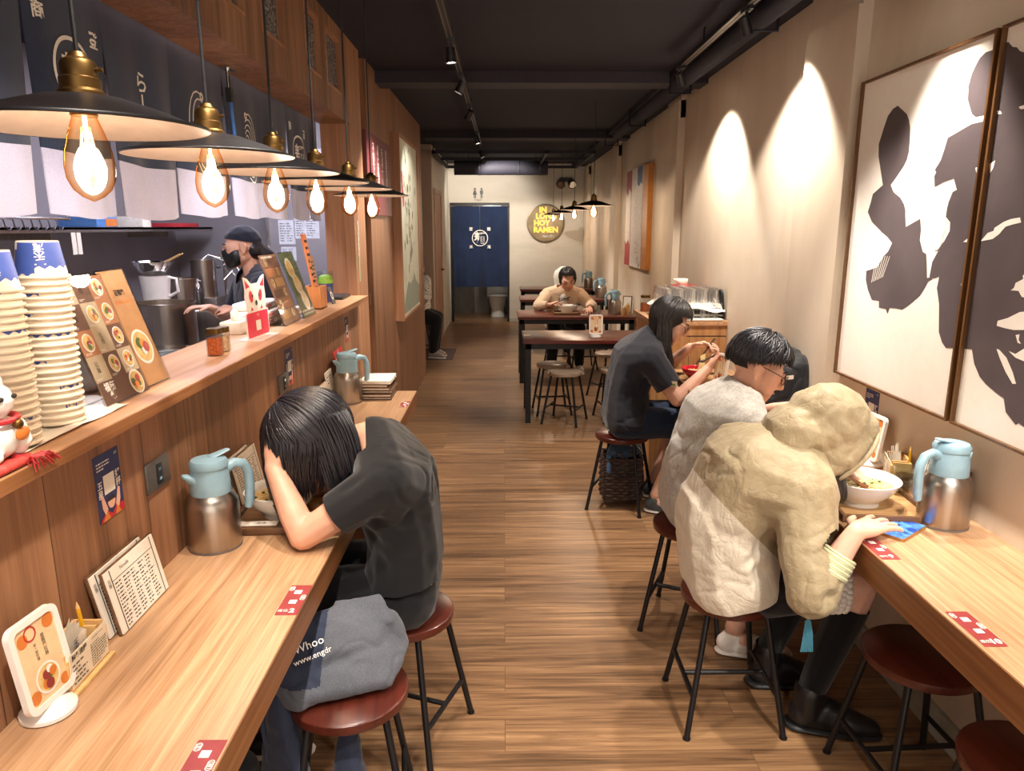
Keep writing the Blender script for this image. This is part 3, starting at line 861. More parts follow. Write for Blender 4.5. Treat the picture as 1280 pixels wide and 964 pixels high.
# ------------------------------------------------------------------ wall posters, outlets
def recr_poster(label, M, w, h):
    t = thing('poster', label, 'poster', M.translation, 'navy review posters')
    MB().prism([(-w/2, -h/2), (w/2, -h/2), (w/2, h/2), (-w/2, h/2)], .0012, M).build('sheet', M_navyp, t)
    b = MB(); b.m(0)
    b.text('五\n星', w*.2, M @ Matrix.Translation((-w*.36, -h*.02, .0014)), .0004, bold=.0004); b.text('好\n評', w*.2, M @ Matrix.Translation((w*.36, h*.03, .0014)), .0004, bold=.0004)
    b.rect(-w*.22, w*.22, -h*.12, h*.17, M, .0018)
    bars(b, M, -w*.42, w*.1, h*.26, h*.40, 3, .0018, .4, 8); b.text('4.9', w*.09, M @ Matrix.Translation((w*.36, h*.42, .0014)), .0004)
    b.build('lettering', M_whiteink, t)
    b = MB()
    b.m(0)
    for s in (-1, 1): b.poly([(s*w*.16, -h*.34), (s*w*.30, -h*.10), (s*w*.38, -h*.12), (s*w*.36, -h*.30), (s*w*.24, -h*.46)][::s], M, .0020)
    ring2(b, M @ Matrix.Translation((0, -h*.26, 0)), w*.15, .0001, .0024, 18)
    b.m(1); b.poly([(-w*.5, -h*.5), (w*.5, -h*.5), (w*.5, -h*.38), (w*.2, -h*.34), (0, -h*.45), (-w*.2, -h*.36), (-w*.42, -h*.44)], M, .0019)
    b.m(2); b.poly([(-w*.4, -h*.5), (-w*.1, -h*.5), (-w*.2, -h*.36)], M, .0022); b.poly([(w*.1, -h*.5), (w*.35, -h*.5), (w*.2, -h*.36)], M, .0022)
    b.m(3); b.poly([(-w*.15, -h*.24), (w*.15, -h*.24), (w*.12, -h*.18), (0, -h*.155), (-w*.12, -h*.18)], M, .0027)
    b.build('picture', [M_skin2, M_red, M_orange, M_ink], t)
recr_poster('navy review poster on the left wall above the clipboard', fx(XL, 1.508, 1.048), .10, .148)
recr_poster('navy review poster on the left wall beside the socket above the woman', fx(XL, 2.87, 1.048), .10, .15)
recr_poster('small navy review poster on the left wall under the end of the ledge', fx(XL, 3.96, 1.05), .085, .135)
recr_poster('navy review poster on the right wall just below the large painting', fmx(XR, 2.63, .925), .10, .15)
def outlet(label, y, z):
    t = thing('wall_outlet', label, 'outlet', (XL, y, z), 'grey wall sockets')
    MB().box(XL, XL+.008, y-.06, y+.06, z-.038, z+.038, bev=.003).build('plate', plain('outlet grey', '#5f5b58', .35, .4), t)
    MB().box(XL+.008, XL+.011, y-.013, y+.013, z-.026, z+.026, bev=.001).build('socket', M_blackp, t)
    b = MB()
    for dz in (-.012, .012): b.box(XL+.011, XL+.0115, y-.006, y+.006, z+dz-.004, z+dz+.004)
    b.build('slot', M_chrome, t)
outlet('grey metal wall socket on the left wall above the near thermos', 1.718, 1.0)
outlet('grey metal wall socket on the left wall beside the far poster', 2.77, 1.003)
# ------------------------------------------------------------------ pendant lamps
def pendant(label, group, cordtop):
    t = thing('pendant_lamp', label, 'lamp', (0, 0, 0), group)   # origin at the bulb centre
    b = MB(); P = [(.026, .092), (.030, .088), (.060, .083), (.110, .067), (.158, .048), (.166, .046)]
    b.lathe(P, 48); b.m(1).lathe([(r, z-.0022) for r, z in P], 48); b.m(2).lathe([(.1655, .0482), (.1675, .046), (.1655, .0432)], 48)
    b.build('lamp_shade', [M_black, M_shade_in, M_black], t, 40, False)
    b = MB(); b.lathe([(.0, .145), (.010, .145), (.014, .138), (.021, .134), (.024, .128), (.024, .112), (.027, .110), (.027, .096), (.031, .092), (.031, .086), (0, .086)], 28)
    b.lathe([(0, .086), (.018, .086), (.018, .06), (0, .06)], 20)
    b.tube([(.024, 0, .122), (.034, 0, .122)], .003, 8)
    b.build('socket', M_brass, t, 30)
    MB().tube([(0, 0, .145), (0, 0, cordtop)], .0032, 8).build('cord', M_blackp, t)
    g = MB(); g.lathe([(.015, .066), (.017, .056), (.024, .036), (.031, .012), (.0335, -.008), (.032, -.026), (.025, -.042), (.014, -.052), (.006, -.056), (0, -.059)], 32)
    bu = g.build('bulb', M_amber, t, 60)
    b = MB()
    for k in range(6):
        a = k*PI/3; c, s = math.cos(a), math.sin(a)
        b.tube([(.006*c, .006*s, .038), (.014*c, .014*s, -.022)], .0011, 6)
    b.build('filament', M_fil, bu)
    b = MB(); b.tube([(0, 0, .066), (0, 0, -.018)], .003, 8); b.build('glass_stem', M_hot, bu)
    L = bpy.data.lights.new('bulb_light', 'POINT'); L.energy = 3; L.color = S('#fff0e4')[:3]; L.shadow_soft_size = .028
    lo = bpy.data.objects.new('bulb_light', L); COL.objects.link(lo); lo.location = (0, 0, -.012); setpar(lo, t)
    return t
pn = pendant('pendant lamp with flat black shade and amber bulb, nearest the camera on the left', 'pendant lamps over the left counter', CZ-1.695)
pn.location = (-.6, 1.095, 1.695)
for i, (y, z) in enumerate(((1.546, 1.698), (1.968, 1.695), (2.391, 1.695), (2.896, 1.70), (3.38, 1.695))):
    dup(pn, (-.6, y, z), 0, ['second', 'third', 'fourth', 'fifth', 'farthest'][i]+' pendant lamp from the camera in the left row of six')
pb = pendant('pendant lamp with flat shade over the front dining table, nearest of the back row', 'pendant lamps over the dining tables', CZ-1.735)
pb.location = (.775, 6.4, 1.735)
for k_ in kids(pb):
    if k_.type == 'LIGHT': k_.data.energy = 9
for x, y, l in ((.78, 8.2, 'pendant lamp over the second dining table, second of the back row'), (.78, 10.0, 'pendant lamp over the third dining table, third of the back row'), (.775, 11.6, 'pendant lamp over the last dining table, leftmost in front of the round sign')):
    dup(pb, (x, y, 1.742), 0, l)

# ------------------------------------------------------------------ noren curtains of the kitchen
def noren(name, label, flaps, x, z1, z0, zb, mats, amp=.010):
    """hanging split curtain facing +X; zb = border between navy and pale cloth"""
    t = thing(name, label, 'curtain', (x, (flaps[0][0]+flaps[-1][1])/2, z1))
    for i, (a, c, kind) in enumerate(flaps):
        R = random.Random(int(a*1000)); ph = R.uniform(0, 6)
        nu, nv = 22, 34
        vs, fs, mi = [], [], []
        def pt(u, v, off=0):
            y = (a-.014*v)+(c-a+.028*v)*u; vv = (1-v)
            k = vv**.8
            dx = amp*k*(math.sin(u*6.5+ph)+.6*math.sin(u*13+ph*2)) + .018*k*math.cos((u-.5)*PI)*(1 if i % 2 else .5)
            yy = y+(.5-u)*.03*k*R0
            z = z0+(z1-z0)*v - .012*math.cos((u-.5)*3)*(1-v)
            return (x+dx+off, yy, z)
        R0 = R.uniform(.5, 1.2)
        for off in (0, -.0025):
            base = len(vs)
            for q in range(nv+1):
                for p in range(nu+1): vs.append(pt(p/nu, q/nv, off))
            for q in range(nv):
                for p in range(nu):
                    k = base+q*(nu+1)+p; fs.append((k, k+1, k+nu+2, k+nu+1)); mi.append(0 if (z0+(z1-z0)*(q+.5)/nv) > zb else 1)
        b = MB(); 
        for f, m_ in zip(fs, mi): pass
        vv = b.add(vs, [])
        for f, m_ in zip(fs, mi):
            fc = b.bm.faces.new([vv[k] for k in f]); fc.material_index = m_
        fo = b.build('flap', mats, t, 80)
        if kind:
            g = MB(); cy = (a+c)/2; w = c-a
            I = Matrix.Identity(4)
            if kind == 'men':
                ring2(g, I, w*.30, w*.27, 0, 40); g.text('麺', w*.36, Matrix.Translation((0, -.01, 0)), 0, bold=.002)
                g.text('商', w*.14, Matrix.Translation((-w*.36, w*.38, 0)), 0, bold=.001); g.text('登', w*.14, Matrix.Translation((w*.36, w*.34, 0)), 0, bold=.001)
            elif kind == 'ra':
                g.text('らｌめん', w*.17, Matrix.Translation((0, -.04, 0)), 0, vert=True, bold=.001, ls=.95)
            else:
                sg = 1 if kind == 'dl' else -1
                for k in range(5):
                    r0 = w*(.05+.042*k); pts = [(sg*(r0*math.cos(t_)-w*.02*k), r0*math.sin(t_)*1.25-.03*t_*w, 0) for t_ in [x_*.35+.3*k for x_ in range(13)]]
                    for p_, q_ in zip(pts, pts[1:]):
                        d = V((q_[0]-p_[0], q_[1]-p_[1])); n_ = V((-d.y, d.x)).normalized()*.0028
                        g.poly([(p_[0]-n_.x, p_[1]-n_.y), (q_[0]-n_.x, q_[1]-n_.y), (q_[0]+n_.x, q_[1]+n_.y), (p_[0]+n_.x, p_[1]+n_.y)])
                ring2(g, Matrix.Translation((sg*w*.02, w*.20, 0)), w*.035, w*.012, 0, 14)
            # lay the marks on the cloth
            for v in g.bm.verts:
                u = min(1, max(0, .5+v.co.x/w)); tv = ((1.962+v.co.y)-z0)/(z1-z0)
                q = pt(u, min(1, tv), .0022); v.co = V(q)
            g.build('lettering', M_whiteink, fo, 0)
    return t
nm = [M_navy, M_pale]
noren('noren_curtain', 'near navy and pale noren curtain with white marks hanging in the kitchen opening',
      [(.52, .90, None), (.925, 1.31, 'dl'), (1.335, 1.725, 'ra'), (1.745, 2.055, 'men'), (2.07, 2.44, 'ra')], -1.06, 2.195, 1.632, 1.785, nm)
noren('noren_curtain', 'far navy and pale noren curtain with white marks hanging in the kitchen opening',
      [(2.46, 2.885, 'dl'), (2.91, 3.325, 'dr'), (3.345, 3.705, 'ra'), (3.72, 4.05, 'men'), (4.065, 4.28, 'ra')], -1.06, 2.195, 1.645, 1.785, nm)
t = thing('curtain_rod', 'chrome rod that carries the noren curtains under the wood beam', 'rod', (-1.06, 2.8, 2.15))
MB().tube([(-1.085, YF, 2.178), (-1.085, 4.29, 2.178)], .007, 10).build('rod', M_chrome, t)
t = thing('hanging_rail_bracket', 'chrome post bracket hanging under the wood beam between the noren curtains', 'bracket', (-1.0, 2.83, 2.17))
b = MB(); b.box(-1.03, -.99, 2.79, 2.87, 2.163, 2.17); b.tube([(-1.01, 2.83, 2.165), (-1.01, 2.83, 2.09)], .007, 10); b.build('post', M_chrome, t)
b = MB(); b.box(-1.02, -1.0, 2.82, 2.845, 2.05, 2.10); b.build('clamp', M_blackp, t)
MB().tube([(-1.01, 2.835, 2.06), (-1.01, 2.86, 1.85)], .007, 8).build('blue_tube', plain('blue tube', '#3f6cae', .3), t)

# ------------------------------------------------------------------ takeaway bowls stacked upside down on the ledge
t = thing('white_towel', 'white towel spread on the ledge under the stacked paper bowls', 'towel', (-.95, 1.5, 1.204))
b = MB(); n = 14
vs = []
for i in range(n+1):
    for j in range(n+1):
        u, v = i/n, j/n
        vs.append((-1.06+.205*u, 1.16+.52*v-.1*(u > .8)*(v > .9), 1.206+.004*abs(math.sin(9*u+5*v))+.005*noise.noise(V((u*6, v*9, 0)))))
b.add(vs, [(i*(n+1)+j, (i+1)*(n+1)+j, (i+1)*(n+1)+j+1, i*(n+1)+j+1) for i in range(n) for j in range(n)])
b.build('towel_cloth', M_tank, t)
def paper_bowl(name, label, group):
    t = thing(name, label, 'paper bowl', (0, 0, 0), group)
    b = MB(); b.lathe([(.0455, .006), (.0488, .006), (.0503, .003), (.0488, 0), (.0465, .001), (.0452, .006), (.0362, .070), (.0348, .072), (.034, .066), (0, .065)], 40)
    b.build('bowl_body', M_cupc, t, 50)
    b = MB(); n = 26
    for (a0, a1) in ((-1.35, 1.35), (PI-1.1, PI+.6)):
        vs = []
        for k in range(n+1):
            a = a0+(a1-a0)*k/n; zl = .022+.003*math.sin(a*14)
            for z in (zl, .069):
                r = .0452-(.0090)*(z-.006)/.064+.0005; vs.append((r*math.cos(a), r*math.sin(a), z))
        b.add(vs, [(2*k, 2*k+2, 2*k+3, 2*k+1) for k in range(n)])
    b.build('blue_label', M_cupb, t, 50)
    return t
M_cupc = plain('paper bowl cream', '#e9dcc6', .5, mott=.02); M_cupb = plain('bowl blue print', '#3c55a4', .5)
pbA = paper_bowl('paper_bowl', 'cream paper bowl nested upside down in the taller inner stack on the ledge', 'paper bowls of the taller ledge stack')
R_ = random.Random(3)
def bstack(first, cx, cy, n, ang, top, group, nest):
    for k in range(n):
        loc = (cx+.004*k/n+R_.uniform(-.0012, .0012), cy+R_.uniform(-.0012, .0012), 1.212+.0132*k)
        o = first if (k == 0 and group == 'A') else dup(first, loc, 0)
        if o is first: o.location = loc
        o.rotation_euler = (0, 0, ang+R_.uniform(-.25, .25) if k < n-1 else ang)
        o['group'] = 'paper bowls of the taller ledge stack' if group == 'A' else 'paper bowls of the lower ledge stack'
        o['label'] = nest if k < n-1 else top
        if k == n-1: last = o
    return last
tb = bstack(pbA, -.915, 1.44, 23, -.75, 'topmost cream paper bowl with blue label on the taller ledge stack', 'A', 'cream paper bowl nested upside down below the top of the taller ledge stack')
t2 = bstack(pbA, -.905, 1.28, 22, -.5, 'topmost cream paper bowl on the stack behind the lucky cat', 'B', 'cream paper bowl nested upside down below the top of the stack behind the cat')
for o, s in ((tb, '一禾滝'), (t2, '禾滝')):
    g = MB(); g.text(s, .02, Matrix.Rotation(PI, 4, 'Z'), 0, vert=True, bold=.0002, ls=.80)
    for v in g.bm.verts:
        a = v.co.x/.042-.25; z = .045+v.co.y*.95; r = .0452-.0090*(z-.006)/.064+.0011; v.co = V((r*math.cos(a), r*math.sin(a), z))
    q = g.build('lettering', M_whiteink, None, 0); q.parent = o

# ------------------------------------------------------------------ lucky cat on a red cushion
t = thing('lucky_cat', 'white ceramic lucky cat with a red collar at the left end of the ledge', 'figurine', (-.868, 1.115, 1.204))
b = MB()
C = V((-.85, 1.155, 1.222))
for e in ([(C+V((0, 0, .035)), (.042, .045, .04))], [(C+V((.0, 0, .098)), (.04, .044, .036))], [(C+V((.012, .03, .012)), (.026, .016, .016))], [(C+V((.012, -.03, .012)), (.026, .016, .016))],
          [(C+V((.0, .028, .128)), .012), (C+V((0, .03, .142)), .003)], [(C+V((0, -.028, .128)), .012), (C+V((0, -.03, .142)), .003)], [(C+V((.02, .04, .05)), .013), (C+V((.035, .03, .025)), .012)], [(C+V((.01, -.045, .06)), .013), (C+V((.02, -.06, .12)), .013)]):
    b.hull(e)
remesh_obj(b, 'cat_body', M_ceramic, t, .004, 4)
b = MB(); b.tube([C+V((.040*math.cos(a), .043*math.sin(a), .068)) for a in [k*.35 for k in range(19)]], .005, 8); b.build('collar', M_red, t)
b = MB(); b.sphere(C+V((.043, .006, .06)), .009); b.build('bell', M_brass, t)
b = MB(); b.hull([(C+V((.045, .012, .042)), (.004, .018, .012))]); b.build('coin', M_orange, t)
b = MB()
for s in (-1, 1): b.sphere(C+V((.037, s*.016, .105)), (.003, .006, .004))
b.build('eyes', M_ink, t)
t = thing('red_cushion', 'red gold cushion with a tassel under the lucky cat, spilling over the ledge edge', 'cushion', (-.868, 1.115, 1.204))
b = MB(); b.hull([((-.85+a*.030, 1.15+c*.040, 1.213), (.012, .012, .009)) for a in (-1, 1) for c in (-1, 1)])
b.build('pad', plain('red brocade', '#c8443c', .6, mott=.35, ms=120), t, 60)
b = MB(); R = random.Random(5)
b.tube([(-.83, 1.165, 1.222), (-.815, 1.18, 1.214)], .008, 8)
for k in range(40):
    dx, dy = R.uniform(-.012, .022), R.uniform(-.02, .055)
    b.tube([(-.815, 1.18, 1.214), (-.808+dx*.6, 1.185+dy*.6, 1.214+R.uniform(-.002, .006)), (-.803+dx*.5, 1.19+dy, 1.204+R.uniform(-.012, .004))], .0011, 4)
b.build('tassel', M_red, t)

# ------------------------------------------------------------------ acrylic menu stands on the ledge
def acrylic(label, y0, y1, x0, x1, h, paint, mats, rz=0.):
    t = thing('acrylic_menu', label, 'menu', (x0, (y0+y1)/2, 1.204), 'acrylic menu stands')
    w = y1-y0
    M = frame((x0, (y0+y1)/2, 1.206), (-rz, 1, 0), (x1-x0, 0, h))
    b = MB(); H = math.hypot(x1-x0, h)
    b.prism([(-w/2, 0), (w/2, 0), (w/2, H), (-w/2, H)], .0022, M, .0008); b.prism([(-w/2, 0), (w/2, 0), (w/2, H), (-w/2, H)], .0022, M, -.0042)
    b.box(x0-.075, x0+.002, y0, y1, 1.204, 1.2065)
    b.build('stand', M_acr, t)
    b = MB(); b.prism([(-w/2+.003, .003), (w/2-.003, .003), (w/2-.003, H-.003), (-w/2+.003, H-.003)], .001, M, -.0008)
    paint(b, M, w, H); b.build('printed_sheet', mats, t)
def paint1(b, M, w, H):
    cw = w/3; ch = H*.8/4; pal = [9, 10, 11, 10, 9, 11, 11, 9, 10, 9, 10, 9]
    b.m(10).rect(-w/2+.003, w/2-.003, .003, H*.2, M, .0006)
    for r in range(4):
        for c in range(3):
            b.m(pal[r*3+c]); x, y = -w/2+.003+c*(w-.006)/3, H-.003-(r+1)*ch
            b.rect(x, x+(w-.006)/3, y, y+ch, M, .0007+.00001*c)
            if (r+c) % 2 == 0 or c == 2: ramen_pic(b, M, x+cw/2, y+ch*.52, ch*.36)
            else: b.m(1); b.text('拉麵', .014, M @ Matrix.Translation((x+cw*.4, y+ch*.55, .001)), .0004, vert=True)
            b.m(8); bars(b, M, x+.006, x+cw*.45, y+.004, y+ch*.16, 2, .0012, .4, r*3+c)
    b.m(8).text('福氣\n餐', .022, M @ Matrix.Translation((-w*.28, H*.10, .001)), .0004, bold=.0006)
    ramen_pic(b, M, w*.30, .03, .03)
def paint2(b, M, w, H):
    b.m(1).text('登龍門', .016, M @ Matrix.Translation((0, H*.8, .001)), .0004, bold=.0003)
    b.m(4); bars(b, M, -w*.3, w*.3, H*.70, H*.74, 1, .0012, .6, 2)
    ramen_pic(b, M, 0, H*.33, w*.36)
def paint3(b, M, w, H):
    R = random.Random(4)
    for k in range(6):
        y = H*(.08+.15*k); b.m([11, 10, 9, 11, 10, 9][k]); b.rect(-w*.4+(k % 2)*w*.3, w*.1+(k % 2)*w*.3, y, y+H*.12, M, .0008)
        ramen_pic(b, M, w*.25-(k % 2)*w*.5, y+H*.06, H*.06)
    b.m(8); bars(b, M, -w*.4, w*.4, H*.93, H*.98, 1, .001, .6, 3)
def paint4(b, M, w, H):
    for k in range(3):
        b.m(2); ring2(b, M @ Matrix.Translation(((-.1+.1*k)*w, H*(.75-.25*k), 0)), w*.24, .0001, .001+.0001*k, 24)
        b.m(3); ring2(b, M @ Matrix.Translation(((-.1+.1*k)*w, H*(.75-.25*k), 0)), w*.19, .0001, .0014+.0001*k, 24)
    b.m(8); bars(b, M, -w*.42, w*.42, H*.02, H*.12, 2, .001, .5, 9)
M_brown2 = plain('brown print', '#7c5647', .5); M_orange2 = plain('salmon print', '#cf8d63', .5); M_grn2 = plain('sage print', '#7d8b63', .5)
pm = lambda base: PICM(base)+[M_brown2, plain('taupe print', '#8d6f60', .5), M_tan]
acrylic('acrylic menu with a grid of ramen pictures beside the tall bowl stack', 1.565, 1.76, -.885, -.975, .285, paint1, PICM(M_tan)+[plain('menu cream', '#dcc7a8', .45), M_brown2, M_orange2])
acrylic('narrow orange acrylic menu with one bowl picture behind the grid menu', 1.768, 1.895, -.895, -.99, .29, paint2, PICM(plain('apricot print', '#e0a873', .45)))
acrylic('acrylic menu with tan and brown squares beside the red panda sign', 2.93, 3.15, -.893, -.985, .285, paint3, PICM(plain('menu brown', '#b98a6c', .45))+[M_brown2, M_orange2, M_tan])
acrylic('green acrylic menu with round bowl pictures beside the chopstick box', 3.19, 3.39, -.885, -.985, .285, paint4, PICM(M_grn2))

# ------------------------------------------------------------------ small things on the ledge
def jar(label, x, y, z, r, h, mat, fill):
    t = thing('spice_jar', label, 'jar', (x, y, z), 'spice jars on the ledge')
    MB().prism(rrect(r*2, r*2, r*.3, 3), h*.78, Matrix.Translation((x, y, z))).build('glass_body', M_acr, t)
    MB().prism(rrect(r*1.75, r*1.75, r*.25, 3), h*.6, Matrix.Translation((x, y, z+.003))).build('spice', fill, t)
    MB().prism(rrect(r*1.9, r*1.9, r*.3, 3), h*.2, Matrix.Translation((x, y, z+h*.78))).build('cap', mat, t)
jar('square glass jar of red chilli flakes with a gold cap on the ledge', -.912, 2.255, 1.204, .021, .088, M_brass, plain('chilli flakes', '#b4571f', .6, mott=.6, ms=200))
jar('square glass jar of pale spice with a gold cap behind the chilli jar', -.915, 2.33, 1.204, .019, .082, M_brass, plain('pale spice', '#cfae86', .6, mott=.4, ms=200))
t = thing('delivery_sign', 'white and pink acrylic animal head sign on the ledge in front of the tissues', 'sign', (-.905, 2.64, 1.204))
M = frame((-.905, 2.64, 1.206), (.06, 1, 0), (-.03, 0, 1))
b = MB(); body = [(-.10, .0), (.10, 0), (.105, .095), (.082, .10), (.090, .125), (.092, .15), (.088, .18), (.096, .222), (.070, .216), (.035, .195), (-.03, .195), (-.062, .216), (-.09, .222), (-.082, .18), (-.088, .15), (-.082, .12), (-.075, .10), (-.1, .095)]
b.prism(body, .004, M); b.box(-.94, -.86, 2.54, 2.74, 1.204, 1.207); b.build('panel', M_white, t)
b = MB(); b.prism(rrect(.19, .088, .008, 3), .001, M @ Matrix.Translation((0, .049, .004)))
for s in (-1, 1):
    ring2(b, M @ Matrix.Translation((s*.042, .150, 0)) @ Matrix.Rotation(s*-.4, 4, 'Z'), .022, .0001, .0052, 20, .7)
    b.poly([(s*.045, .186), (s*.080, .180), (s*.086, .212)][::s], M, .0052)
    b.poly([(s*.03, .10), (s*.055, .10), (s*.045, .115)][::s], M, .0052)
b.build('pink_print', plain('hot pink', '#d8304f', .4), t)
b = MB(); b.rect(-.022, .022, .025, .062, M, .0054); b.text('下載', .012, M @ Matrix.Translation((0, .08, .0054)), .0002); b.build('white_print', M_whiteink, t)
b = MB(); ring2(b, M @ Matrix.Translation((0, .125, 0)), .010, .0001, .0054, 14); ring2(b, M @ Matrix.Translation((-.03, .152, 0)), .006, .0001, .0058, 12); ring2(b, M @ Matrix.Translation((.03, .152, 0)), .006, .0001, .0058, 12); b.build('black_print', M_ink, t)
# stacked paper packs and tissues
for i, (y, z, dx, l) in enumerate(((3.02, 1.204, 0, 'lower white paper napkin pack behind the pink sign'), (3.0, 1.236, .01, 'middle white paper napkin pack behind the pink sign'), (3.03, 1.268, -.01, 'upper white paper napkin pack behind the pink sign'), (3.30, 1.204, .0, 'white paper pack lying behind the green acrylic menu'))):
    t = thing('napkin_pack', l, 'napkins', (-1.03+dx, y, z), 'napkin packs on the ledge')
    b = MB(); b.box(-1.085+dx, -.965+dx, y-.13, y+.13, z, z+.031, bev=.009); b.build('wrapper', M_paper, t, 60)
    b = MB(); b.box(-.964+dx, -.9636+dx, y-.08, y+.0, z+.008, z+.022); b.build('print', plain('pack print', '#c98a8a', .6), t)
t = thing('tissue_box', 'open tissue box with a crumpled tissue beside the cook\'s hand', 'tissue box', (-1.03, 2.78, 1.204))
MB().box(-1.07, -.99, 2.70, 2.86, 1.204, 1.25, bev=.004).build('carton', M_cream, t)
b = MB(); b.hull([((-1.03, 2.78, 1.252), (.02, .04, .006)), ((-1.035, 2.76, 1.285), (.006, .04, .008))]); remesh_obj(b, 'tissue', M_paper, t, .006, 2, lambda c, n: .008*noise.noise(c*40))
# chopstick box, boards, cup, pad
t = thing('chopstick_box', 'orange wooden box holding tall wooden menu boards at the far end of the ledge', 'box', (-.94, 3.62, 1.204))
b = MB()
for a in ((-.985, -.90, 3.55, 3.56), (-.985, -.90, 3.67, 3.68), (-.985, -.975, 3.56, 3.67), (-.91, -.90, 3.56, 3.67)): b.box(*a, 1.204, 1.315)
b.box(-.985, -.90, 3.55, 3.68, 1.204, 1.21); b.build('box_body', M_orange_w, t) if 'M_orange_w' in globals() else b.build('box_body', wood('orange wood', ['#a2602f', '#bb7740', '#c98a52'], 2, 1., .5), t)
M_ow = wood('orange wood board', ['#b8602e', '#cf763f', '#da8a52'], 2, 1., .5)
for i, (x, y, h, tl, l) in enumerate(((-.945, 3.60, .36, .17, 'tall orange wooden board leaning in the chopstick box'), (-.95, 3.63, .25, .14, 'shorter brown wooden board leaning in the chopstick box'))):
    t = thing('wooden_board', l, 'board', (x, y, 1.21))
    M = frame((x+.02, y, 1.212), (0, 1, 0), (-tl, -.18, 1)); b = MB(); b.prism([(-.035, 0), (.035, 0), (.035, h), (-.035, h)], .008, M); b.build('board', M_ow if i == 0 else M_post, t)
    b = MB(); bars(b, M, -.025, .025, .08, h-.02, 8, .0088, .4, i); b.build('print', M_ink, t)
t = thing('drink_cup', 'clear cup with green drink and a navy sleeve at the far end of the ledge', 'cup', (-.965, 3.93, 1.204))
c = (-.965, 3.93, 1.204)
MB().lathe([(.036, 0), (.043, .165), (.0415, .165), (.0345, .003), (0, .003)], 28, None, c).build('cup_wall', M_glass, t)
MB().lathe([(.0365, .004), (.0408, .10), (.0412, .10), (.037, .003)], 28, None, c).build('sleeve', plain('navy sleeve', '#39477a', .5), t)
b = MB(); b.lathe([(0, .10), (.039, .10), (.040, .118), (.034, .135), (.018, .145), (0, .147)], 24, None, c); b.build('drink', plain('lime green', '#9ac43c', .5, mott=.3, ms=120), t)
t = thing('counter_pad', 'black rubber pad with a white pen holder at the end of the ledge', 'pad', (-.96, 4.12, 1.204))
MB().box(-1.02, -.90, 4.03, 4.24, 1.204, 1.222, bev=.004).build('pad', M_blackp, t)
t = thing('small_card', 'small black and white round card leaning on the ledge beside the cup', 'card', (-.90, 3.83, 1.204))
M = frame((-.90, 3.82, 1.204), (0, 1, 0), (-.3, 0, 1)); MB().prism(rrect(.07, .09, .012), .004, M @ Matrix.Translation((0, .045, 0))).build('card', M_blackp, t)
b = MB(); ring2(b, M @ Matrix.Translation((0, .045, 0)), .022, .012, .0046, 20); b.build('ring_print', M_whiteink, t)
t = thing('hanging_charm', 'white and green paper charm strip hanging on the wood post', 'ornament', (-.865, 4.38, 1.5))
M = fx(XL+.001, 4.385, 1.48); b = MB(); b.prism([(-.012, -.2), (.012, -.2), (.012, -.05), (-.012, -.05)], .002, M); b.m(1); R = random.Random(2)
for k in range(7): b.prism([(-.011+R.uniform(-.004, .002), .0+.03*k-.05), (.011, -.05+.03*k), (.009, -.022+.03*k), (-.009, -.022+.03*k)], .002+.001*(k % 2), M)
b.build('strip', [plain('charm green', '#a9c49a', .6), M_paper], t)

# ------------------------------------------------------------------ menus stacked at the end of the left counter
for k in range(6):
    t = thing('menu_book', ['lowest', 'second lowest', 'third', 'fourth', 'fifth', 'topmost'][k]+' menu in the small stack at the far end of the left counter', 'menu', (-.66, 3.86-.23, .75+.016*k), 'stacked menus on the left counter')
    z = .75+.0165*k; R = random.Random(k); y, x = 3.625+R.uniform(-.008, .008), -.655+R.uniform(-.012, .012)
    MB().box(x-.075, x+.08, y-.10, y+.10, z, z+.004).box(x-.075, x+.08, y-.10, y+.10, z+.0115, z+.0155).build('cover', M_paper if k == 5 else M_trayrim, t)
    MB().box(x-.07, x+.076, y-.096, y+.096, z+.004, z+.0115).build('pages', M_paper, t)
t = thing('red_menu_card', 'red menu board with small round food pictures at the far left counter end', 'menu', (-.84, 3.62, .75))
M = frame((-.80, 3.60, .752), (-.02, 1, 0), (-.2, 0, 1)); b = MB(); b.prism([(-.1, 0), (.1, 0), (.1, .25), (-.1, .25)], .006, M); b.build('board', M_red, t)
b = MB()
for r in range(4):
    for c in range(3): ring2(b, M @ Matrix.Translation((-.06+.06*c, .035+.055*r, 0)), .018, .0001, .0066, 14)
b.text('限定', .02, M @ Matrix.Translation((0, .238, .0066)), .0002); b.build('pictures', M_cream, t)
t = thing('white_menu_card', 'white menu card standing in front of the red board on the left counter', 'menu', (-.79, 3.45, .75))
M = frame((-.835, 3.71-.28, .752), (-.02, 1, 0), (-.14, 0, 1)); b = MB(); b.prism([(-.07, 0), (.07, 0), (.07, .17), (-.07, .17)], .004, M); b.m(1); bars(b, M, -.055, .055, .02, .15, 9, .0046, .35, 2, 2); b.build('card', [M_paper, M_ink], t)

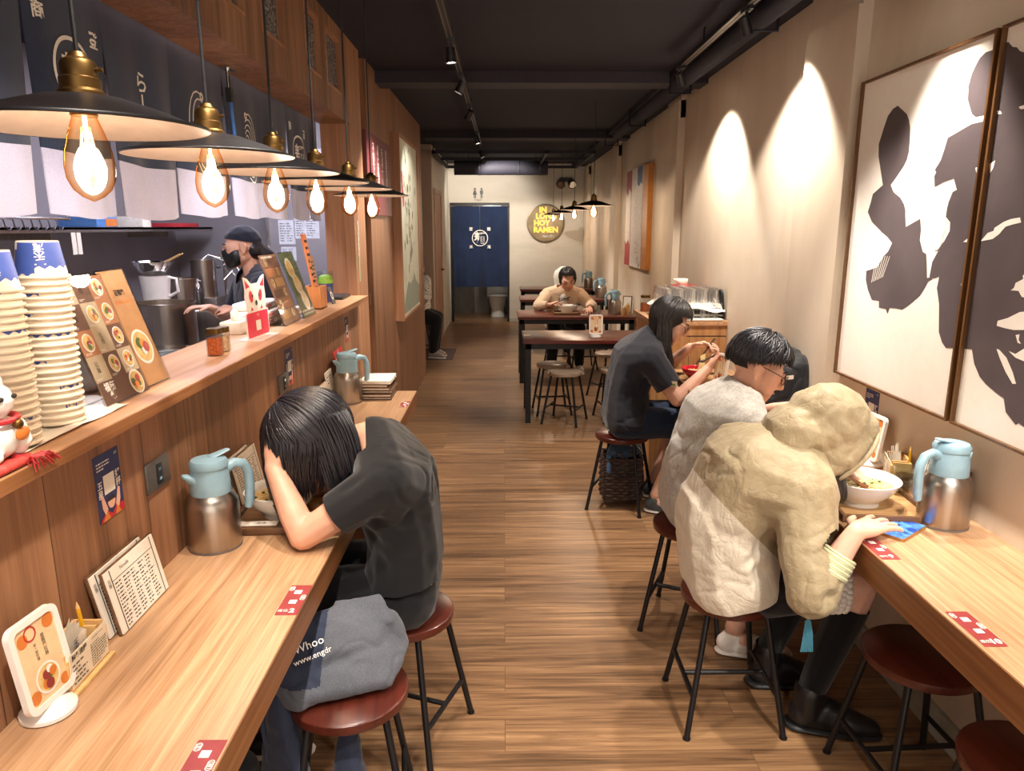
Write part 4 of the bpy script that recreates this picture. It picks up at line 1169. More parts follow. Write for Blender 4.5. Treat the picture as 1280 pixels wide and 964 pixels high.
# wall items beyond the opening
t = thing('drinks_board', 'maroon drinks board with white vertical writing on the wood wall', 'sign', (XL, 5.15, 2.0))
M = fx(XL, 5.16, 2.0); MB().prism([(-.48, -.32), (.48, -.32), (.48, .19), (-.48, .19)], .02, M).build('panel', plain('board maroon', '#6b2a30', .5), t)
b = MB()
for k, s in enumerate(('飲酒勿開車', '未滿十八歲', '禁止飲酒用', '不得下酒賣')): b.text(s, .072, M @ Matrix.Translation((.26-.17*k, -.03, .021)), .0003, vert=True, ls=.9)
b.build('lettering', M_whiteink, t)
t = thing('door_latch', 'black metal latch plate on the recessed panel of the wood wall', 'latch', (XL-.03, 4.80, 1.14))
MB().box(XL-.052, XL-.035, 4.70, 4.83, 1.08, 1.2, bev=.002).build('plate', M_black, t); MB().tube([(XL-.035, 4.76, 1.10), (XL-.015, 4.76, 1.10), (XL-.015, 4.76, 1.18), (XL-.035, 4.76, 1.18)], .006, 8).build('handle', M_chrome, t)
t = thing('scroll_painting', 'tall deep framed ink landscape painting with pink flowers on the wood wall', 'painting', (XL, 6.4, 1.6))
b = MB()
for a in ((5.78, 5.80, .86, 2.31), (6.98, 7.0, .86, 2.31), (5.8, 6.98, .86, .88), (5.8, 6.98, 2.29, 2.31)): b.box(XL, XL+.07, *a)
b.build('frame', M_post, t)
m, nt, bb = nmat('scroll silk'); n1 = N(nt, 'ShaderNodeTexNoise', i_Scale=3.2, i_Detail=6., i_Distortion=1.2); nt.links.new(coords(nt, (1, 1, .8)), n1.inputs['Vector'])
r = ramp(nt, n1.outputs[0], [(.3, S('#c9cdb8')), (.55, S('#d9dbc8')), (.75, S('#e2e2d2'))]); nt.links.new(r.outputs[0], bb.inputs['Base Color']); bb.inputs['Roughness'].default_value = .8
MB().box(XL, XL+.055, 5.80, 6.98, .88, 2.29).build('canvas', m, t)
M = fx(XL+.0555, 6.39, 1.58); R = random.Random(11)
b = MB(); 
for k in range(46):
    x, y = R.gauss(-.05, .16), R.gauss(.1, .26); s = R.uniform(.008, .028)
    b.poly([(x+s*math.cos(a)*R.uniform(.5, 1.3), y+s*1.6*math.sin(a)*R.uniform(.5, 1.3)) for a in [q*.9 for q in range(7)]], M, .0004+.0001*k/46)
for k in range(14): x, y = R.uniform(-.1, .1), R.uniform(-.35, -.05); b.rect(x, x+.008, y, y+.10, M, .0005)
b.m(1).poly([(-.55, -.68), (.58, -.68), (.58, -.52), (.35, -.46), (.2, -.38), (.05, -.47), (-.2, -.43), (-.4, -.54)], M, .0003)
b.m(2)
for x, y in ((-.42, .40), (-.40, .31), (-.36, .24)): b.poly([(x+.05*math.cos(a), y+.07*math.sin(a)*R.uniform(.7, 1.2)) for a in [q*.7 for q in range(9)]], M, .0006)
b.build('ink_picture', [plain('ink green', '#54604f', .8), plain('ink hill', '#9aa596', .8), plain('flower pink', '#c8506a', .7)], t, 0)
K_A = [(2.609, 2.008), (2.577, 1.99), (2.544, 1.971), (2.526, 1.95), (2.513, 1.923), (2.507, 1.884), (2.505, 1.846), (2.512, 1.821), (2.527, 1.802), (2.57, 1.766), (2.598, 1.744), (2.575, 1.72), (2.558, 1.712), (2.527, 1.699), (2.499, 1.677), (2.485, 1.657), (2.481, 1.637), (2.471, 1.601), (2.431, 1.614), (2.39, 1.627), (2.378, 1.591), (2.378, 1.559), (2.353, 1.522), (2.332, 1.516), (2.321, 1.479), (2.312, 1.441), (2.286, 1.446), (2.281, 1.439), (2.303, 1.43), (2.317, 1.409), (2.34, 1.381), (2.402, 1.342), (2.436, 1.325), (2.475, 1.326), (2.514, 1.323), (2.525, 1.3), (2.54, 1.316), (2.588, 1.315), (2.593, 1.339), (2.644, 1.338), (2.681, 1.372), (2.704, 1.407), (2.708, 1.44), (2.633, 1.457), (2.593, 1.5), (2.569, 1.515), (2.546, 1.546), (2.58, 1.566), (2.625, 1.583), (2.704, 1.619), (2.742, 1.655), (2.727, 1.691), (2.718, 1.719), (2.653, 1.747), (2.677, 1.794), (2.706, 1.851), (2.713, 1.893), (2.689, 1.945), (2.669, 1.983), (2.64, 2.002)]
K_B = [(2.126, 2.079), (2.162, 2.08), (2.186, 2.07), (2.2, 2.054), (2.214, 2.033), (2.223, 2.002), (2.217, 1.963), (2.189, 1.92), (2.169, 1.909), (2.125, 1.908)]
K_C = [(2.126, 1.892), (2.183, 1.892), (2.246, 1.877), (2.293, 1.866), (2.302, 1.838), (2.315, 1.803), (2.341, 1.776), (2.332, 1.768), (2.34, 1.757), (2.33, 1.723), (2.285, 1.736), (2.236, 1.743), (2.214, 1.709), (2.233, 1.704), (2.247, 1.675), (2.251, 1.657), (2.252, 1.631), (2.227, 1.615), (2.223, 1.589), (2.246, 1.555), (2.263, 1.537), (2.294, 1.492), (2.299, 1.445), (2.275, 1.442), (2.247, 1.45), (2.252, 1.414), (2.23, 1.366), (2.213, 1.281), (2.191, 1.253), (2.167, 1.238), (2.112, 1.246), (2.116, 1.431), (2.116, 1.558), (2.128, 1.699), (2.114, 1.698), (2.121, 1.737), (2.123, 1.787)]
K_SL = [(2.257, 1.628), (2.264, 1.592), (2.278, 1.555), (2.291, 1.529), (2.272, 1.53), (2.251, 1.555), (2.254, 1.58), (2.244, 1.592)]
K_n1 = [(2.121, 1.77), (2.138, 1.766), (2.129, 1.746), (2.113, 1.739)]
K_e1 = [(2.13, 1.569), (2.15, 1.557), (2.129, 1.557)]
K_e2 = [(2.113, 1.44), (2.135, 1.436), (2.128, 1.421), (2.111, 1.421)]
K_e3 = [(2.11, 1.336), (2.127, 1.329), (2.124, 1.315), (2.109, 1.317)]
K_P2top = [(2.085, 2.086), (2.071, 2.086), (2.049, 2.068), (2.033, 2.064), (2.018, 2.051), (2.003, 2.045), (1.983, 2.022)]
K_P2bot = [(2.045, 1.254), (2.026, 1.215), (1.994, 1.183), (1.965, 1.169), (1.965, 1.169), (1.919, 1.154), (1.885, 1.146), (1.87, 1.112), (1.826, 1.088), (1.816, 1.096), (1.796, 1.091)]
K_w1 = [(2.069, 1.563), (2.046, 1.584), (2.022, 1.59), (2.02, 1.598), (1.986, 1.614), (1.96, 1.621), (1.925, 1.625), (1.918, 1.612), (1.953, 1.606), (1.976, 1.601), (1.996, 1.582), (2.021, 1.568), (2.069, 1.561)]
K_w2 = [(1.874, 1.484), (1.883, 1.476), (1.879, 1.468), (1.905, 1.456), (1.909, 1.442), (1.92, 1.435), (1.89, 1.436), (1.875, 1.422), (1.86, 1.42)]
K_w3 = [(1.954, 1.335), (1.953, 1.349), (1.916, 1.361), (1.874, 1.382), (1.853, 1.386), (1.843, 1.339), (1.886, 1.333), (1.918, 1.333)]
K_w4 = [(1.941, 1.273), (1.929, 1.272), (1.897, 1.256), (1.866, 1.223), (1.847, 1.195), (1.86, 1.192), (1.893, 1.218), (1.924, 1.251)]
K_w5 = [(1.876, 1.321), (1.862, 1.325), (1.862, 1.31), (1.851, 1.301), (1.864, 1.302)]
K_w6 = [(1.893, 1.275), (1.866, 1.272), (1.833, 1.294), (1.825, 1.258), (1.863, 1.262)]
K_w7 = [(2.078, 1.772), (2.056, 1.78), (2.06, 1.76), (2.071, 1.746)]
K_w8 = [(2.079, 1.913), (2.062, 1.909), (2.055, 1.901), (2.073, 1.902)]
K_w9 = [(1.992, 1.909), (1.967, 1.911), (1.964, 1.9), (1.983, 1.902)]
# ------------------------------------------------------------------ ink brush diptych on the right wall
X0 = 1.355
def fp(l): return [(-max(y, 2.122), z) for y, z in l]
def fq(l): return [(-min(y, 2.079), z) for y, z in l]
Mp = fmx(X0, 0, 0)
M_canvas = plain('canvas white', '#e9e2d8', .85, mott=.02); M_brush = cloth('brush ink', '#5a4f51', '#4f4547', 500, .9, .1, 0)
M_frm = wood('frame walnut', ['#3f2814', '#5f3f20', '#7a552e'], 2, 1., .4); 
def panel(label, y0, y1, z0, z1):
    t = thing('ink_painting', label, 'painting', (X0, (y0+y1)/2, z0), 'ink paintings on the right wall')
    MB().box(X0, XR, y0, y1, z0, z1).build('canvas', M_canvas, t)
    b = MB()
    w = .008
    for a in ((y0-w, y0, z0-w, z1+w), (y1, y1+w, z0-w, z1+w), (y0, y1, z0-w, z0), (y0, y1, z1, z1+w)): b.box(X0-.012, XR, *a)
    b.build('frame', M_frm, t); return t
p1 = panel('left framed panel of the big black brush ink painting on the right wall', 2.115, 2.862, 1.03, 2.122)
b = MB()
for k, l in enumerate((K_A, K_B, K_C)): b.poly(fp(l), Mp, .0006+.0001*k)
b.m(1)
for l in (K_SL, K_n1, K_e1, K_e2, K_e3): b.poly(fp(l), Mp, .0012)
R = random.Random(1)
for k in range(7):   # dry brush streaks
    y = 2.66-.012*k; b.poly([(-y, 1.40+.004*k), (-y+.004, 1.402+.004*k), (-y+.02+.003*k, 1.50), (-y+.017+.003*k, 1.50)], Mp, .0012)
b.build('brush_strokes', [M_brush, M_canvas], p1, 0, False)
p2 = panel('right framed panel of the big black brush ink painting, cut off by the right edge', 1.33, 2.078, 1.03, 2.122)
b = MB(); top = fq(K_P2top); bot = fq(K_P2bot)
b.poly([(-2.078, 2.086)]+top+[(-1.93, 1.99), (-1.80, 1.97), (-1.66, 1.90), (-1.56, 1.74), (-1.55, 1.50), (-1.62, 1.30), (-1.70, 1.14)]+bot[::-1]+[(-2.078, 1.25)], Mp, .0006)
b.poly([(-1.50, 1.95), (-1.40, 1.90), (-1.37, 1.72), (-1.44, 1.62), (-1.52, 1.76)], Mp, .0007)
b.m(1)
for l in (K_w1, K_w2, K_w3, K_w4, K_w5, K_w6, K_w7, K_w8, K_w9): b.poly(fq(l), Mp, .0012)
b.build('brush_strokes', [M_brush, M_canvas], p2, 0, False)
# striped art piece far along the wall
t = thing('striped_wall_art', 'narrow wall art of red, white, blue and ochre vertical panels on the right wall', 'painting', (1.36, 7.5, 1.7))
c1 = plain('art red', '#a8323c', .6); c2 = plain('art blue', '#3c4a78', .6); c3 = plain('art ochre', '#b9772c', .6); c4 = plain('art white', '#d9d2cc', .7, mott=.12)
M = fmx(1.335, 0, 0)
for i, (y0, y1, m_) in enumerate(((7.78, 8.1, c1), (7.47, 7.77, c4), (7.17, 7.46, c4), (6.92, 7.16, c3))):
    q = MB().box(1.335 if i < 3 else 1.34, XR, y0, y1, 1.20, 2.18).build('art_panel', m_, t)
    b = MB(); R = random.Random(i)
    if i == 0: b.poly([(-8.09, 1.46), (-8.0, 1.42), (-7.9, 1.47), (-7.79, 1.42), (-7.79, 1.95), (-7.9, 2.0), (-8.0, 1.92), (-8.09, 1.98)], M, .001); b.build('paint', c4, q)
    if i == 2:
        b.poly([(-7.45, 2.18), (-7.45, 2.02), (-7.35, 1.99), (-7.25, 2.03), (-7.18, 2.0), (-7.18, 2.18)], M, .001); 
        for k in range(16): x, z = -R.uniform(7.2, 7.44), R.uniform(1.22, 1.45); b.poly([(x-.012, z-.01), (x+.014, z-.006), (x+.004, z+.016)], M, .001)
        b.build('paint', c2, q)

# ------------------------------------------------------------------ trays, bowls and food at the counters
def tray(label, x, y, z, w, l, a):
    t = thing('wooden_tray', label, 'tray', (x, y, z), 'wooden trays', a)
    M = Matrix.LocRotScale(V((x, y, z)), Matrix.Rotation(a, 3, 'Z'), None)
    MB().box(-w/2+.008, w/2-.008, -l/2+.008, l/2-.008, .003, .010, M).build('tray_base', M_tray, t)
    b = MB()
    for s in (-1, 1):
        b.box(s*w/2-(.012 if s > 0 else 0), s*w/2+(.012 if s < 0 else 0), -l/2, l/2, 0, .024, M, .003)
        b.box(-w/2+.012, w/2-.012, s*l/2-(.012 if s > 0 else 0), s*l/2+(.012 if s < 0 else 0), 0, .024, M, .003)
    b.build('tray_rim', M_trayrim, t)
    b = MB(); b.rect(-w/2+.014, w/2-.014, -l/2+.014, l/2-.014, M, .0105); 
    return t
def bowl(label, x, y, z, r, h, mat, food=True, foot=.5):
    t = thing('ramen_bowl', label, 'bowl', (x, y, z), 'ramen bowls')
    c = (x, y, z)
    P = [(0, .004), (r*foot*.82, .004), (r*foot*.84, 0), (r*foot, 0), (r*foot, .012), (r*foot*1.08, .016), (r*.80, h*.52), (r*.93, h*.8), (r, h-.002), (r-.003, h), (r-.006, h-.003), (r*.90, h*.78), (r*.74, h*.5), (r*.45, .022), (0, .018)]
    MB().lathe(P, 48, None, c).build('bowl_body', mat, t, 50)
    if food:
        b = MB(); zz = h*.68; b.lathe([(0, zz), (r*.84, zz)], 36, None, c); R = random.Random(int(x*100)+5)
        b.m(1)
        for k in range(34):
            a, d = R.uniform(0, 6.28), R.uniform(0, r*.5); cx, cy = x+d*math.cos(a), y+d*math.sin(a); q = R.uniform(0, 6.28); pts = []
            for j in range(6): pts.append((cx+.012*j*math.cos(q+j*.35)-.03*math.cos(q), cy+.012*j*math.sin(q+j*.35)-.03*math.sin(q), z+zz+.003+.004*math.sin(j+k)))
            b.tube([p_ for p_ in pts if math.hypot(p_[0]-x, p_[1]-y) < r*.8] or pts[:2], .0022, 5)
        b.m(2)
        for k in range(9):
            a, d = R.uniform(0, 6.28), R.uniform(.1, .72)*r; b.sphere((x+d*math.cos(a), y+d*math.sin(a), z+zz+.003), (.006, .004, .003), None, 8)
        b.build('noodle_soup', [M_broth, M_noodle, M_green], t, 60)
    return t
def spoon(name, label, p0, p1, mat, cat='spoon'):
    t = thing(name, label, cat, p0)
    p0, p1 = V(p0), V(p1); d = (p1-p0).normalized()
    MB().tube([p0+d*.03, p0+d*.07, p1], [.006, .0042, .0058], 8, sq=.6).build('handle', mat, t)
    b = MB(); b.hull([(p0+d*.012, (.017, .017, .006)), (p0+d*.03, (.008, .008, .005))]); b.build('spoon_bowl', mat, t, 60)
M_wspoon = plain('brown wood spoon', '#8b5734', .4)
tray('wooden tray under the bowl of the black haired woman on the left counter', -.66, 2.05, .75, .27, .30, .05)
bowl('white ramen bowl in front of the black haired woman on the left counter', -.665, 2.035, .7605, .108, .082, M_ceramic)
spoon('wooden_spoon', 'brown wooden spoon resting in the bowl of the black haired woman', (-.64, 2.05, .82), (-.645, 1.955, .905), M_wspoon)
t = thing('paper_slip', 'white paper chopstick sleeve with blue print on the near edge of the left tray', 'paper', (-.72, 1.93, .78))
M = fup(-.712, 1.922, .7755, .05); b = MB(); b.prism([(-.065, -.014), (.065, -.014), (.065, .016), (-.065, .016)], .002, M); b.m(1).text('禾滝', .014, M @ Matrix.Translation((.02, 0, .003)), 0); b.build('sleeve', [M_paper, M_navyp], t)
t = thing('water_glass', 'small clear glass beside the elbow of the black haired woman', 'glass', (-.50, 1.98, .75), 'water glasses')
MB().lathe([(0, 0), (.026, 0), (.031, .075), (.0295, .075), (.0245, .006), (0, .006)], 28, None, (-.505, 1.96, .75)).build('glass_body', M_glass, t)

tray('wooden tray under the white bowl of the hooded diner on the right counter', 1.145, 2.12, .75, .27, .32, -.10)
bowl('large white ramen bowl in front of the hooded diner on the right counter', 1.11, 2.11, .7605, .112, .082, M_ceramic)
spoon('wooden_spoon', 'brown wooden spoon leaning in the white bowl of the hooded diner', (1.115, 2.09, .815), (1.03, 2.07, .868), M_wspoon)
for i, (x, y) in enumerate(((1.315, 2.235), (1.275, 2.18))):
    t = thing('water_glass', ['clear water glass standing right behind the big white bowl on the right', 'low clear glass between the big white bowl and the thermos on the right'][i], 'glass', (x, y, .75), 'water glasses')
    c = (x, y, .7602); r = .036 - .004*i; h = .075-.02*i
    MB().lathe([(0, 0), (r*.8, 0), (r, h), (r-.0018, h), (r*.8-.002, .008), (0, .008)], 28, None, c).build('glass_body', M_glass, t)
    MB().lathe([(0, .009), (r*.8-.002, .009), (r*.92-.002, h*.6), (0, h*.6)], 24, None, c).build('water', clear('water', '#e9d9c0', .03, .02, .8), t)
t = thing('phone', 'smartphone with a blue lit screen under the hooded diner\'s fingers', 'phone', (1.135, 1.915, .75))
M = fup(1.135, 1.912, .7502, .55)
MB().prism(rrect(.078, .152, .010), .008, M @ Matrix.Rotation(PI/2+.12, 4, 'Z')).build('phone_body', plain('phone gold', '#b08a58', .3, .7), t)
m, nt, bb = nmat('phone screen'); n1 = N(nt, 'ShaderNodeTexNoise', i_Scale=22., i_Detail=2.); nt.links.new(coords(nt), n1.inputs['Vector'])
r = ramp(nt, n1.outputs[0], [(.4, S('#1d3c86')), (.55, S('#4d83d8')), (.7, S('#0d1530'))]); nt.links.new(r.outputs[0], bb.inputs['Base Color']); nt.links.new(r.outputs[0], bb.inputs['Emission Color']); bb.inputs['Emission Strength'].default_value = .6; bb.inputs['Roughness'].default_value = .1
MB().prism(rrect(.072, .146, .008), .0006, M @ Matrix.Rotation(PI/2+.12, 4, 'Z'), .008).build('screen', m, t)
for i, (x, y, a, l) in enumerate(((1.22, 2.46, .6, 'folded white paper napkin on the right counter under the menu stand'), (1.16, 2.40, -.3, 'crumpled white paper beside the big white bowl'))):
    t = thing('paper_napkin', l, 'napkin', (x, y, .75)); M = fup(x, y, .751, a)
    b = MB(); b.add([(-.05, -.04, 0), (.05, -.04, .002), (.05, .04, .012), (-.05, .04, .004), (0, 0, .016)], [(0, 1, 4), (1, 2, 4), (2, 3, 4), (3, 0, 4)], M); b.build('sheet', M_paper, t, 0)
tray('wooden tray under the red bowl of the long haired diner', 1.10, 3.95, .75, .26, .32, .0)
bowl('red ramen bowl in front of the long haired diner', 1.075, 3.94, .7605, .085, .072, M_redbowl, True, .42)
tray('wooden tray in front of the man in the grey shirt, half behind the backpack', 1.15, 2.83, .75, .24, .28, .0)
tray('wooden tray under the bowl of the woman in cream at the second table', .66, 7.62, .70, .28, .24, 0)
bowl('white ramen bowl in front of the woman in the cream cardigan', .665, 7.62, .7105, .10, .085, M_ceramic, True, .55)
t = thing('water_glass', 'clear glass on the second dining table beside the woman in cream', 'glass', (.50, 7.55, .70), 'water glasses')
MB().lathe([(0, 0), (.028, 0), (.034, .08), (.032, .08), (.026, .006), (0, .006)], 24, None, (1.0, 7.62, .70)).build('glass_body', M_glass, t)
t = thing('paper_sleeve', 'white folded paper on the second dining table right of the bowl', 'paper', (.83, 7.55, .70)); MB().box(.80, .87, 7.50, 7.53, .70, .708).build('sheet', M_paper, t)
for i, (x, y, h, l) in enumerate(((1.29, 7.52, .13, 'pale condiment bottle beside the thermos on the second dining table'), (1.25, 7.48, .10, 'small spice bottle beside the thermos on the second dining table'))):
    t = thing('condiment_bottle', l, 'bottle', (x, y, .70)); c = (x, y, .70)
    MB().lathe([(0, 0), (.026, 0), (.027, h*.7), (.018, h*.85), (0, h*.85)], 20, None, c).build('bottle_body', plain('sauce %d' % i, ['#c79a58', '#a97a4a'][i], .3), t)
    MB().lathe([(.0, h*.85), (.016, h*.85), (.014, h), (0, h)], 16, None, c).build('cap', M_cream, t)
t = thing('standing_menu', 'small wooden framed menu beside the thermos on the second dining table', 'menu', (1.33, 7.7, .70))
M = frame((1.32, 7.72, .70), (.9, -.4, 0), (0, .15, 1)); MB().prism([(-.05, 0), (.05, 0), (.05, .18), (-.05, .18)], .012, M).build('frame', M_trayrim, t); MB().prism([(-.04, .01), (.04, .01), (.04, .17), (-.04, .17)], .001, M, .012).build('sheet', M_paper, t)

# ------------------------------------------------------------------ wooden cabinet with glasses
t = thing('wooden_cabinet', 'oak cabinet between the right counter and the dining tables', 'cabinet', (1.17, 4.75, 0))
M_cab = wood('cabinet oak', ['#8f5f36', '#b07f4f', '#c39460'], 2, .8, .45)
MB().box(.935, XR, 4.46, 5.08, 0, 1.0).build('body', M_cab, t)
MB().box(.92, XR, 4.44, 5.10, 1.0, 1.03, bev=.002).build('cabinet_top', M_ledge, t)
b = MB()
for y in (4.4585,): b.box(1.16, 1.163, y, y+.002, .06, .93); b.box(.94, XR, y, y+.002, .93, .936)
b.build('door_gap', M_ink, t)
t = thing('glass_crate', 'clear plastic dishwasher rack holding the water glasses on the cabinet', 'rack', (1.19, 4.68, 1.03))
b = MB(); x0, x1, y0, y1 = .995, 1.375, 4.49, 4.86
for z in (1.06, 1.10): 
    for a in ((x0, x1, y0, y0+.006), (x0, x1, y1-.006, y1), (x0, x0+.006, y0, y1), (x1-.006, x1, y0, y1)): b.box(*a, z-.006, z+.006)
for k in range(9):
    x = x0+(x1-x0)*k/8; b.box(x-.003, x+.003, y0, y0+.006, 1.03, 1.11); b.box(x-.003, x+.003, y1-.006, y1, 1.03, 1.11)
b.box(x0, x1, y0, y1, 1.03, 1.036); b.build('rack_frame', plain('rack grey', '#8b8880', .4), t)
t = thing('white_towel', 'white towel laid over the rack under the upper water glasses', 'towel', (1.19, 4.68, 1.12))
b = MB(); n = 16; vs = []
for i in range(n+1):
    for j in range(n+1):
        u, v = i/n, j/n; x, y = .965+.415*u, 4.47+.40*v; z = 1.128+.004*noise.noise(V((x*30, y*30, 0)))-(.035*max(0, 1-v*9))*(1+.4*math.sin(u*9))-.03*max(0, 1-u*9)
        vs.append((x, y, z))
b.add(vs, [(i*(n+1)+j, (i+1)*(n+1)+j, (i+1)*(n+1)+j+1, i*(n+1)+j+1) for i in range(n) for j in range(n)]); b.build('towel_cloth', M_tank, t)
t = thing('white_towel', 'white towel folded on the cabinet top below the glass rack', 'towel', (1.19, 4.46, 1.03)); 
b = MB(); b.box(.98, 1.36, 4.435, 4.50, 1.031, 1.043, bev=.004); b.build('towel_cloth', M_tank, t)
def tumbler(label, group):
    t = thing('water_glass', label, 'glass', (0, 0, 0), group)
    MB().lathe([(.033, 0), (.0275, .085), (.025, .088), (0, .088), (0, .080), (.024, .080), (.0312, .001)], 16).build('glass_body', M_glass2, t); return t
M_glass2 = clear('rack glass', '#ffffff', .30, .12, 1.)
tg = None; l1 = 'upside down water glass on the towel over the rack on the cabinet'; l2 = 'upside down water glass inside the rack under the towel on the cabinet'
for lev, z in ((0, 1.037), (1, 1.134)):
    for i in range(5):
        for j in range(5):
            x, y = 1.03+.075*i, 4.53+.073*j
            if tg is None: tg = tumbler(l2, 'water glasses in the cabinet rack'); tg.location = (x, y, z)
            else: dup(tg, (x, y, z), 0, l1 if lev else l2, 'water glasses on the towel' if lev else 'water glasses in the cabinet rack')
t = thing('tissue_pack', 'red tissue pack with a white tissue sticking up behind the glasses', 'tissues', (1.25, 5.02, 1.03))
MB().box(1.16, 1.33, 4.95, 5.07, 1.031, 1.21, bev=.006).build('pack', M_red, t); b = MB(); b.hull([((1.24, 5.01, 1.21), (.03, .02, .005)), ((1.22, 5.01, 1.25), (.055, .02, .006))]); b.build('tissue', M_paper, t, 60)
t = thing('spice_jar', 'glass jar of red spice on the left corner of the cabinet', 'jar', (.97, 4.98, 1.03)); c = (.975, 4.97, 1.03)
MB().lathe([(0, 0), (.035, 0), (.036, .085), (.028, .095), (0, .095)], 20, None, c).build('glass_body', M_glass, t); MB().lathe([(0, .003), (.032, .003), (.032, .06), (0, .06)], 20, None, c).build('spice', plain('cabinet chilli', '#a3522a', .6, mott=.4, ms=150), t); MB().lathe([(.033, .095), (.033, .112), (0, .112)], 20, None, c).build('lid', M_brass, t)
t = thing('sanitizer_bottle', 'small pale blue bottle beside the spice jar on the cabinet', 'bottle', (.99, 4.75, 1.03)); c = (.985, 4.70, 1.03)
MB().prism(rrect(.055, .04, .01), .08, Matrix.Translation(c)).build('bottle_body', plain('pale blue liquid', '#a9c8e6', .25), t); MB().lathe([(.012, .08), (.012, .10), (0, .10)], 14, None, c).build('cap', M_white, t)
t = thing('ladle', 'steel ladle lying on the left edge of the cabinet top', 'ladle', (.96, 4.6, 1.03))
MB().tube([(.955, 4.58, 1.036), (.99, 4.66, 1.055), (1.0, 4.75, 1.06)], .004, 8).build('handle', M_chrome, t); b = MB(); b.hull([((.955, 4.56, 1.04), (.025, .025, .009))]); b.build('scoop', M_chrome, t, 60)
t = thing('dark_tray', 'black tray leaning on the wall at the right end of the cabinet', 'tray', (1.36, 4.6, 1.03))
M = frame((1.385, 4.60, 1.031), (0, -1, 0), (-.12, 0, 1)); MB().prism(rrect(.24, .19, .03), .012, M @ Matrix.Translation((0, .095, 0))).build('tray_body', M_blackp, t)
b = MB(); ring2(b, M @ Matrix.Translation((0, .095, 0)), .08, .072, .0125, 24); b.build('rim', M_black, t)

# ------------------------------------------------------------------ round gold sign, toilet sign, curtain at the back
t = thing('round_sign', 'round gold shop sign with yellow letters on the back wall', 'sign', (.70, YB-.05, 1.67))
M = fmy(.70, YB-.02, 1.665)
b = MB(); b.lathe([(0, 0), (.305, 0), (.315, .006), (.315, .02), (.30, .024), (.295, .018), (0, .018)], 56, M); b.build('disc', plain('gold disc', '#7d7058', .42, .55, mott=.25, ms=9), t, 30)
b = MB()
for k in range(34): b.rect(-.28, .28, -.29+.017*k, -.287+.017*k, M, .0186)
for k in range(34):
    pass
b = MB()
for k in range(-16, 17):
    y = k*.0175; w = math.sqrt(max(0, .29**2-y*y)); b.rect(-w, w, y-.002, y+.002, M, .0186)
b.build('engraved_lines', plain('sign line', '#6f6248', .4, .5), t)
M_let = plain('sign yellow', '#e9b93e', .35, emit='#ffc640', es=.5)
b = MB()
for s, y, x in (('IN', .215, -.045), ('LONG', .112, .01), ('HOY', .0, -.065), ('RAMEN', -.112, .005)): b.text(s, .125, M @ Matrix.Translation((x, y, .019)), 0, bold=.005, d=.006)
b.build('lettering', M_let, t)
b = MB(); b.text('noodle', .07, M @ Matrix.Translation((.05, -.21, .019)), 0, d=.004); b.build('script_lettering', M_chrome, t)
t = thing('toilet_sign', 'black man and woman toilet symbols above the curtained doorway', 'sign', (-.43, YB, 2.12))
M = fmy(-.43, YB-.004, 2.16); b = MB()
for s in (-1, 1):
    N_ = M @ Matrix.Translation((s*.055, 0, 0)); ring2(b, N_ @ Matrix.Translation((0, .062, 0)), .018, .0001, 0, 16)
    if s < 0: b.prism([(-.035, -.03), (.035, -.03), (.014, .04), (-.014, .04)], .003, N_)
    else: b.prism([(-.024, -.02), (.024, -.02), (.026, .04), (-.026, .04)], .003, N_)
    b.prism([(-.016, -.085), (-.003, -.085), (-.003, -.02), (-.016, -.02)], .003, N_); b.prism([(.003, -.085), (.016, -.085), (.016, -.02), (.003, -.02)], .003, N_)
b.text('TOILET', .042, M @ Matrix.Translation((0, -.118, 0)), 0, d=.003); b.build('symbols', M_blackp, t)
t = thing('door_curtain', 'navy split noren curtain with a white round emblem hanging in the back doorway', 'curtain', (-.41, YB-.04, 1.95))
MB().tube([(-.90, YB-.035, 1.945), (.09, YB-.035, 1.945)], .008, 10).build('rod', M_chrome, t)
for i, (a, c) in enumerate(((-.862, -.412), (-.402, .058))):
    nu, nv = 26, 30; vs = []
    def dpt(u, v, a=a, c=c, i=i):
        k = (1-v)**.7; return (a+(c-a)*u+.01*k*math.sin(9*v+i), YB-.035+.020*k*math.sin(u*10+i*2+v*2)+.008*math.sin(u*22)*k, .60+1.34*v)
    for q in range(nv+1):
        for p_ in range(nu+1): vs.append(dpt(p_/nu, q/nv))
    b = MB(); b.add(vs, [(q*(nu+1)+p_, q*(nu+1)+p_+1, (q+1)*(nu+1)+p_+1, (q+1)*(nu+1)+p_) for q in range(nv) for p_ in range(nu)])
    b.build('flap', M_navyd, t, 80)
g = MB(); ring2(g, Matrix.Identity(4), .135, .122, 0, 40); g.text('麺', .20, Matrix.Translation((0, -.01, 0)), 0, bold=.003)
for x, y, s in ((-.15, .145, '登'), (.15, .145, '龍'), (-.15, -.15, '禾'), (.15, -.15, '滝')): g.text(s, .062, Matrix.Translation((x, y, 0)), 0, bold=.001)
for v in g.bm.verts: v.co = V((v.co.x-.405, YB-.064, 1.42+v.co.y))
g.build('emblem', M_whiteink, t, 0)
t = thing('toilet_pan', 'white toilet pan glimpsed under the curtain at the back', 'toilet', (-.12, YB+.75, 0))  # a toilet pan with cistern, no basin
b = MB(); b.lathe([(0, .0), (.13, 0), (.11, .12), (.17, .34), (.19, .38), (.16, .385), (0, .30)], 28, None, (-.12, YB+.75, 0)); b.build('pan', M_ceramic, t); MB().box(-.32, .08, YB+1.0, YB+1.2, .3, .72, bev=.02).build('cistern', M_ceramic, t)

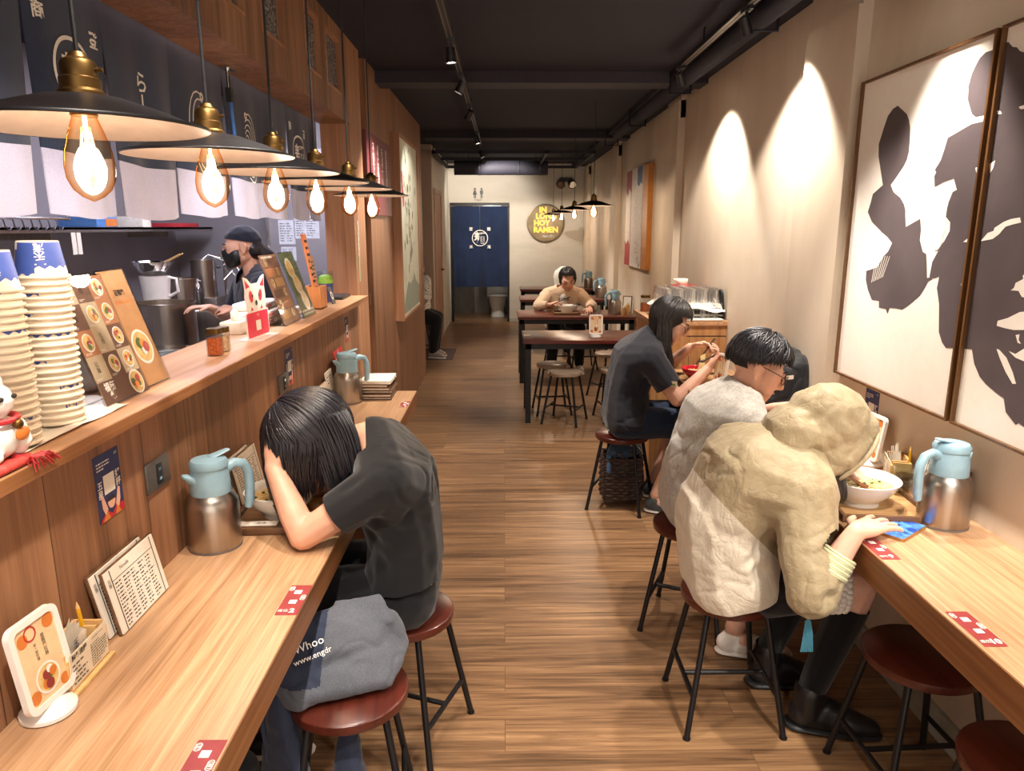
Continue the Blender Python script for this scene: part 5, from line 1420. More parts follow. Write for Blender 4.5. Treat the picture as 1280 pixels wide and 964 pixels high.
# ------------------------------------------------------------------ kitchen behind the ledge
t = thing('work_table', 'steel work table in the kitchen carrying the big pot', 'table', (-2.0, 4.2, 0))
MB().box(-2.7, -1.72, 3.0, 5.9, .84, .88, bev=.002).build('table_top', M_steel, t); MB().box(-2.7, -1.75, 3.02, 5.88, .25, .28).build('shelf', M_steel, t)
for x, y in ((-2.66, 3.06), (-1.78, 3.06), (-2.66, 5.84), (-1.78, 5.84), (-1.78, 4.4)): MB().box(x-.02, x+.02, y-.02, y+.02, 0, .84).build('leg', M_steel, t)
t = thing('front_bench', 'steel bench with a dark edge in front of the pot, seen above the ledge', 'table', (-1.6, 3.2, 0))
MB().box(-1.72, -1.30, 2.2, 3.55, .95, .99, bev=.002).build('table_top', M_steel, t)
for x, y in ((-1.69, 2.24), (-1.34, 2.24), (-1.69, 3.5), (-1.34, 3.5)): MB().box(x-.02, x+.02, y-.02, y+.02, 0, .95).build('leg', M_steel, t)
def pot(label, x, y, z, r, h, handles=True):
    t = thing('stock_pot', label, 'pot', (x, y, z), 'steel pots in the kitchen'); c = (x, y, z)
    MB().lathe([(0, 0), (r, 0), (r, h-.006), (r+.006, h-.003), (r+.005, h), (r-.004, h-.002), (r-.004, .01), (0, .01)], 48, None, c).build('pot_body', M_steel, t)
    if handles:
        b = MB()
        for a in (.3, .3+PI):
            d = V((math.cos(a), math.sin(a), 0)); n_ = V((-d.y, d.x, 0)); o = V(c)+V((0, 0, h*.8))
            b.tube([o+d*r-n_*.05, o+d*(r+.035)-n_*.05, o+d*(r+.035)+n_*.05, o+d*r+n_*.05], .006, 8)
        b.build('handle', M_chrome, t)
    b = MB(); b.lathe([(0, h*.82), (r-.004, h*.82)], 36, None, c); b.build('soup', plain('stock', '#8d7a5c', .2), t)
pot('big steel stock pot behind the orange menu in the kitchen', -2.03, 4.32, .88, .175, .285)
pot('medium steel pot right of the white pitcher in the kitchen', -2.22, 5.0, .97, .115, .29, False)
pot('small steel pot stacked behind the medium pot in the kitchen', -2.2, 5.35, 1.10, .085, .27, False)
t = thing('pot_stand', 'steel stand under the two rear pots in the kitchen', 'stand', (-2.25, 5.2, .88)); MB().box(-2.45, -2.0, 4.86, 5.22, .88, .97, bev=.002).build('stand_body', M_steel, t); MB().box(-2.32, -2.08, 5.24, 5.44, .88, 1.10, bev=.002).build('stand_riser', M_steel, t)
t = thing('pitcher', 'white plastic measuring pitcher holding a steel bowl in the kitchen', 'pitcher', (-2.22, 4.6, .88)); 
t0 = thing('pitcher_stand', 'steel box under the white pitcher behind the big pot', 'stand', (-2.25, 4.62, .88)); MB().box(-2.4, -2.1, 4.52, 4.78, .88, 1.13, bev=.003).build('stand_body', M_steel, t0)
c = (-2.22, 4.64, 1.13); MB().lathe([(0, 0), (.075, 0), (.092, .17), (.089, .17), (.072, .005), (0, .005)], 32, None, c).build('pitcher_body', M_white, t)
MB().tube([(-2.14, 4.64, 1.29), (-2.085, 4.64, 1.28), (-2.08, 4.64, 1.20), (-2.135, 4.64, 1.17)], .010, 10).build('handle', M_white, t)
t = thing('steel_bowl', 'steel mixing bowl with chopsticks resting on the white pitcher', 'bowl', (-2.22, 4.64, 1.30)); c = (-2.225, 4.64, 1.302)
MB().lathe([(0, 0), (.06, 0), (.105, .05), (.125, .085), (.122, .086), (.10, .05), (.055, .006), (0, .006)], 32, None, c).build('bowl_body', M_chrome, t)
t = thing('cooking_chopsticks', 'pair of long pale chopsticks sticking out of the steel bowl in the kitchen', 'chopsticks', (-2.18, 4.62, 1.33))
for s in (0, 1): MB().tube([(-2.24+.012*s, 4.62, 1.335), (-2.03+.02*s, 4.6, 1.435+.004*s)], .0045, 6).build('stick', M_bamboo, t)
t = thing('paper_filter', 'folded white paper in the steel bowl in the kitchen', 'paper', (-2.25, 4.66, 1.36)); b = MB(); b.hull([((-2.28, 4.66, 1.36), (.035, .02, .006)), ((-2.22, 4.66, 1.365), (.06, .02, .012))]); b.build('sheet', M_paper, t)
t = thing('soap_dispenser', 'clear pump bottle beside the pots in the kitchen', 'bottle', (-2.0, 4.9, .88)); c = (-2.02, 4.8, 1.06)
t0 = thing('steel_box', 'low steel box under the pump bottle in the kitchen', 'box', (-1.95, 4.8, .88)); MB().box(-2.09, -1.8, 4.7, 5.1, .88, 1.06, bev=.003).build('box_body', M_steel, t0)
MB().lathe([(0, 0), (.032, 0), (.033, .11), (.026, .14), (.010, .155), (0, .155)], 24, None, c).build('bottle_body', clear('pump bottle', '#e6edf2', .12), t)
b = MB(); b.lathe([(.011, .15), (.011, .175), (.004, .176), (.004, .2), (0, .2)], 14, None, c); b.tube([(c[0], c[1], c[2]+.2), (c[0]+.03, c[1]-.02, c[2]+.195)], .004, 8); b.build('pump', M_white, t)
t = thing('kitchen_tap', 'chrome double arm tap fittings on the kitchen wall between the pots and the cook', 'tap', (-2.1, 5.5, .88))
b = MB(); b.tube([(-2.1, 5.5, .88), (-2.1, 5.5, 1.42)], .012, 10); b.tube([(-2.1, 5.5, 1.36), (-2.2, 5.45, 1.40), (-2.26, 5.42, 1.34), (-2.27, 5.41, 1.26)], .010, 10); b.tube([(-2.1, 5.5, 1.30), (-2.0, 5.44, 1.34), (-1.95, 5.42, 1.25)], .010, 10)
b.tube([(-1.98, 5.5, .88), (-1.98, 5.5, 1.2), (-2.02, 5.42, 1.28), (-2.06, 5.36, 1.22)], .010, 10); b.build('spout', M_chrome, t)
for p_ in ((-2.1, 5.48, 1.38), (-2.14, 5.48, 1.31), (-2.06, 5.48, 1.30), (-1.98, 5.48, 1.1)): MB().tube([p_, (p_[0], p_[1]-.06, p_[2]+.02)], [.018, .012], 10).build('valve', M_chrome, t)
t = thing('utensil_rail', 'rail of small steel hooks on the kitchen wall at the left edge', 'rail', (-1.95, 2.9, 1.6))
b = MB(); b.tube([(-1.9, 2.7, 1.635), (-1.9, 3.25, 1.635)], .006, 8); 
for y in (2.72, 3.23): b.tube([(-1.9, y, 1.635), (-1.9, y, CZ)], .004, 6)
b.build('bar', M_chrome, t)
for k in range(7):
    y = 2.82+.055*k; MB().tube([(-1.9, y, 1.635), (-1.893, y, 1.60), (-1.885, y+.012, 1.588), (-1.882, y+.02, 1.60)], .0028, 6).build('hook', M_chrome, t)
t = thing('wall_shelf', 'long steel shelf on the kitchen wall behind the noren', 'shelf', (-2.6, 5, 1.57)); MB().box(-2.75, -2.40, 2.2, 6.1, 1.585, 1.60, bev=.001).box(-2.405, -2.40, 2.2, 6.1, 1.57, 1.60).build('shelf_board', M_steel, t)
for y in (2.6, 4.0, 5.4): MB().box(-2.75, -2.45, y, y+.01, 1.53, 1.585).build('bracket', M_steel, t)
for i, (y, w, h, c_, l) in enumerate(((4.55, .24, .06, '#4f7fc0', 'blue and orange carton on the kitchen shelf'), (5.05, .12, .07, '#e8e4da', 'white plastic tub on the kitchen shelf'), (5.75, .30, .03, '#b02d36', 'flat red tray on the kitchen shelf'))):
    t = thing('storage_box', l, 'box', (-2.45, y, 1.60), 'boxes on the kitchen shelf'); MB().box(-2.66, -2.43, y-w/2, y+w/2, 1.60, 1.60+h, bev=.003).build('carton', plain('carton %d' % i, c_, .5), t)
    if i == 0: MB().box(-2.4295, -2.4285, y-.02, y+w/2-.01, 1.605, 1.65).build('print', M_orange, t)
t = thing('wall_tags', 'pair of white tags hanging under the kitchen shelf', 'tag', (-2.35, 4.3, 1.55)); 
b = MB(); 
for s in (0, 1): b.box(-2.399, -2.396, 4.10+.05*s, 4.14+.05*s, 1.45, 1.57)
b.build('tag_sheet', M_paper, t)
t = thing('fridge', 'tall stainless fridge at the end of the kitchen with paper notes on it', 'fridge', (-1.5, 6.05, 0)); MB().box(-1.895, -1.06, 5.92, 6.19, 0, 2.2, bev=.004).build('fridge_body', M_steelw, t); MB().box(-1.90, -1.875, 5.905, 5.92, .1, 2.2).build('door_trim', M_chrome, t)
for i, (x, z, w, h, l) in enumerate(((-1.74, 1.56, .13, .19, 'white note sheet on the left of the fridge door'), (-1.58, 1.60, .20, .18, 'wide printed table sheet on the fridge door'), (-1.735, 1.39, .12, .11, 'small lower note on the fridge door'))):
    t = thing('paper_note', l, 'paper', (x, 5.918, z), 'paper notes on the fridge'); M = fmy(x, 5.919, z); b = MB(); b.prism([(-w/2, -h/2), (w/2, -h/2), (w/2, h/2), (-w/2, h/2)], .001, M); b.m(1); bars(b, M, -w*.42, w*.42, -h*.4, h*.4, 8, .0014, .3, i, 2); b.build('sheet', [plain('note paper', '#c9cdd6', .7), M_ink], t)
t = thing('plastic_tub', 'pale plastic tub beside the chilli jars behind the ledge', 'tub', (-1.25, 2.9, .99)); b = MB(); b.box(-1.42, -1.24, 2.62, 2.95, .99, 1.11, bev=.012); b.m(1).box(-1.435, -1.225, 2.605, 2.965, 1.11, 1.122, bev=.005); b.build('tub_body', [M_white, clear('tub lid', '#eef4f4', .15)], t)
t = thing('purple_bin', 'dark purple plastic bin under the kitchen work table', 'bin', (-1.9, 5.2, 0)); MB().box(-2.1, -1.74, 4.75, 5.4, .285, .80, bev=.02).build('bin_body', plain('purple plastic', '#5a2340', .4), t)
# rice bag behind the bowls
t = thing('plastic_bag', 'grey plastic bag with purple print behind the tall paper bowl stack', 'bag', (-1.02, 1.72, 1.204)); b = MB(); b.hull([((-1.02, 1.74, 1.24), (.035, .06, .035)), ((-1.025, 1.75, 1.33), (.015, .045, .02))]); remesh_obj(b, 'bag_body', plain('grey plastic', '#b6b3b4', .35), t, .006, 3, lambda c, n: .006*noise.noise(c*45))
# ------------------------------------------------------------------ people
def prm(*a): return list(a)
def torso(J, e=0., k=1., hip=.098, sh=True):
    P, W, C, Nk, s = J['P'], J['W'], J['C'], J['N'], J['s']
    o = [[(P+s*.075*k, hip*k+e), (P-s*.075*k, hip*k+e), (W+s*.058*k, .088*k+e), (W-s*.058*k, .088*k+e)],
         [(W+s*.058*k, .088*k+e), (W-s*.058*k, .088*k+e), (C+s*.075*k, .095*k+e), (C-s*.075*k, .095*k+e)]]
    if sh: o.append([(C+s*.075*k, .093*k+e), (C-s*.075*k, .093*k+e), (J['SL'], .056*k+e), (J['SR'], .056*k+e), (Nk, .048*k+e)])
    return o
def arm(J, q, e=0., k=1.):
    S_, E_, W_ = J['S'+q], J['E'+q], J['W'+q]
    return [[(S_, .054*k+e), (S_.lerp(E_, .5), .047*k+e)], [(S_.lerp(E_, .5), .047*k+e), (E_, .040*k+e)], [(E_, .040*k+e), (E_.lerp(W_, .3), .041*k+e)], [(E_.lerp(W_, .3), .041*k+e), (W_, .026*k+e)]]
def leg(J, q, e=0., k=1., part='both'):
    H, K_, A, T = J['H'+q], J['K'+q], J['A'+q], J['T'+q]
    th = [[(H, .085*k+e), (K_, .058*k+e)]]
    ca = [[(K_, .056*k+e), (K_.lerp(A, .3), .055*k+e)], [(K_.lerp(A, .3), .055*k+e), (A, .036*k+e)]]
    ft = [[(A-V((0, 0, .03)), .036+e), (A.lerp(T, .5)-V((0, 0, .03)), .034+e)], [(A.lerp(T, .5)-V((0, 0, .03)), .034+e), (T, .026+e)]]
    return {'both': th+ca+ft, 'thigh': th, 'calf': ca, 'foot': ft, 'legs': th+ca}[part]
def hand(w, d, n, t, curl=(.25, .35, .3), k=1., spread=1., thumb=.5):
    """palm + four fingers + thumb; d along the hand, n out of the palm, t towards the thumb"""
    d, n = V(d).normalized(), V(n).normalized(); n = (n-d*n.dot(d)).normalized(); t = V(t); t = (t-d*t.dot(d)-n*t.dot(n)).normalized(); w = V(w)
    o = [[(w, .023*k), (w+d*.04*k+t*.020*k, .016*k), (w+d*.04*k-t*.022*k, .015*k)],
         [(w+d*.035*k+t*.022*k, .015*k), (w+d*.035*k-t*.022*k, .014*k), (w+d*.088*k+t*.030*k, .0105*k), (w+d*.084*k-t*.030*k, .0098*k)]]
    for i, (tt, L) in enumerate(((.032, .070), (.0105, .078), (-.0105, .072), (-.031, .056))):
        p = w+d*(.086-.003*abs(i-1))*k+t*tt*k; dd = (d+t*(tt*2.2*spread)).normalized(); ang = 0
        for j, (f, r0, r1) in enumerate(((.46, .0088, .0083), (.30, .0083, .0076), (.24, .0076, .0066))):
            ang += curl[j]*(1+.12*i); v = dd*math.cos(ang)+n*math.sin(ang); q = p+v*L*f*k
            o.append([(p, r0*k), (q, r1*k)]); p = q
    p = w+d*.030*k+t*.026*k; v = (d*.62+t*.72+n*thumb*.4).normalized(); q = p+v*.036*k; v2 = (d*.85+t*.25+n*thumb*.6).normalized(); r = q+v2*.030*k
    o += [[(w+d*.02*k+t*.012*k, .016*k), (p, .0125*k)], [(p, .0125*k), (q, .0108*k)], [(q, .0105*k), (r, .0085*k)]]
    return o
def head(c, f, u, k=1.):
    f, u = V(f).normalized(), V(u).normalized(); u = (u-f*u.dot(f)).normalized(); l = u.cross(f); c = V(c)
    R = Matrix((f, l, u)).transposed()
    def q(x, y, z): return c+(f*x+l*y+u*z)*k
    def e(x, y, z, r): return (q(x, y, z), tuple(a*k for a in r) if hasattr(r, '__len__') else r*k, R if hasattr(r, '__len__') else None)
    o = [[e(-.012, 0, .028, (.096, .077, .088))],
         [e(.040, .028, .0, .050), e(.040, -.028, .0, .050), e(.048, .022, -.055, .038), e(.048, -.022, -.055, .038), e(.068, 0, -.092, .020)],
         [e(.0, .050, -.055, .024), e(.0, -.050, -.055, .024), e(.062, 0, -.090, .022), e(.0, 0, -.03, .07)],
         [e(.092, 0, .012, .0085), e(.109, 0, -.028, .0105)], [e(.104, 0, -.032, .0085), e(.088, .014, -.036, .0085), e(.088, -.014, -.036, .0085)],
         [e(.080, .038, .020, .011), e(.086, .012, .020, .012), e(.086, -.012, .020, .012), e(.080, -.038, .020, .011)],
         [e(.080, 0, -.056, (.014, .024, .0055))], [e(.080, 0, -.067, (.013, .020, .0062))],
         [e(.055, .042, -.030, .026)], [e(.055, -.042, -.030, .026)]]
    for s in (-1, 1):
        o += [[e(-.008, s*.078, -.004, (.020, .009, .030)), ], [e(-.020, s*.087, .008, (.011, .007, .021))], [e(-.004, s*.081, -.030, (.009, .007, .011))]]
    return o, q, R
def neckp(J, k=1.): return [[(J['N'], .054*k), (J['Hq'], .046*k)]]
def body(t, J, voxel=.0055, k=1., hands=True, mat=None, extra=()):
    b = MB(); hd, q, R = head(J['Hc'], J['f'], J['u'], J.get('hk', 1.)); J['q'], J['R'] = q, R
    J['Hq'] = q(-.022, 0, -.05)
    pr = torso(J, 0, k)+neckp(J)+hd
    for s in 'LR': pr += arm(J, s, 0, k)+leg(J, s, 0, k)
    for h in ('hL', 'hR'):
        if h in J: pr += hand(J['W'+h[1]], *J[h])
    for p_ in pr: b.hull(p_)
    return remesh_obj(b, 'body', mat or M_skin, t, voxel, 4)
def garment(t, name, prims, mat, voxel=.007, smooth=8, wr=None, cuts=(), mfn=None, post=None):
    b = MB()
    for p_ in prims: b.hull(p_)
    return remesh_obj(b, name, mat, t, voxel, smooth, wr, cuts, mfn, post)
def strands(t, name, mat, c, rad, f, u, n, tip, keep, r=.0028, seed=1, th0=(.02, .95), wave=.004, cap=None, messy=0.):
    """hair: a cap over the skull plus many locks that follow the skull and then hang"""
    f, u = V(f).normalized(), V(u).normalized(); u = (u-f*u.dot(f)).normalized(); l = u.cross(f); c = V(c); R = random.Random(seed)
    b = MB()
    if cap:
        q = MB(); q.hull([(c, tuple(x*.985 for x in rad), Matrix((f, l, u)).transposed())])
        for v in q.bm.verts:
            pass
        bmesh.ops.subdivide_edges(q.bm, edges=q.bm.edges[:], cuts=1)
        fs = [fc for fc in q.bm.faces if not cap((fc.calc_center_median()-c).dot(f), (fc.calc_center_median()-c).dot(l), (fc.calc_center_median()-c).dot(u))]
        bmesh.ops.delete(q.bm, geom=fs, context='FACES')
        b._merge(q.bm)
    for i in range(n):
        ph = R.uniform(0, 2*PI); a0 = th0[0]+(th0[1]-th0[0])*R.random()**.8; pts = []; lift = 1+R.uniform(-.015, .05)+(R.random() < messy)*R.uniform(0, .10); sw = R.uniform(-1, 1)*messy
        d = f*math.cos(ph)+l*math.sin(ph)
        th = a0; p = None
        while th < 2.6:
            if messy: d = f*math.cos(ph+sw*th)+l*math.sin(ph+sw*th)
            kx = (u*math.cos(th)+d*math.sin(th)); x, y, z = kx.dot(f)+0, kx.dot(l), kx.dot(u)
            p = c+(f*x*rad[0]+l*y*rad[1]+u*z*rad[2])*lift
            pts.append(p)
            tz = (u*-math.sin(th)+d*math.cos(th)).z
            if len(pts) > 1 and (kx.z < .12 and tz < -.55): break
            if not keep(x, y, z, p, pts): break
            th += .2
        if len(pts) < 2: continue
        last = pts[-1]; zt = tip(last, ph, R)
        if zt is not None and zt < last.z:
            m = 5; inw = (V((c.x, c.y, last.z))-last)*.22
            for j in range(1, m+1):
                w = j/m; pts.append(V((last.x+inw.x*w*w+wave*R.uniform(-1, 1), last.y+inw.y*w*w+wave*R.uniform(-1, 1), last.z+(zt-last.z)*w)))
        nn = len(pts); b.tube(pts, [r*(1-.85*(j/(nn-1))**3)*R.uniform(.85, 1.15) for j in range(nn)], 5, cap=False)
    return b.build(name, mat, t, 80)
def glasses(t, J):
    q = J['q']; b = MB()
    for s in (-1, 1):
        pts = [q(.101+.004*math.cos(a*.5), s*.033+.024*math.cos(a), .002+.019*math.sin(a)) for a in [k*2*PI/20 for k in range(21)]]
        b.tube(pts, .0015, 6, cap=False); b.tube([q(.100, s*.057, .008), q(.06, s*.076, .012), q(-.01, s*.083, .014), q(-.03, s*.084, .0)], .0016, 6)
    b.tube([q(.106, .010, .006), q(.110, 0, .009), q(.106, -.010, .006)], .0014, 6)
    g = b.build('glasses', M_black, t)
    b = MB()
    for s in (-1, 1): b.add([q(.102, s*.033+.023*math.cos(a), .002+.018*math.sin(a)) for a in [k*2*PI/18 for k in range(18)]], [list(range(18))])
    b.build('lens', M_acr, g)
def face(t, J, closed=True):
    q, R = J['q'], J['R']; b = MB()
    for s in (-1, 1):
        b.m(0).tube([q(.083, s*.050, .002), q(.090, s*.036, -.003), q(.090, s*.022, .0)], .0028, 6)
        b.m(0).tube([q(.080, s*.054, .026), q(.093, s*.036, .031), q(.096, s*.016, .027)], [.0022, .0042, .003], 6)
    b.build('eyes_and_brows', M_ink, t)
    b = MB(); b.tube([q(.088, -.020, -.061), q(.0955, 0, -.0595), q(.088, .020, -.061)], [.002, .0042, .002], 8); b.build('lips', plain('lip', '#b5776a', .5), t)
def shoe(t, J, q, mat, sole, h=.05):
    A, T = J['A'+q], J['T'+q]; g = V((A.x, A.y, 0)); tt = V((T.x, T.y, 0)); d = (tt-g).normalized()
    b = MB(); b.hull([(g-d*.03+V((0, 0, .045)), .036), (g+V((0, 0, .075)), .040)]); b.hull([(g-d*.03+V((0, 0, .045)), .037), (tt-d*.03+V((0, 0, .04)), .034), (tt+d*.01+V((0, 0, .03)), .022), (g+d*.05+V((0, 0, .06)), .034)])
    o = remesh_obj(b, 'shoe', mat, t, .006, 3)
    b = MB(); b.hull([(g-d*.035+V((0, 0, .012)), (.036, .036, .011)), (tt-d*.03+V((0, 0, .012)), (.040, .040, .011)), (tt+d*.018+V((0, 0, .012)), (.022, .022, .011))]); b.build('sole', sole, o, 60)
def vv(J): return {k: (V(x) if isinstance(x, tuple) and k not in ('hL', 'hR') and len(x) == 3 else x) for k, x in J.items()}
def mid(a, b, t): return a.lerp(b, t)

# --- black haired woman at the left counter ------------------------------------------------
t = thing('person', 'woman with black bob and black tee, head bowed at the left counter', 'person', (-.314, 2.045, 0))
J = vv(dict(P=(-.305, 2.035, .535), W=(-.295, 2.02, .70), C=(-.315, 1.995, .875), N=(-.375, 1.985, 1.01), s=(0, -1, 0), SL=(-.315, 1.83, .935), SR=(-.37, 2.165, .945),
         EL=(-.54, 1.805, .792), WL=(-.632, 1.885, .955), ER=(-.60, 2.18, .80), WR=(-.655, 2.11, .93), Hc=(-.552, 1.985, 1.0), f=(-.74, -.08, -.67), u=(-.67, 0, .74),
         HL=(-.34, 1.95, .53), HR=(-.34, 2.12, .53), KL=(-.70, 1.95, .55), KR=(-.70, 2.14, .55), AL=(-.66, 1.95, .12), AR=(-.64, 2.14, .12), TL=(-.79, 1.94, .03), TR=(-.79, 2.14, .03),
         hL=((.12, .25, .95), (.3, .9, 0), (1, -.2, 0), (.15, .2, .2)), hR=((.1, -.55, .3), (-.3, -.4, -.9), (1, 0, .2))))
body(t, J)
tp = torso(J, .020, 1.)+[[(J['SL'], .072), (mid(J['SL'], J['EL'], .62), .064)], [(J['SR'], .072), (mid(J['SR'], J['ER'], .62), .064)], [(J['P']+V((0, .07, .05)), .118), (J['P']+V((0, -.07, .05)), .118), (J['W'], .10)]]
ax = (J['EL']-J['SL']).normalized(); ax2 = (J['ER']-J['SR']).normalized(); nd = (J['Hq']-J['N']).normalized()
wr = folds([((-.34, 1.80, .90), (-.20, 1.88, .80), .02, .008), ((-.36, 1.82, .86), (-.22, 1.85, .70), .022, .009), ((-.38, 1.86, .78), (-.20, 1.9, .66), .02, .007), ((-.42, 1.78, .93), (-.30, 1.80, .99), .014, .004), ((-.36, 1.9, .64), (-.18, 1.95, .62), .018, .006), ((-.3, 1.86, 1.0), (-.22, 2.0, .95), .02, .005), ((-.40, 1.80, .88), (-.26, 1.84, .72), .016, .008), ((-.42, 1.83, .80), (-.33, 1.86, .64), .016, .008)], 1.5, 8, .0035)
garment(t, 'tee_shirt', tp, M_tee, .007, 6, wr, [(mid(J['SL'], J['EL'], .60), ax, .13), (mid(J['SR'], J['ER'], .60), ax2, .13), (J['N']+nd*.006, nd+V((-.15, -.1, 0)), .115), (V((-.30, 2.03, .585)), V((.12, 0, -1)), .34)])
jp = [[(J['P']+V((0, .075, 0)), .112), (J['P']-V((0, .075, 0)), .112), (J['W']-V((0, 0, .06)), .09)]]+leg(J, 'L', .016, 1, 'legs')+leg(J, 'R', .016, 1, 'legs')
jn = garment(t, 'jeans', jp, M_jean, .007, 6, folds([((-.42, 1.86, .56), (-.30, 1.90, .48), .014, .005), ((-.38, 1.85, .60), (-.26, 1.9, .60), .012, .004)], 1, 12, .002))
b = MB(); b.tube([(-.235, 1.900, .61), (-.232, 1.91, .55), (-.25, 1.885, .49)], .0014, 5); b.tube([(-.195, 1.955, .61), (-.235, 1.90, .612), (-.30, 1.885, .61)], .0014, 5); b.build('seam', plain('jean seam', '#3a3b42', .8), jn)
for q in 'LR': shoe(t, J, q, M_blackp, M_white)
def tipw(p, ph, R):
    x = min(1, max(0, (p.x+.68)/.25)); return .822+.10*x**1.3+R.uniform(-.016, .016)-(.03 if p.x < -.6 and R.random() < .3 else 0)
hc = J['q'](-.012, 0, .028)
strands(t, 'bob_hair', M_hair, hc, (.128, .114, .116), J['f'], J['u'], 950, tipw, lambda x, y, z, p, P_: not (x > .75 and z < .25), .0042, 3, (.05, 1.1), .004, lambda x, y, z: not (x > .05 and z < .035))

b = MB(); R = random.Random(31)
for k in range(260):   # locks at the nape, cut in a slanting line
    a = R.random(); s_ = V((-.440-.10*a, 1.935-.03*math.sin(a*3)+R.uniform(-.02, .02), 1.105-.02*a)); e_ = V((-.392-.085*a+R.uniform(-.006, .006), 1.885+R.uniform(-.012, .02), .975-.095*a+R.uniform(-.014, .014)))
    m_ = s_.lerp(e_, .45)+V((.022*(1-a), -.018, .012)); pts = [(s_*(1-w)+m_*w)*(1-w)+(m_*(1-w)+e_*w)*w for w in [j/6 for j in range(7)]]
    b.tube(pts, [.0038*(1-.8*(j/6)**3) for j in range(7)], 5, cap=False)
b.build('nape_locks', M_hair, t, 80)

# --- hooded diner on the right ---------------------------------------------------------------
t = thing('person', 'diner in khaki hooded jacket and black knee socks at the right counter', 'person', (.735, 2.155, 0))
J = vv(dict(P=(.735, 2.155, .53), W=(.70, 2.145, .70), C=(.765, 2.125, .855), N=(.89, 2.115, .925), s=(0, 1, 0), SR=(.855, 1.945, .85), SL=(.87, 2.30, .86),
         ER=(.85, 1.815, .60), WR=(.965, 1.835, .782), EL=(1.0, 2.36, .80), WL=(1.08, 2.26, .85), Hc=(.97, 2.10, .985), f=(.72, -.05, -.68), u=(.68, 0, .72),
         HR=(.78, 2.07, .52), HL=(.78, 2.23, .52), KR=(1.085, 2.02, .515), KL=(1.06, 2.26, .515), AR=(.985, 2.05, .13), AL=(.93, 2.28, .13), TR=(1.17, 2.0, .035), TL=(1.09, 2.27, .035),
         hR=((.85, .50, .02), (0, 0, -1), (-.4, .9, 0), (.06, .14, .12), 1.06, 3.4, .05), hL=((.4, -.8, -.15), (-.3, 0, -1), (-.9, -.3, 0))))
body(t, J, .0038, 1, True, M_skin2)
SR, ER, WR, SL, EL, WL = (J[k] for k in ('SR', 'ER', 'WR', 'SL', 'EL', 'WL'))
cf = mid(ER, WR, .58); cfl = mid(EL, WL, .8)
jk = torso(J, .045, 1.02)+[[(J['P']+V((-.02, .08, -.02)), .135), (J['P']+V((-.02, -.08, -.02)), .135), (J['W']+V((-.01, .06, 0)), .135), (J['W']+V((-.01, -.06, 0)), .135)],
      [(SR, .096), (mid(SR, ER, .5), .084)], [(mid(SR, ER, .5), .084), (ER+V((.0, 0, .01)), .072)], [(ER+V((.01, 0, .02)), .070), (mid(ER, WR, .3), .058)], [(mid(ER, WR, .3)+V((0, 0, -.008)), .056), (cf, .040)],
      [(SL, .092), (EL, .075)], [(EL, .07), (cfl, .045)]]
wr = folds([((.86, 1.86, .80), (.74, 1.98, .66), .022, .014), ((.83, 1.88, .70), (.66, 2.0, .60), .02, .011), ((.80, 1.93, .62), (.60, 2.03, .55), .018, .010), ((.90, 1.74, .66), (.82, 1.78, .56), .018, .010), ((.93, 1.77, .70), (.88, 1.74, .56), .016, .010), ((.82, 1.74, .72), (.90, 1.75, .62), .016, .008),
            ((.70, 1.99, .86), (.64, 2.06, .74), .03, .008), ((.62, 2.0, .72), (.58, 2.1, .60), .022, .007), ((.80, 1.99, .54), (.60, 2.02, .50), .014, .008), ((.78, 1.96, .90), (.88, 1.95, .76), .018, .010), ((.89, 1.93, .80), (.90, 1.80, .72), .02, .008), ((.95, 1.80, .72), (.97, 1.79, .66), .012, .006),
            ((.70, 2.0, .95), (.62, 2.1, .86), .024, .005), ((.76, 1.94, .62), (.70, 1.97, .50), .018, .008), ((.66, 1.99, .66), (.56, 2.1, .68), .018, .006)], 1.55, 9, .0033, (1, 1, 1.5))
ax = (WR-ER).normalized(); axl = (WL-EL).normalized()
jo = garment(t, 'jacket', jk, M_jacket2, .0065, 5, wr, [(V((.74, 2.155, .47)), V((.25, 0, -1)), .30), (mid(ER, WR, .60), ax, .075), (mid(EL, WL, .82), axl, .08)])
b = MB()
for a in (V((.89, 1.868, .74)),):
    pass
ca = V((.80, 1.965, .96)); pts = []
b = MB(); 
n1 = ax.orthogonal().normalized(); n2 = ax.cross(n1)
for k in range(13):
    a0 = mid(ER, WR, .40)+ax*.0045*k; rr = .047-.0004*k+.0015*math.sin(k*2.1)
    b.tube([a0+(n1*math.cos(a)+n2*math.sin(a))*rr for a in [q*2*PI/24 for q in range(25)]], .0042, 6, cap=False)
b.build('elastic_cuff', M_cuff, jo)
# hood
hq = J['q']; f, u = J['f'].normalized(), J['u'].normalized(); l = V((0, 1, 0))
hp = [[(hq(-.012, 0, .03), (.135, .118, .132), J['R'])], [(hq(-.06, .03, -.06), .095), (hq(-.06, -.03, -.06), .095), (J['N']+V((-.02, .05, .02)), .085), (J['N']+V((-.02, -.05, .02)), .085)],
      [(hq(.055, .055, -.01), .065), (hq(.055, -.055, -.01), .065), (hq(.06, 0, .07), .075), (hq(.03, .05, -.08), .06), (hq(.03, -.05, -.08), .06)], [(hq(.03, -.05, -.08), .06), (J['N']+V((.03, -.03, -.04)), .065)]]
hw = folds([((.93, 1.99, 1.06), (1.03, 1.97, .93), .016, .007), ((.88, 2.0, .98), (.98, 1.98, .90), .018, .010), ((.90, 1.99, .93), (.96, 1.97, .87), .016, .009), ((.97, 1.98, 1.10), (1.07, 1.99, .99), .014, .005), ((.86, 2.03, 1.03), (.95, 2.0, 1.10), .014, .006), ((1.0, 1.98, .95), (1.08, 2.0, 1.04), .012, .005), ((.83, 2.02, .95), (.90, 1.99, .88), .02, .010)], 1.4, 11, .0036, (1, 1, 1))
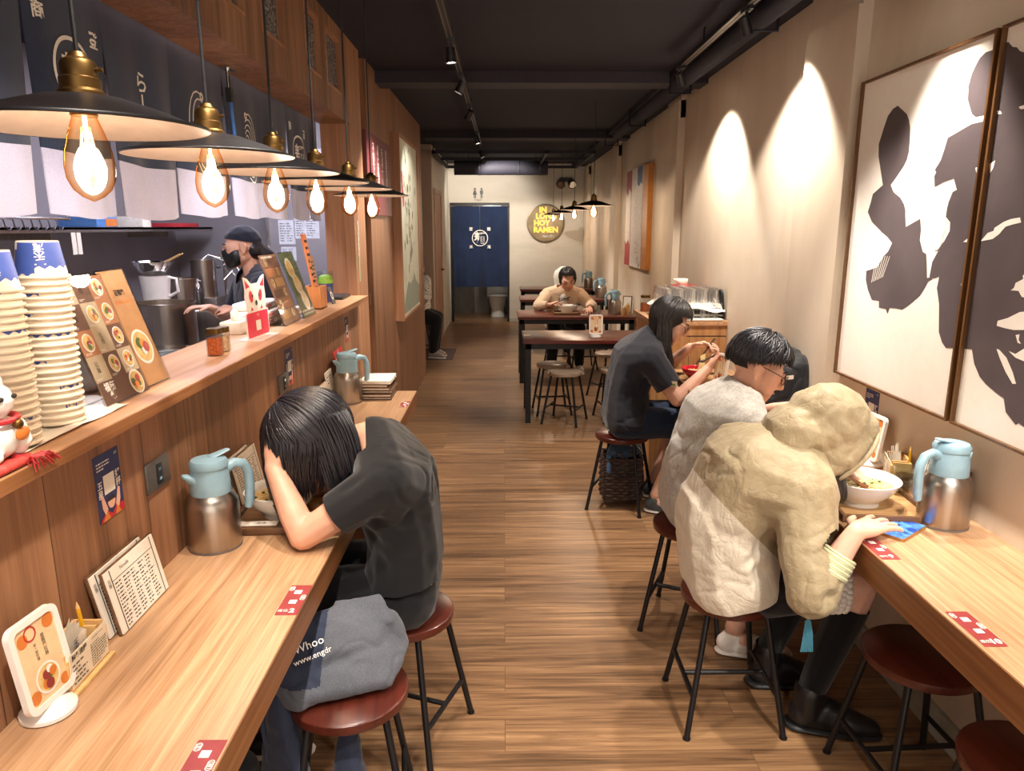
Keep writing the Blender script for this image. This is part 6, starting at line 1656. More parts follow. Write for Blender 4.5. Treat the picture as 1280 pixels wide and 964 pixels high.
hd = garment(t, 'hood', hp, M_jacket, .006, 4, hw, [(hq(.098, 0, -.02), f, .2)])
b = MB()
ring = [hq(.096, .105*math.cos(a), -.0+.118*math.sin(a)) for a in [k*2*PI/30 for k in range(31)]]
b.tube(ring, .007, 8, cap=False); b.build('hood_hem', M_jacket, hd)
b = MB(); b.hull([(hq(.02, 0, 0), (.082, .095, .10), J['R'])]); b.hull([(hq(.05, -.05, -.06), .045), (V((1.0, 2.03, .82)), .03)]); b.hull([(hq(.06, .04, -.06), .04), (V((1.03, 2.12, .82)), .028)])
remesh_obj(b, 'dark_hair', M_hairb, t, .007, 3, lambda c, n: .006*noise.noise(V((c.x*60, c.y*60, c.z*8))))
# dress, lace hem, skirt, socks, boots
garment(t, 'black_dress', [[(J['P']+V((0, .07, -.01)), .115), (J['P']+V((0, -.07, -.01)), .115), (J['HR']+V((.10, 0, .0)), .098), (J['HL']+V((.10, 0, .0)), .098)], [(J['C']+V((.06, .04, -.02)), .09), (J['C']+V((.06, -.04, -.02)), .09), (J['P']+V((.06, 0, .06)), .11)], [(J['HR']+V((.05, 0, -.03)), .095), (J['HR']+V((.14, -.01, -.02)), .088)]], M_darkcl, .008, 5)
b = MB(); R = random.Random(8)
kc = mid(J['HR'], J['KR'], .80); ka = (J['KR']-J['HR']).normalized(); k1 = ka.orthogonal().normalized(); k2 = ka.cross(k1)
for row in range(4):
    for q in range(26):
        a = q*2*PI/26+row*.12; p0 = kc+ka*(.016*row-.03)+(k1*math.cos(a)+k2*math.sin(a))*(.078-.002*row); b.sphere(p0, (.013, .013, .010), None, 8)
b.build('lace_hem', M_whitecl, t, 60)
garment(t, 'socks', [[(mid(J['KR'], J['AR'], .16), .062), (J['AR'], .043)], [(mid(J['KL'], J['AL'], .16), .062), (J['AL'], .043)]], M_sock, .006, 3, None, [(mid(J['KR'], J['AR'], .14), (J['KR']-J['AR']), .08), (mid(J['KL'], J['AL'], .14), (J['KL']-J['AL']), .08)])
for q in 'LR':
    A, T = J['A'+q], J['T'+q]; d = (V((T.x, T.y, 0))-V((A.x, A.y, 0))).normalized(); g = V((A.x, A.y, 0))
    b = MB(); b.hull([(A+V((0, 0, .01)), .050), (g+V((0, 0, .06)), .048)]); b.hull([(g-d*.02+V((0, 0, .055)), .045), (g+d*.13+V((0, 0, .045)), .043), (g+d*.19+V((0, 0, .035)), .030), (g+d*.06+V((0, 0, .08)), .040)])
    o = remesh_obj(b, 'boot', plain('black leather', '#161416', .38), t, .006, 3, None, [(A+V((0, 0, .035)), V((0, 0, 1)), .12)])
    b = MB(); b.hull([(g-d*.03+V((0, 0, .013)), (.046, .046, .013)), (g+d*.14+V((0, 0, .013)), (.047, .047, .013)), (g+d*.20+V((0, 0, .013)), (.028, .028, .013))]); b.build('sole', M_blackp, o, 60)
t = thing('tassel_charm', 'small blue tassel hanging at the hem of the khaki jacket', 'tassel', (.86, 1.93, .47))
b = MB()
for k in range(7): b.tube([(.862+.002*k, 1.86, .50), (.860+.004*k, 1.86, .455), (.856+.0055*k, 1.86, .40)], .0022, 5)
b.tube([(.868, 1.86, .50), (.868, 1.862, .53)], .004, 6); b.build('cord', plain('teal cord', '#4a8ea6', .6), t)

# --- man in grey -------------------------------------------------------------------------------
t = thing('person', 'man in grey tee shirt and glasses bent over the right counter', 'person', (.755, 2.71, 0))
J = vv(dict(P=(.765, 2.71, .535), W=(.775, 2.72, .71), C=(.835, 2.735, .865), N=(.925, 2.74, .975), s=(0, 1, 0), SR=(.895, 2.55, .885), SL=(.925, 2.925, .90),
         ER=(1.0, 2.50, .66), WR=(1.14, 2.60, .84), EL=(1.07, 2.89, .835), WL=(1.20, 2.76, .905), Hc=(.985, 2.735, 1.065), f=(.88, -.22, -.42), u=(.42, 0, .9),
         HR=(.80, 2.63, .52), HL=(.80, 2.79, .52), KR=(1.13, 2.55, .53), KL=(1.13, 2.80, .53), AR=(.875, 2.47, .11), AL=(1.0, 2.85, .11), TR=(1.05, 2.42, .035), TL=(1.17, 2.84, .035),
         hL=((.6, -.5, -.35), (-.2, -.3, -.9), (-.3, -.8, .5), (.6, .7, .5)), hR=((.6, .6, .1), (0, 0, -1), (-.6, .6, 0)), hk=1.04))
body(t, J, .0045, 1.04, True, M_skin2)
SR, ER, SL, EL = J['SR'], J['ER'], J['SL'], J['EL']
tp = torso(J, .026, 1.04)+[[(SR, .085), (mid(SR, ER, .75), .078)], [(SL, .08), (mid(SL, EL, .72), .068)], [(J['P']+V((-.01, .08, -.0)), .128), (J['P']+V((-.01, -.08, -.0)), .128), (J['W']+V((-.01, 0, 0)), .13)]]
wr = folds([((.86, 2.50, .88), (.76, 2.56, .70), .02, .010), ((.90, 2.47, .80), (.84, 2.5, .64), .02, .009), ((.80, 2.54, .68), (.66, 2.62, .60), .02, .008), ((.78, 2.55, .58), (.66, 2.62, .50), .018, .007), ((.74, 2.58, .84), (.68, 2.66, .66), .026, .006), ((.70, 2.58, .54), (.84, 2.57, .49), .014, .006)], 1., 11, .004, (1, 1, 1.3))
ax = (ER-SR).normalized(); axl = (EL-SL).normalized(); nd = (J['Hq']-J['N']).normalized()
garment(t, 'tee_shirt', tp, M_greytee, .0065, 6, wr, [(mid(SR, ER, .74), ax, .13), (mid(SL, EL, .70), axl, .12), (J['N']+nd*.022+V((.01, 0, 0)), (nd+V((.35, 0, .1))), .10), (V((.75, 2.71, .455)), V((0, 0, -1)), .33)])
garment(t, 'shorts', [[(J['P']+V((0, .075, -.01)), .112), (J['P']+V((0, -.075, -.01)), .112)]]+[[(J['H'+q], .098), (mid(J['H'+q], J['K'+q], .9), .082)] for q in 'LR'], M_darkcl, .008, 5)
for q in 'LR': shoe(t, J, q, M_white, M_white)
def keepg(x, y, z, p, P_): return not ((x > .52 and z < .40-.1*abs(y)) or (abs(y) > .55 and z < -.10 and x > -.15) or z < -.10+.75*min(0, x+.15))
hc = J['q'](-.012, 0, .03)
strands(t, 'short_hair', M_hair, hc, (.115, .094, .108), J['f'], J['u'], 1100, lambda p, ph, R: None, keepg, .0038, 5, (.02, 1.35), .0, lambda x, y, z: not (x > .030 and z < .050) and z > -.010+.75*min(0, x+.025) and not (abs(y) > .05 and z < -.008 and x > -.035), .55)
glasses(t, J); face(t, J)

# --- long haired diner in charcoal ---------------------------------------------------------------
t = thing('person', 'long black haired diner in a charcoal polo eating from the red bowl', 'person', (.68, 4.0, 0))
J = vv(dict(P=(.695, 4.0, .53), W=(.695, 4.0, .70), C=(.735, 4.0, .87), N=(.815, 4.0, .99), s=(0, 1, 0), SR=(.785, 3.82, .905), SL=(.82, 4.185, .91),
         ER=(.935, 3.775, .69), WR=(1.11, 3.835, .85), EL=(.96, 4.20, .78), WL=(1.07, 4.08, .925), Hc=(.925, 3.985, 1.085), f=(.86, -.14, -.44), u=(.44, 0, .9),
         HR=(.74, 3.92, .52), HL=(.74, 4.08, .52), KR=(1.06, 3.90, .52), KL=(1.06, 4.12, .52), AR=(.865, 3.87, .11), AL=(.90, 4.12, .11), TR=(.99, 3.80, .035), TL=(1.06, 4.10, .035),
         hR=((.55, .1, .75), (-.75, .2, .4), (-.3, .95, 0), (.5, .6, .4)), hL=((.75, -.35, .25), (-.1, -.4, -.9), (-.2, -.8, .5), (.5, .6, .4))))
body(t, J, .0042, 1.02, True, M_skin2)
SR, ER, SL, EL = J['SR'], J['ER'], J['SL'], J['EL']
tp = torso(J, .026, 1.04)+[[(SR, .086), (mid(SR, ER, .68), .074)], [(SL, .082), (mid(SL, EL, .65), .07)], [(J['P']+V((-.01, .07, .02)), .122), (J['P']+V((-.01, -.07, .02)), .122), (J['W'], .12)]]
wr = folds([((.80, 3.78, .86), (.72, 3.84, .70), .024, .011), ((.84, 3.76, .78), (.74, 3.82, .62), .022, .010), ((.76, 3.84, .62), (.60, 3.92, .56), .02, .008), ((.66, 3.88, .84), (.60, 3.96, .66), .026, .006), ((.80, 3.86, .58), (.70, 3.88, .50), .018, .007)], 1., 10, .004, (1, 1, 1.2))
ax = (ER-SR).normalized(); axl = (EL-SL).normalized(); nd = (J['Hq']-J['N']).normalized()
po = garment(t, 'polo_shirt', tp, M_poloc, .0065, 6, wr, [(mid(SR, ER, .66), ax, .13), (mid(SL, EL, .64), axl, .12), (J['N']+nd*.03, nd, .10), (V((.69, 4.0, .50)), V((.1, 0, -1)), .33)])
b = MB(); n1 = nd.orthogonal().normalized(); n2 = nd.cross(n1)
b.tube([J['N']+nd*.03+(n1*math.cos(a)+n2*math.sin(a))*.062 for a in [q*2*PI/24 for q in range(25)]], .012, 8, cap=False, sq=.6); b.build('collar', M_poloc, po)
sm = mid(SR, ER, .55); b = MB(); M = frame((sm.x+.035, sm.y-.070, sm.z+.0), (.8, -.35, .0), (-.15, .0, 1)); b.rect(-.016, .016, -.016, .016, M, .005); b.m(1).rect(-.010, .006, -.010, .002, M, .006); b.build('sleeve_patch', [M_cream, plain('patch green', '#7c8f3c', .6)], po)
garment(t, 'denim_shorts', [[(J['P']+V((0, .075, -.01)), .112), (J['P']+V((0, -.075, -.01)), .112)]]+[[(J['H'+q], .100), (mid(J['H'+q], J['K'+q], .95), .082)] for q in 'LR'], M_jeanb, .008, 5, folds([((.80, 3.83, .52), (.95, 3.82, .55), .02, .006)], 1, 12, .003))
for q in 'LR': shoe(t, J, q, plain('grey sneaker', '#4c5358', .6), M_white)
hc = J['q'](-.012, 0, .03)
def keepl(x, y, z, p, P_): return not (x > .45 and z < .35) and not (x > .10 and z < -.02)
def tipl(p, ph, R):
    if (p-hc).dot(J['f'].normalized()) > -.005: return None
    return .84+R.uniform(-.05, .05)+.10*max(0, min(1, (.90-p.x)/.10))
strands(t, 'long_hair', M_hairb, hc, (.114, .096, .108), J['f'], J['u'], 700, tipl, keepl, .0040, 6, (.02, 1.2), .004, lambda x, y, z: not (x > .035 and z < .04) and z > -.07)
b = MB(); R = random.Random(9)
for k in range(260):   # the long curtain that falls forward over the near shoulder
    a = R.random(); x0 = .862+.035*a+R.uniform(-.01, .01); y0 = 3.895+R.uniform(-.014, .02)-.01*math.sin(a*3); pts = []
    for j in range(8):
        w = j/7; pts.append((x0-.05*(1-a)*w+.02*w*w-(.012*math.sin(w*5+k)), y0-.035*w+.025*w*w, 1.12-.02*a-(.27+.05*a+R.uniform(-.01, .01))*w))
    b.tube(pts, [.0036*(1-.8*(j/7)**3) for j in range(8)], 5, cap=False)
b.build('hair_curtain', M_hairb, t, 80)
glasses(t, J); face(t, J)
t = thing('chopsticks', 'dark chopsticks in the far hand of the diner with the red bowl', 'chopsticks', (1.15, 4.0, .95))
for s in (0, 1): MB().tube([(1.19+.004*s, 4.03-.012*s, .985), (1.075, 3.965-.008*s, .845)], .0032, 6).build('stick', plain('dark stick', '#4a2c22', .4), t)
spoon('soup_spoon', 'dark soup spoon in the near hand of the diner with the red bowl', (1.08, 3.90, .87), (1.155, 3.86, .92), plain('dark spoon', '#3b2a25', .4))
t = thing('noodle_lift', 'pale noodles lifted out of the red bowl by the chopsticks', 'noodles', (1.08, 3.95, .83))
b = MB()
for k in range(7): b.tube([(1.105+.004*k, 3.975, .895+.002*k), (1.10+.004*k, 3.965, .86), (1.085+.006*k, 3.955, .815)], .0022, 5)
b.build('strands', M_noodle, t)

# --- woman in cream cardigan at the second dining table -------------------------------------------
t = thing('person', 'woman in a cream cardigan with tied dark hair eating at the second dining table', 'person', (.66, 8.25, 0))
J = vv(dict(P=(.66, 8.25, .53), W=(.66, 8.22, .68), C=(.665, 8.17, .81), N=(.675, 8.11, .92), s=(1, 0, 0), SL=(.845, 8.14, .86), SR=(.495, 8.14, .86),
         EL=(.97, 7.99, .745), WL=(.92, 7.74, .745), ER=(.38, 7.98, .745), WR=(.50, 7.75, .785), Hc=(.70, 8.02, 1.035), f=(.08, -.88, -.42), u=(0, -.4, .9),
         HL=(.74, 8.2, .52), HR=(.58, 8.2, .52), KL=(.82, 7.86, .52), KR=(.55, 7.86, .52), AL=(.84, 7.95, .11), AR=(.53, 7.95, .11), TL=(.86, 7.82, .035), TR=(.52, 7.82, .035),
         hL=((-.15, -.95, -.05), (0, 0, -1), (-1, 0, 0)), hR=((.6, -.7, .25), (.3, .3, -.8), (0, .3, 1), (.5, .7, .5))))
body(t, J, .006, .98)
tp = torso(J, .026)
for q in 'LR': tp += [[(J['S'+q], .08), (J['E'+q], .064)], [(J['E'+q], .062), (mid(J['E'+q], J['W'+q], .85), .044)]]
garment(t, 'cardigan', tp, M_cream_cl, .008, 5, folds([], 1, 10, .006), [(J['N']+V((0, -.02, .03)), V((0, -.35, 1)), .09), (mid(J['EL'], J['WL'], .85), J['WL']-J['EL'], .07), (mid(J['ER'], J['WR'], .85), J['WR']-J['ER'], .07)])
b = MB(); b.hull([((.66, 8.075, .85), (.055, .04, .06)), ((.665, 8.10, .70), (.06, .045, .06))]); io = remesh_obj(b, 'white_top', M_whitecl, t, .008, 3)
b = MB(); b.text('YOUR', .045, frame((.665, 8.028, .815), (1, 0, 0), (0, -.12, 1)), .004, bold=.001); b.build('lettering', M_ink, io)
garment(t, 'trousers', [[(J['P']+V((.07, 0, 0)), .112), (J['P']-V((.07, 0, 0)), .112)]]+leg(J, 'L', .02, 1, 'legs')+leg(J, 'R', .02, 1, 'legs'), M_darkcl, .009, 4)
for q in 'LR': shoe(t, J, q, M_white, M_white)
hc = J['q'](-.012, 0, .03)
def tipb(p, ph, R): return p.z-.05*R.random() if p.y > 8.0 else (p.z-.09 if abs(p.x-.70) > .07 else None)
strands(t, 'tied_hair', M_hairb, hc, (.108, .092, .104), J['f'], J['u'], 420, tipb, lambda x, y, z, p, P_: not (x > .38 and z < .62), .0042, 8, (.02, 1.2), .006, lambda x, y, z: not (x > .03 and z < .072) and z > -.06)
face(t, J)
t = thing('chopsticks', 'dark chopsticks in the right hand of the woman in cream', 'chopsticks', (.58, 7.66, .82))
for s in (0, 1): MB().tube([(.50, 7.68-.006*s, .79), (.70, 7.66-.008*s, .875+.006*s)], .0034, 6).build('stick', M_black, t)
spoon('soup_spoon', 'dark soup spoon sticking out of the bowl of the woman in cream', (.70, 7.60, .78), (.80, 7.58, .825), M_blackp)

# --- person in white hood behind her -----------------------------------------------------------
t = thing('person', 'person in a white hooded top seated, back turned, behind the woman in cream', 'person', (.70, 8.95, 0))
J = vv(dict(P=(.73, 8.85, .53), W=(.73, 8.86, .66), C=(.73, 8.90, .76), N=(.73, 8.95, .86), s=(-1, 0, 0), SL=(.58, 8.93, .78), SR=(.87, 8.93, .78), EL=(.50, 9.1, .76), WL=(.55, 9.25, .76), ER=(.93, 9.1, .76), WR=(.85, 9.25, .76),
         Hc=(.735, 8.99, .975), f=(0, .9, -.4), u=(0, .3, .9), HL=(.62, 8.9, .52), HR=(.78, 8.9, .52), KL=(.60, 9.22, .52), KR=(.80, 9.22, .52), AL=(.60, 9.2, .11), AR=(.80, 9.2, .11), TL=(.60, 9.35, .035), TR=(.80, 9.35, .035)))
body(t, J, .008, .96)
tp = torso(J, .03)+[[(J['q'](-.02, 0, .02), .13), (J['N'], .1)], [(J['q'](-.02, 0, .03), (.13, .115, .125), J['R'])]]
for q in 'LR': tp += [[(J['S'+q], .085), (J['E'+q], .064)], [(J['E'+q], .06), (mid(J['E'+q], J['W'+q], .85), .046)]]
garment(t, 'hooded_top', tp, M_whitecl, .009, 4, folds([], 1, 12, .004), [(J['q'](.08, 0, 0), J['f'], .16)])
garment(t, 'trousers', [[(J['P']+V((.07, 0, 0)), .112), (J['P']-V((.07, 0, 0)), .112)]]+leg(J, 'L', .02, 1, 'legs')+leg(J, 'R', .02, 1, 'legs'), M_olive, .01, 4)
for q in 'LR': shoe(t, J, q, M_blackp, M_white)

# --- cook ------------------------------------------------------------------------------------------
t = thing('person', 'cook in dark cap, black mask and navy shirt working behind the ledge', 'person', (-1.45, 4.22, 0))
J = vv(dict(P=(-1.43, 4.23, .86), W=(-1.43, 4.23, 1.02), C=(-1.43, 4.22, 1.19), N=(-1.445, 4.21, 1.335), s=(.55, -.83, 0), SL=(-1.33, 4.06, 1.285), SR=(-1.54, 4.37, 1.285), EL=(-1.40, 3.95, 1.06), WL=(-1.50, 4.02, 1.15), ER=(-1.66, 4.38, 1.06), WR=(-1.72, 4.22, 1.14),
         Hc=(-1.495, 4.19, 1.485), f=(-.93, -.35, -.10), u=(-.1, 0, 1), HL=(-1.38, 4.16, .84), HR=(-1.48, 4.30, .84), KL=(-1.40, 4.14, .46), KR=(-1.50, 4.30, .46), AL=(-1.38, 4.15, .10), AR=(-1.48, 4.31, .10), TL=(-1.50, 4.10, .035), TR=(-1.60, 4.26, .035),
         hL=((-.75, .1, .1), (.1, .3, -.9), (.2, -.7, .6), (.7, .7, .5), .9), hR=((-.6, -.6, .1), (.2, .2, -.9), (.6, -.6, 0))))
body(t, J, .0055, .96)
tp = torso(J, .024)+[[(J['SL'], .078), (mid(J['SL'], J['EL'], .7), .068)], [(J['SR'], .078), (mid(J['SR'], J['ER'], .7), .068)]]
nd = (J['Hq']-J['N']).normalized()
co_ = garment(t, 'navy_shirt', tp, M_cook, .008, 5, folds([], 1, 9, .005), [(mid(J['SL'], J['EL'], .68), J['EL']-J['SL'], .12), (mid(J['SR'], J['ER'], .68), J['ER']-J['SR'], .12), (J['N']+nd*.0+V((-.04, -.02, 0)), nd+J['f'].normalized()*.75, .11)])
b = MB(); R = random.Random(4); n_ = V((-.35, -.75, 0)).normalized(); M = frame(J['C']+V((.005, -.13, .02)), (.9, -.42, 0), (0, 0, 1))
for k in range(7): ring2(b, M @ Matrix.Translation((R.uniform(-.05, .05), R.uniform(-.03, .03), 0)), .022, .0001, .004+.0005*k, 12)
b.build('flower_print', plain('flower print', '#8f8d90', .8), co_)
garment(t, 'dark_trousers', [[(J['P'], .14)]]+leg(J, 'L', .02, 1, 'legs')+leg(J, 'R', .02, 1, 'legs'), M_darkcl, .01, 4)
for q in 'LR': shoe(t, J, q, M_blackp, M_blackp)
q = J['q']; R3 = J['R']
b = MB(); b.hull([(q(-.015, 0, .035), (.106, .086, .094), R3)]); remesh_obj(b, 'cap', M_cook, t, .006, 3, None, [(q(0, 0, .038), -(J['u'].normalized())+J['f'].normalized()*.28, .2)])
b = MB(); b.hull([(q(.03, .03, -.04), .056), (q(.03, -.03, -.04), .056), (q(.085, 0, -.02), .03), (q(.075, 0, -.085), .026)]); remesh_obj(b, 'face_mask', M_blackp, t, .005, 4, None, [(q(.02, 0, 0), -J['f'].normalized(), .2), (q(.05, 0, -.008), J['u'].normalized()-J['f'].normalized()*.1, .2)])
b = MB(); b.hull([(q(-.06, 0, -.01), (.062, .072, .07), R3)]); b.hull([(q(-.09, 0, -.03), .05), (q(-.13, 0, -.06), .045)]); remesh_obj(b, 'hair', M_hair, t, .007, 3)
face(t, J)

# --- seated person half hidden at the far left ---------------------------------------------------------
t = thing('person', 'seated person in patterned white shirt half hidden behind the wood wall end', 'person', (-1.08, 9.0, 0))
J = vv(dict(P=(-1.06, 9.02, .53), W=(-1.06, 9.02, .70), C=(-1.05, 9.0, .86), N=(-1.04, 8.98, .99), s=(.3, .95, 0), SL=(-1.0, 9.16, .93), SR=(-.98, 8.86, .93), EL=(-.98, 9.2, .74), WL=(-.98, 9.05, .76), ER=(-.965, 8.80, .76), WR=(-1.0, 8.72, .78),
         Hc=(-1.06, 8.94, 1.10), f=(.3, -.9, -.3), u=(0, -.3, .9), HL=(-1.0, 9.08, .52), HR=(-1.0, 8.96, .52), KL=(-.84, 9.02, .50), KR=(-.84, 8.9, .48), AL=(-.87, 9.02, .11), AR=(-.885, 8.86, .11), TL=(-.76, 9.0, .035), TR=(-.76, 8.82, .035)))
body(t, J, .008, .96)
tp = torso(J, .03)
for q in 'LR': tp += [[(J['S'+q], .085), (J['E'+q], .064)], [(J['E'+q], .06), (mid(J['E'+q], J['W'+q], .85), .046)]]
m, nt, bb = nmat('patterned shirt'); vo = N(nt, 'ShaderNodeTexVoronoi', i_Scale=38., feature='DISTANCE_TO_EDGE'); nt.links.new(coords(nt), vo.inputs['Vector']); r = ramp(nt, vo.outputs['Distance'], [(.03, S('#6a675f')), (.09, S('#e4e0d6'))]); nt.links.new(r.outputs[0], bb.inputs['Base Color']); bb.inputs['Roughness'].default_value = .9
garment(t, 'patterned_shirt', tp, m, .009, 4, folds([], 1, 12, .004), [(J['N']+V((0, 0, .03)), V((0, 0, 1)), .09)])
garment(t, 'trousers', [[(J['P']+V((.0, .05, 0)), .112), (J['P']-V((0, .05, 0)), .112)]]+leg(J, 'L', .024, 1, 'legs')+leg(J, 'R', .024, 1, 'legs'), M_darkcl, .01, 4)
for q in 'LR': shoe(t, J, q, plain('pale shoe', '#9b8d84', .6), M_white)
b = MB(); b.hull([(J['q'](-.012, 0, .03), (.108, .09, .104), J['R'])]); b.build('hair', M_hair, t, 60)
dup(stp, (-1.06, 9.05, 0), 0, 'dark stool under the half hidden person at the far left')
t = thing('side_table', 'small dark table edge in front of the half hidden person at the far left', 'table', (-1.3, 8.7, 0)); MB().box(-1.7, -.935, 8.5, 8.78, .71, .74, bev=.003).build('table_top', M_dtable, t)
for x in (-1.66, -1.02): MB().box(x, x+.04, 8.62, 8.66, 0, .71).build('leg', M_black, t)

# ------------------------------------------------------------------ bags
t = thing('backpack', 'black backpack standing on the right counter against the wall', 'backpack', (1.24, 3.2, .75))
b = MB(); b.hull([((1.28, 3.10, .80), .075), ((1.28, 3.36, .80), .075), ((1.30, 3.14, .98), .075), ((1.30, 3.34, .98), .075), ((1.15, 3.12, .80), .05), ((1.16, 3.34, .80), .05)]); b.hull([((1.30, 3.20, 1.0), .07), ((1.30, 3.30, 1.0), .07)]); b.hull([((1.17, 3.16, .83), .06), ((1.17, 3.32, .83), .06), ((1.20, 3.18, .93), .05), ((1.20, 3.30, .93), .05)])
remesh_obj(b, 'bag_body', M_pack, t, .007, 5, folds([((1.2, 3.04, .98), (1.2, 3.3, .95), .014, .008), ((1.12, 3.1, .86), (1.12, 3.35, .86), .014, .006)], 1, 12, .005))
b = MB(); b.tube([(1.28, 3.2, 1.06), (1.26, 3.20, 1.095), (1.26, 3.28, 1.095), (1.28, 3.28, 1.06)], .009, 8); b.build('grab_handle', M_pack, t)
for y in (3.15, 3.33):
    b = MB(); b.tube([(1.25, y, 1.05), (1.16, y, 1.02), (1.10, y-.01, .93), (1.10, y-.02, .84), (1.13, y, .79)], .012, 8, sq=.45); b.build('strap', M_blackp, t)
b = MB(); b.tube([(1.24, 3.05, 1.0), (1.20, 3.1, 1.035), (1.19, 3.3, 1.035)], .003, 6); b.build('zip', M_chrome, t)
b = MB(); M = frame((1.235, 3.035, .965), (.9, .35, 0), (.1, 0, 1)); b.rect(-.02, .02, -.009, .009, M, .0); b.build('logo_patch', M_whiteink, t)
t = thing('tote_bag', 'grey fabric tote bag slumped across the nearest left bar stool', 'bag', (-.41, 1.66, .44))
b = MB(); 
b.hull([((-.50, 1.57, .475), .03), ((-.31, 1.64, .475), .03), ((-.27, 1.71, .53), .022), ((-.30, 1.72, .60), .022), ((-.52, 1.66, .60), .03), ((-.56, 1.60, .53), .03), ((-.44, 1.70, .625), .018)])
b.hull([((-.56, 1.60, .53), .03), ((-.58, 1.62, .44), .025), ((-.50, 1.56, .47), .025)])
b.hull([((-.30, 1.70, .60), .016), ((-.33, 1.73, .655), .008), ((-.44, 1.72, .64), .010)])
def tmf(c, n): return 1 if c.x < -.455 and c.z > .50 else 0
to = remesh_obj(b, 'bag_body', [M_bag, M_bagd], t, .006, 5, folds([((-.56, 1.56, .50), (-.28, 1.66, .58), .012, .007), ((-.50, 1.60, .60), (-.34, 1.66, .60), .02, .006), ((-.30, 1.66, .62), (-.27, 1.69, .52), .016, .007), ((-.42, 1.6, .56), (-.36, 1.64, .49), .018, .005)], 1.1, 14, .006), (), tmf)
b = MB(); M = frame((-.478, 1.595, .585), (.9, .32, .25), (-.25, .35, .9)); b.text('Whoo', .028, M @ Matrix.Translation((0, .012, .004)), .001); b.text('www.engdr', .020, M @ Matrix.Translation((.0, -.016, .004)), .001); b.build('lettering', M_whiteink, to)
b = MB(); b.tube([(-.56, 1.60, .50), (-.60, 1.58, .40), (-.58, 1.56, .28), (-.54, 1.57, .22)], .014, 8, sq=.5); b.build('strap', M_bagd, t)
t = thing('jacket', 'dark navy jacket hanging down from under the tote bag by the nearest left stool', 'jacket', (-.55, 1.5, .2))
b = MB(); b.hull([((-.56, 1.58, .46), .03), ((-.50, 1.52, .20), .04), ((-.58, 1.60, .22), .05)]); b.hull([((-.50, 1.52, .20), .04), ((-.44, 1.50, .06), .035), ((-.56, 1.56, .05), .045)]); b.hull([((-.40, 1.62, .40), .02), ((-.38, 1.56, .22), .035), ((-.42, 1.52, .08), .04)])
remesh_obj(b, 'cloth_body', M_bagd, t, .007, 4, folds([((-.56, 1.5, .4), (-.5, 1.5, .1), .02, .012), ((-.5, 1.5, .3), (-.46, 1.48, .06), .016, .010), ((-.40, 1.54, .36), (-.40, 1.5, .1), .016, .010)], 1, 12, .006))
t = thing('handbag', 'black bag with a pinkish pouch standing on the floor under the left counter', 'bag', (-.68, 1.5, 0))
b = MB(); b.hull([((-.70, 1.42, .06), .06), ((-.70, 1.64, .06), .06), ((-.68, 1.46, .24), .05), ((-.68, 1.60, .24), .05)]); remesh_obj(b, 'bag_body', M_pack, t, .008, 3, folds([], 1, 10, .006))
b = MB(); b.tube([(-.68, 1.48, .28), (-.67, 1.50, .38), (-.67, 1.56, .38), (-.68, 1.58, .28)], .006, 8); b.build('handle', M_blackp, t)
b = MB(); b.hull([((-.63, 1.50, .20), .03), ((-.63, 1.55, .22), .028)]); b.build('pouch', plain('dusty pink', '#a98279', .6), t, 60)
t = thing('woven_basket', 'brown woven basket under the stool of the diner in the charcoal polo', 'basket', (.67, 4.05, 0))
b = MB()
x0, x1, y0, y1 = .575, .80, 3.93, 4.16
n = 12; rows = 14
for r in range(rows):
    z = .06+.25*r/rows
    pts = []
    for k in range(49):
        a = k*2*PI/48; c_, s_ = math.cos(a), math.sin(a); rr = 1/max(abs(c_), abs(s_))**.8
        w_ = .006*math.sin(k*PI/2*1.0+r*PI); pts.append(((x0+x1)/2+(.113+w_)*c_*rr*.98, (y0+y1)/2+(.115+w_)*s_*rr*.98, z))
    b.tube(pts, .0095, 6, cap=False)
b.box(x0+.02, x1-.02, y0+.02, y1-.02, .045, .06)
b.build('weave', M_basket, t)
for s in (-1, 1): MB().tube([(.69+s*.06, 3.935, .30), (.69+s*.05, 3.93, .34), (.69+s*.02, 3.93, .34), (.69+s*.01, 3.935, .30)], .006, 8).build('handle', M_basket, t)
b = MB(); b.box(.63, .73, 3.921, 3.927, .235, .262, bev=.002); b.build('opening', M_ink, t)
t = thing('denim_cloth', 'folded blue denim cloth on top of the woven basket', 'cloth', (.68, 4.05, .31)); b = MB(); b.hull([((.62, 4.0, .31), .03), ((.75, 4.0, .32), .03), ((.66, 4.10, .33), .035)]); b.hull([((.60, 3.95, .31), .018), ((.60, 3.925, .22), .012)]); remesh_obj(b, 'cloth_body', M_denim, t, .007, 3, folds([], 1, 14, .006))
t = thing('shoulder_bag', 'black shoulder bag beside the woven basket under the charcoal polo diner', 'bag', (.9, 4.0, 0)); b = MB(); b.hull([((.83, 4.25, .06), .045), ((.83, 4.34, .06), .045), ((.82, 4.26, .27), .03), ((.82, 4.33, .27), .03)]); remesh_obj(b, 'bag_body', M_pack, t, .008, 3, folds([], 1, 12, .006))
b = MB(); b.tube([(.82, 4.25, .28), (.815, 4.02, .30), (.74, 3.915, .22), (.66, 3.912, .19), (.60, 3.93, .30)], .005, 6); b.build('strap', M_blackp, t)

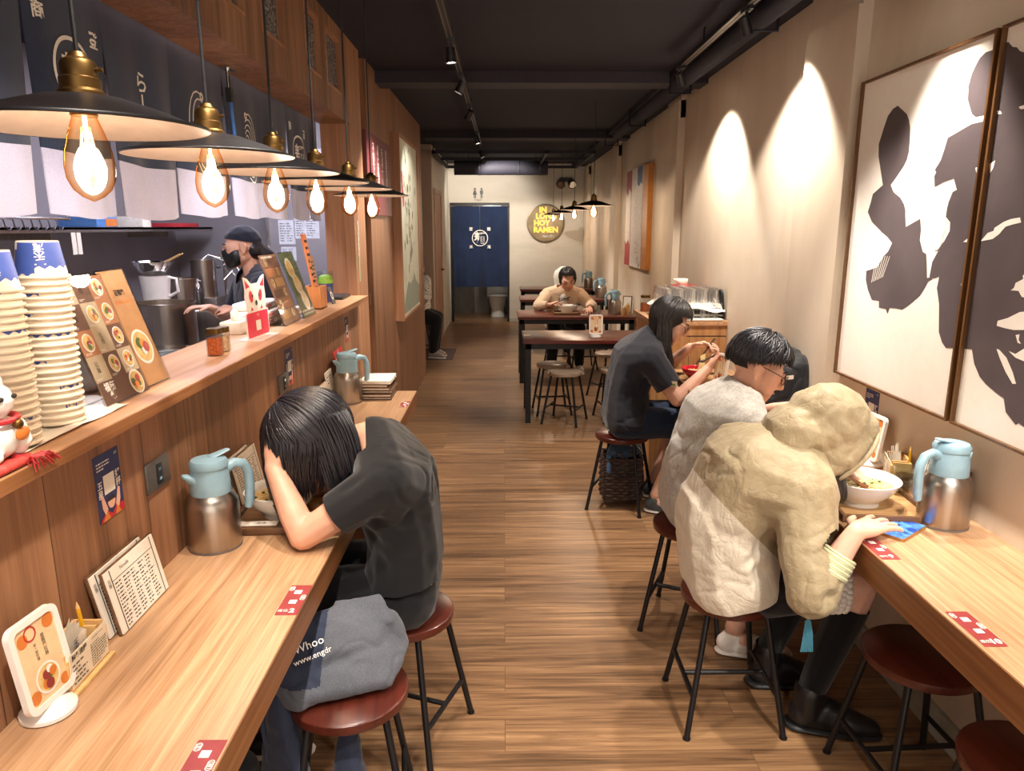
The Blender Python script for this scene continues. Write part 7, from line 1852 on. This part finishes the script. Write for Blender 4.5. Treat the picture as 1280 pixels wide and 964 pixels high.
t = thing('keychain', 'small brown and gold doll keychain hanging by the hooded diner under the counter edge', 'keychain', (.95, 1.86, .66))
b = MB(); b.hull([((.965, 1.862, .665), (.014, .012, .016))]); b.hull([((.965, 1.862, .638), (.011, .010, .016))]); b.sphere((.956, 1.858, .682), .005, None, 8); b.sphere((.974, 1.858, .682), .005, None, 8); b.build('doll', plain('doll brown', '#8a5a34', .4, .3, mott=.3, ms=150), t, 60)
b = MB(); b.tube([(.965, 1.862, .68), (.966, 1.87, .705), (.962, 1.89, .725)], .0022, 6); b.build('chain', M_brass, t)
# ------------------------------------------------------------------ lights
spot(1.06, 2.30, 2.532, (1.38, 2.25, 1.3), 'track spotlight above the ink painting, just out of the frame', 60, 62)
spot(1.06, 2.62, 2.532, (.80, 2.5, 0), 'extra track spotlight added over the hooded diner to light the floor', 78, 75)  # extra head out of view, added to light the floor
spot(1.06, 3.40, 2.532, (1.38, 3.52, 1.55), 'glowing track spotlight of the short track, washing the plaster by the first column', 75, 98, blend=.35)
spot(1.06, 4.58, 2.532, (1.38, 4.74, 1.55), 'track spotlight at the far end of the short track', 75, 98, blend=.35)
spot(1.06, 1.2, 2.532, (1.0, 1.25, 0), 'track spotlight over the near end of the right counter', 90, 80)
spot(1.06, .2, 2.532, (.9, .9, 0), 'track spotlight behind the camera over the right counter', 90, 85)
for y, aim, w, l in ((.5, (-.3, .9, 0), 85, 'track spotlight of the middle track above the camera'), (1.7, (-.45, 1.75, .7), 50, 'track spotlight of the middle track over the left counter'),
                  (3.96, (-.1, 4.1, 0), 95, 'first visible track spotlight of the middle track'), (4.82, (-.87, 4.9, 1.3), 80, 'second visible track spotlight of the middle track'),
                  (5.96, (-.86, 6.5, 1.5), 26, 'third visible track spotlight, turned to the wood wall'), (7.62, (.4, 7.6, .3), 90, 'fourth visible track spotlight with a bright lens'),
                  (9.1, (.6, 9.2, .3), 90, 'fifth track spotlight over the back tables'), (10.95, (-.4, 12.4, 1.9), 70, 'last track spotlight aimed at the toilet symbols')):
    spot(-.27, y, 2.532, aim, l, w, 78 if y < 10 else 85)
spot(-.27, 9.9, 2.532, (.7, 12.4, 1.4), 'track spotlight added to light the round gold sign on the back wall', 75, 75)  # head added to brighten the back wall
spot(1.06, -.5, 2.532, (1.3, .2, .75), 'track spotlight at the near end of the short track, behind the camera', 60, 80)
spot(-.27, 1.05, 2.532, (-.9, 1.6, 1.2), 'unseen track spotlight added on the middle track to light the ledge', 50, 60)  # out-of-view head added to brighten the ledge
spot(-.27, 2.35, 2.532, (-.95, 3.0, 1.2), 'unseen track spotlight added on the middle track to light the ledge menus', 50, 60)  # another out-of-view head, added to brighten the menus
t = thing('added_washroom_lamp', 'round ceiling lamp added unseen to light the washroom behind the door curtain', 'lamp', (-.4, YB+.7, CZ))  # unseen lamp added so the washroom is lit
MB().tube([(-.4, YB+.7, CZ-.04), (-.4, YB+.7, CZ)], .16, 28).build('housing', M_white, t); MB().tube([(-.4, YB+.7, CZ-.05), (-.4, YB+.7, CZ-.04)], .14, 28).build('diffuser', emis('washroom glow', '#fff6ea', 22.), t)
# unseen ceiling panels added above the noren line to light the kitchen
for y in (2.6, 4.8):
    t = thing('added_panel_light', 'flat ceiling panel lamp added to light the kitchen, %s one' % ('near' if y < 3 else 'far'), 'lamp', (-1.5, y, CZ-.03))
    MB().box(-1.8, -1.25, y-.6, y+.6, CZ-.03, CZ).build('housing', M_white, t); MB().box(-1.78, -1.27, y-.58, y+.58, CZ-.032, CZ-.03).build('diffuser', emis('panel glow', '#f1eeff', 15.), t)
w = bpy.data.worlds.new('World'); SC.world = w; w.use_nodes = True
bg = w.node_tree.nodes['Background']; bg.inputs[0].default_value = S('#fff3e6'); bg.inputs[1].default_value = 1.5
# ------------------------------------------------------------------ camera
cam = bpy.data.cameras.new('Camera'); co = bpy.data.objects.new('Camera', cam); COL.objects.link(co)
cam.sensor_width = 36; cam.lens = 900/1280*36; cam.clip_start = .02
co.location = (0, 0, 1.6); co.rotation_euler = (math.radians(90-12.407), 0, math.radians(-.622)); SC.camera = co
SC.view_settings.view_transform = 'Standard'; SC.view_settings.look = 'None'; SC.view_settings.gamma = 1
SC.view_settings.use_curve_mapping = False; SC.view_settings.exposure = .76
SC.cycles.use_denoising = True
SC.cycles.max_bounces = 8; SC.cycles.transparent_max_bounces = 24; SC.cycles.sample_clamp_indirect = 4.
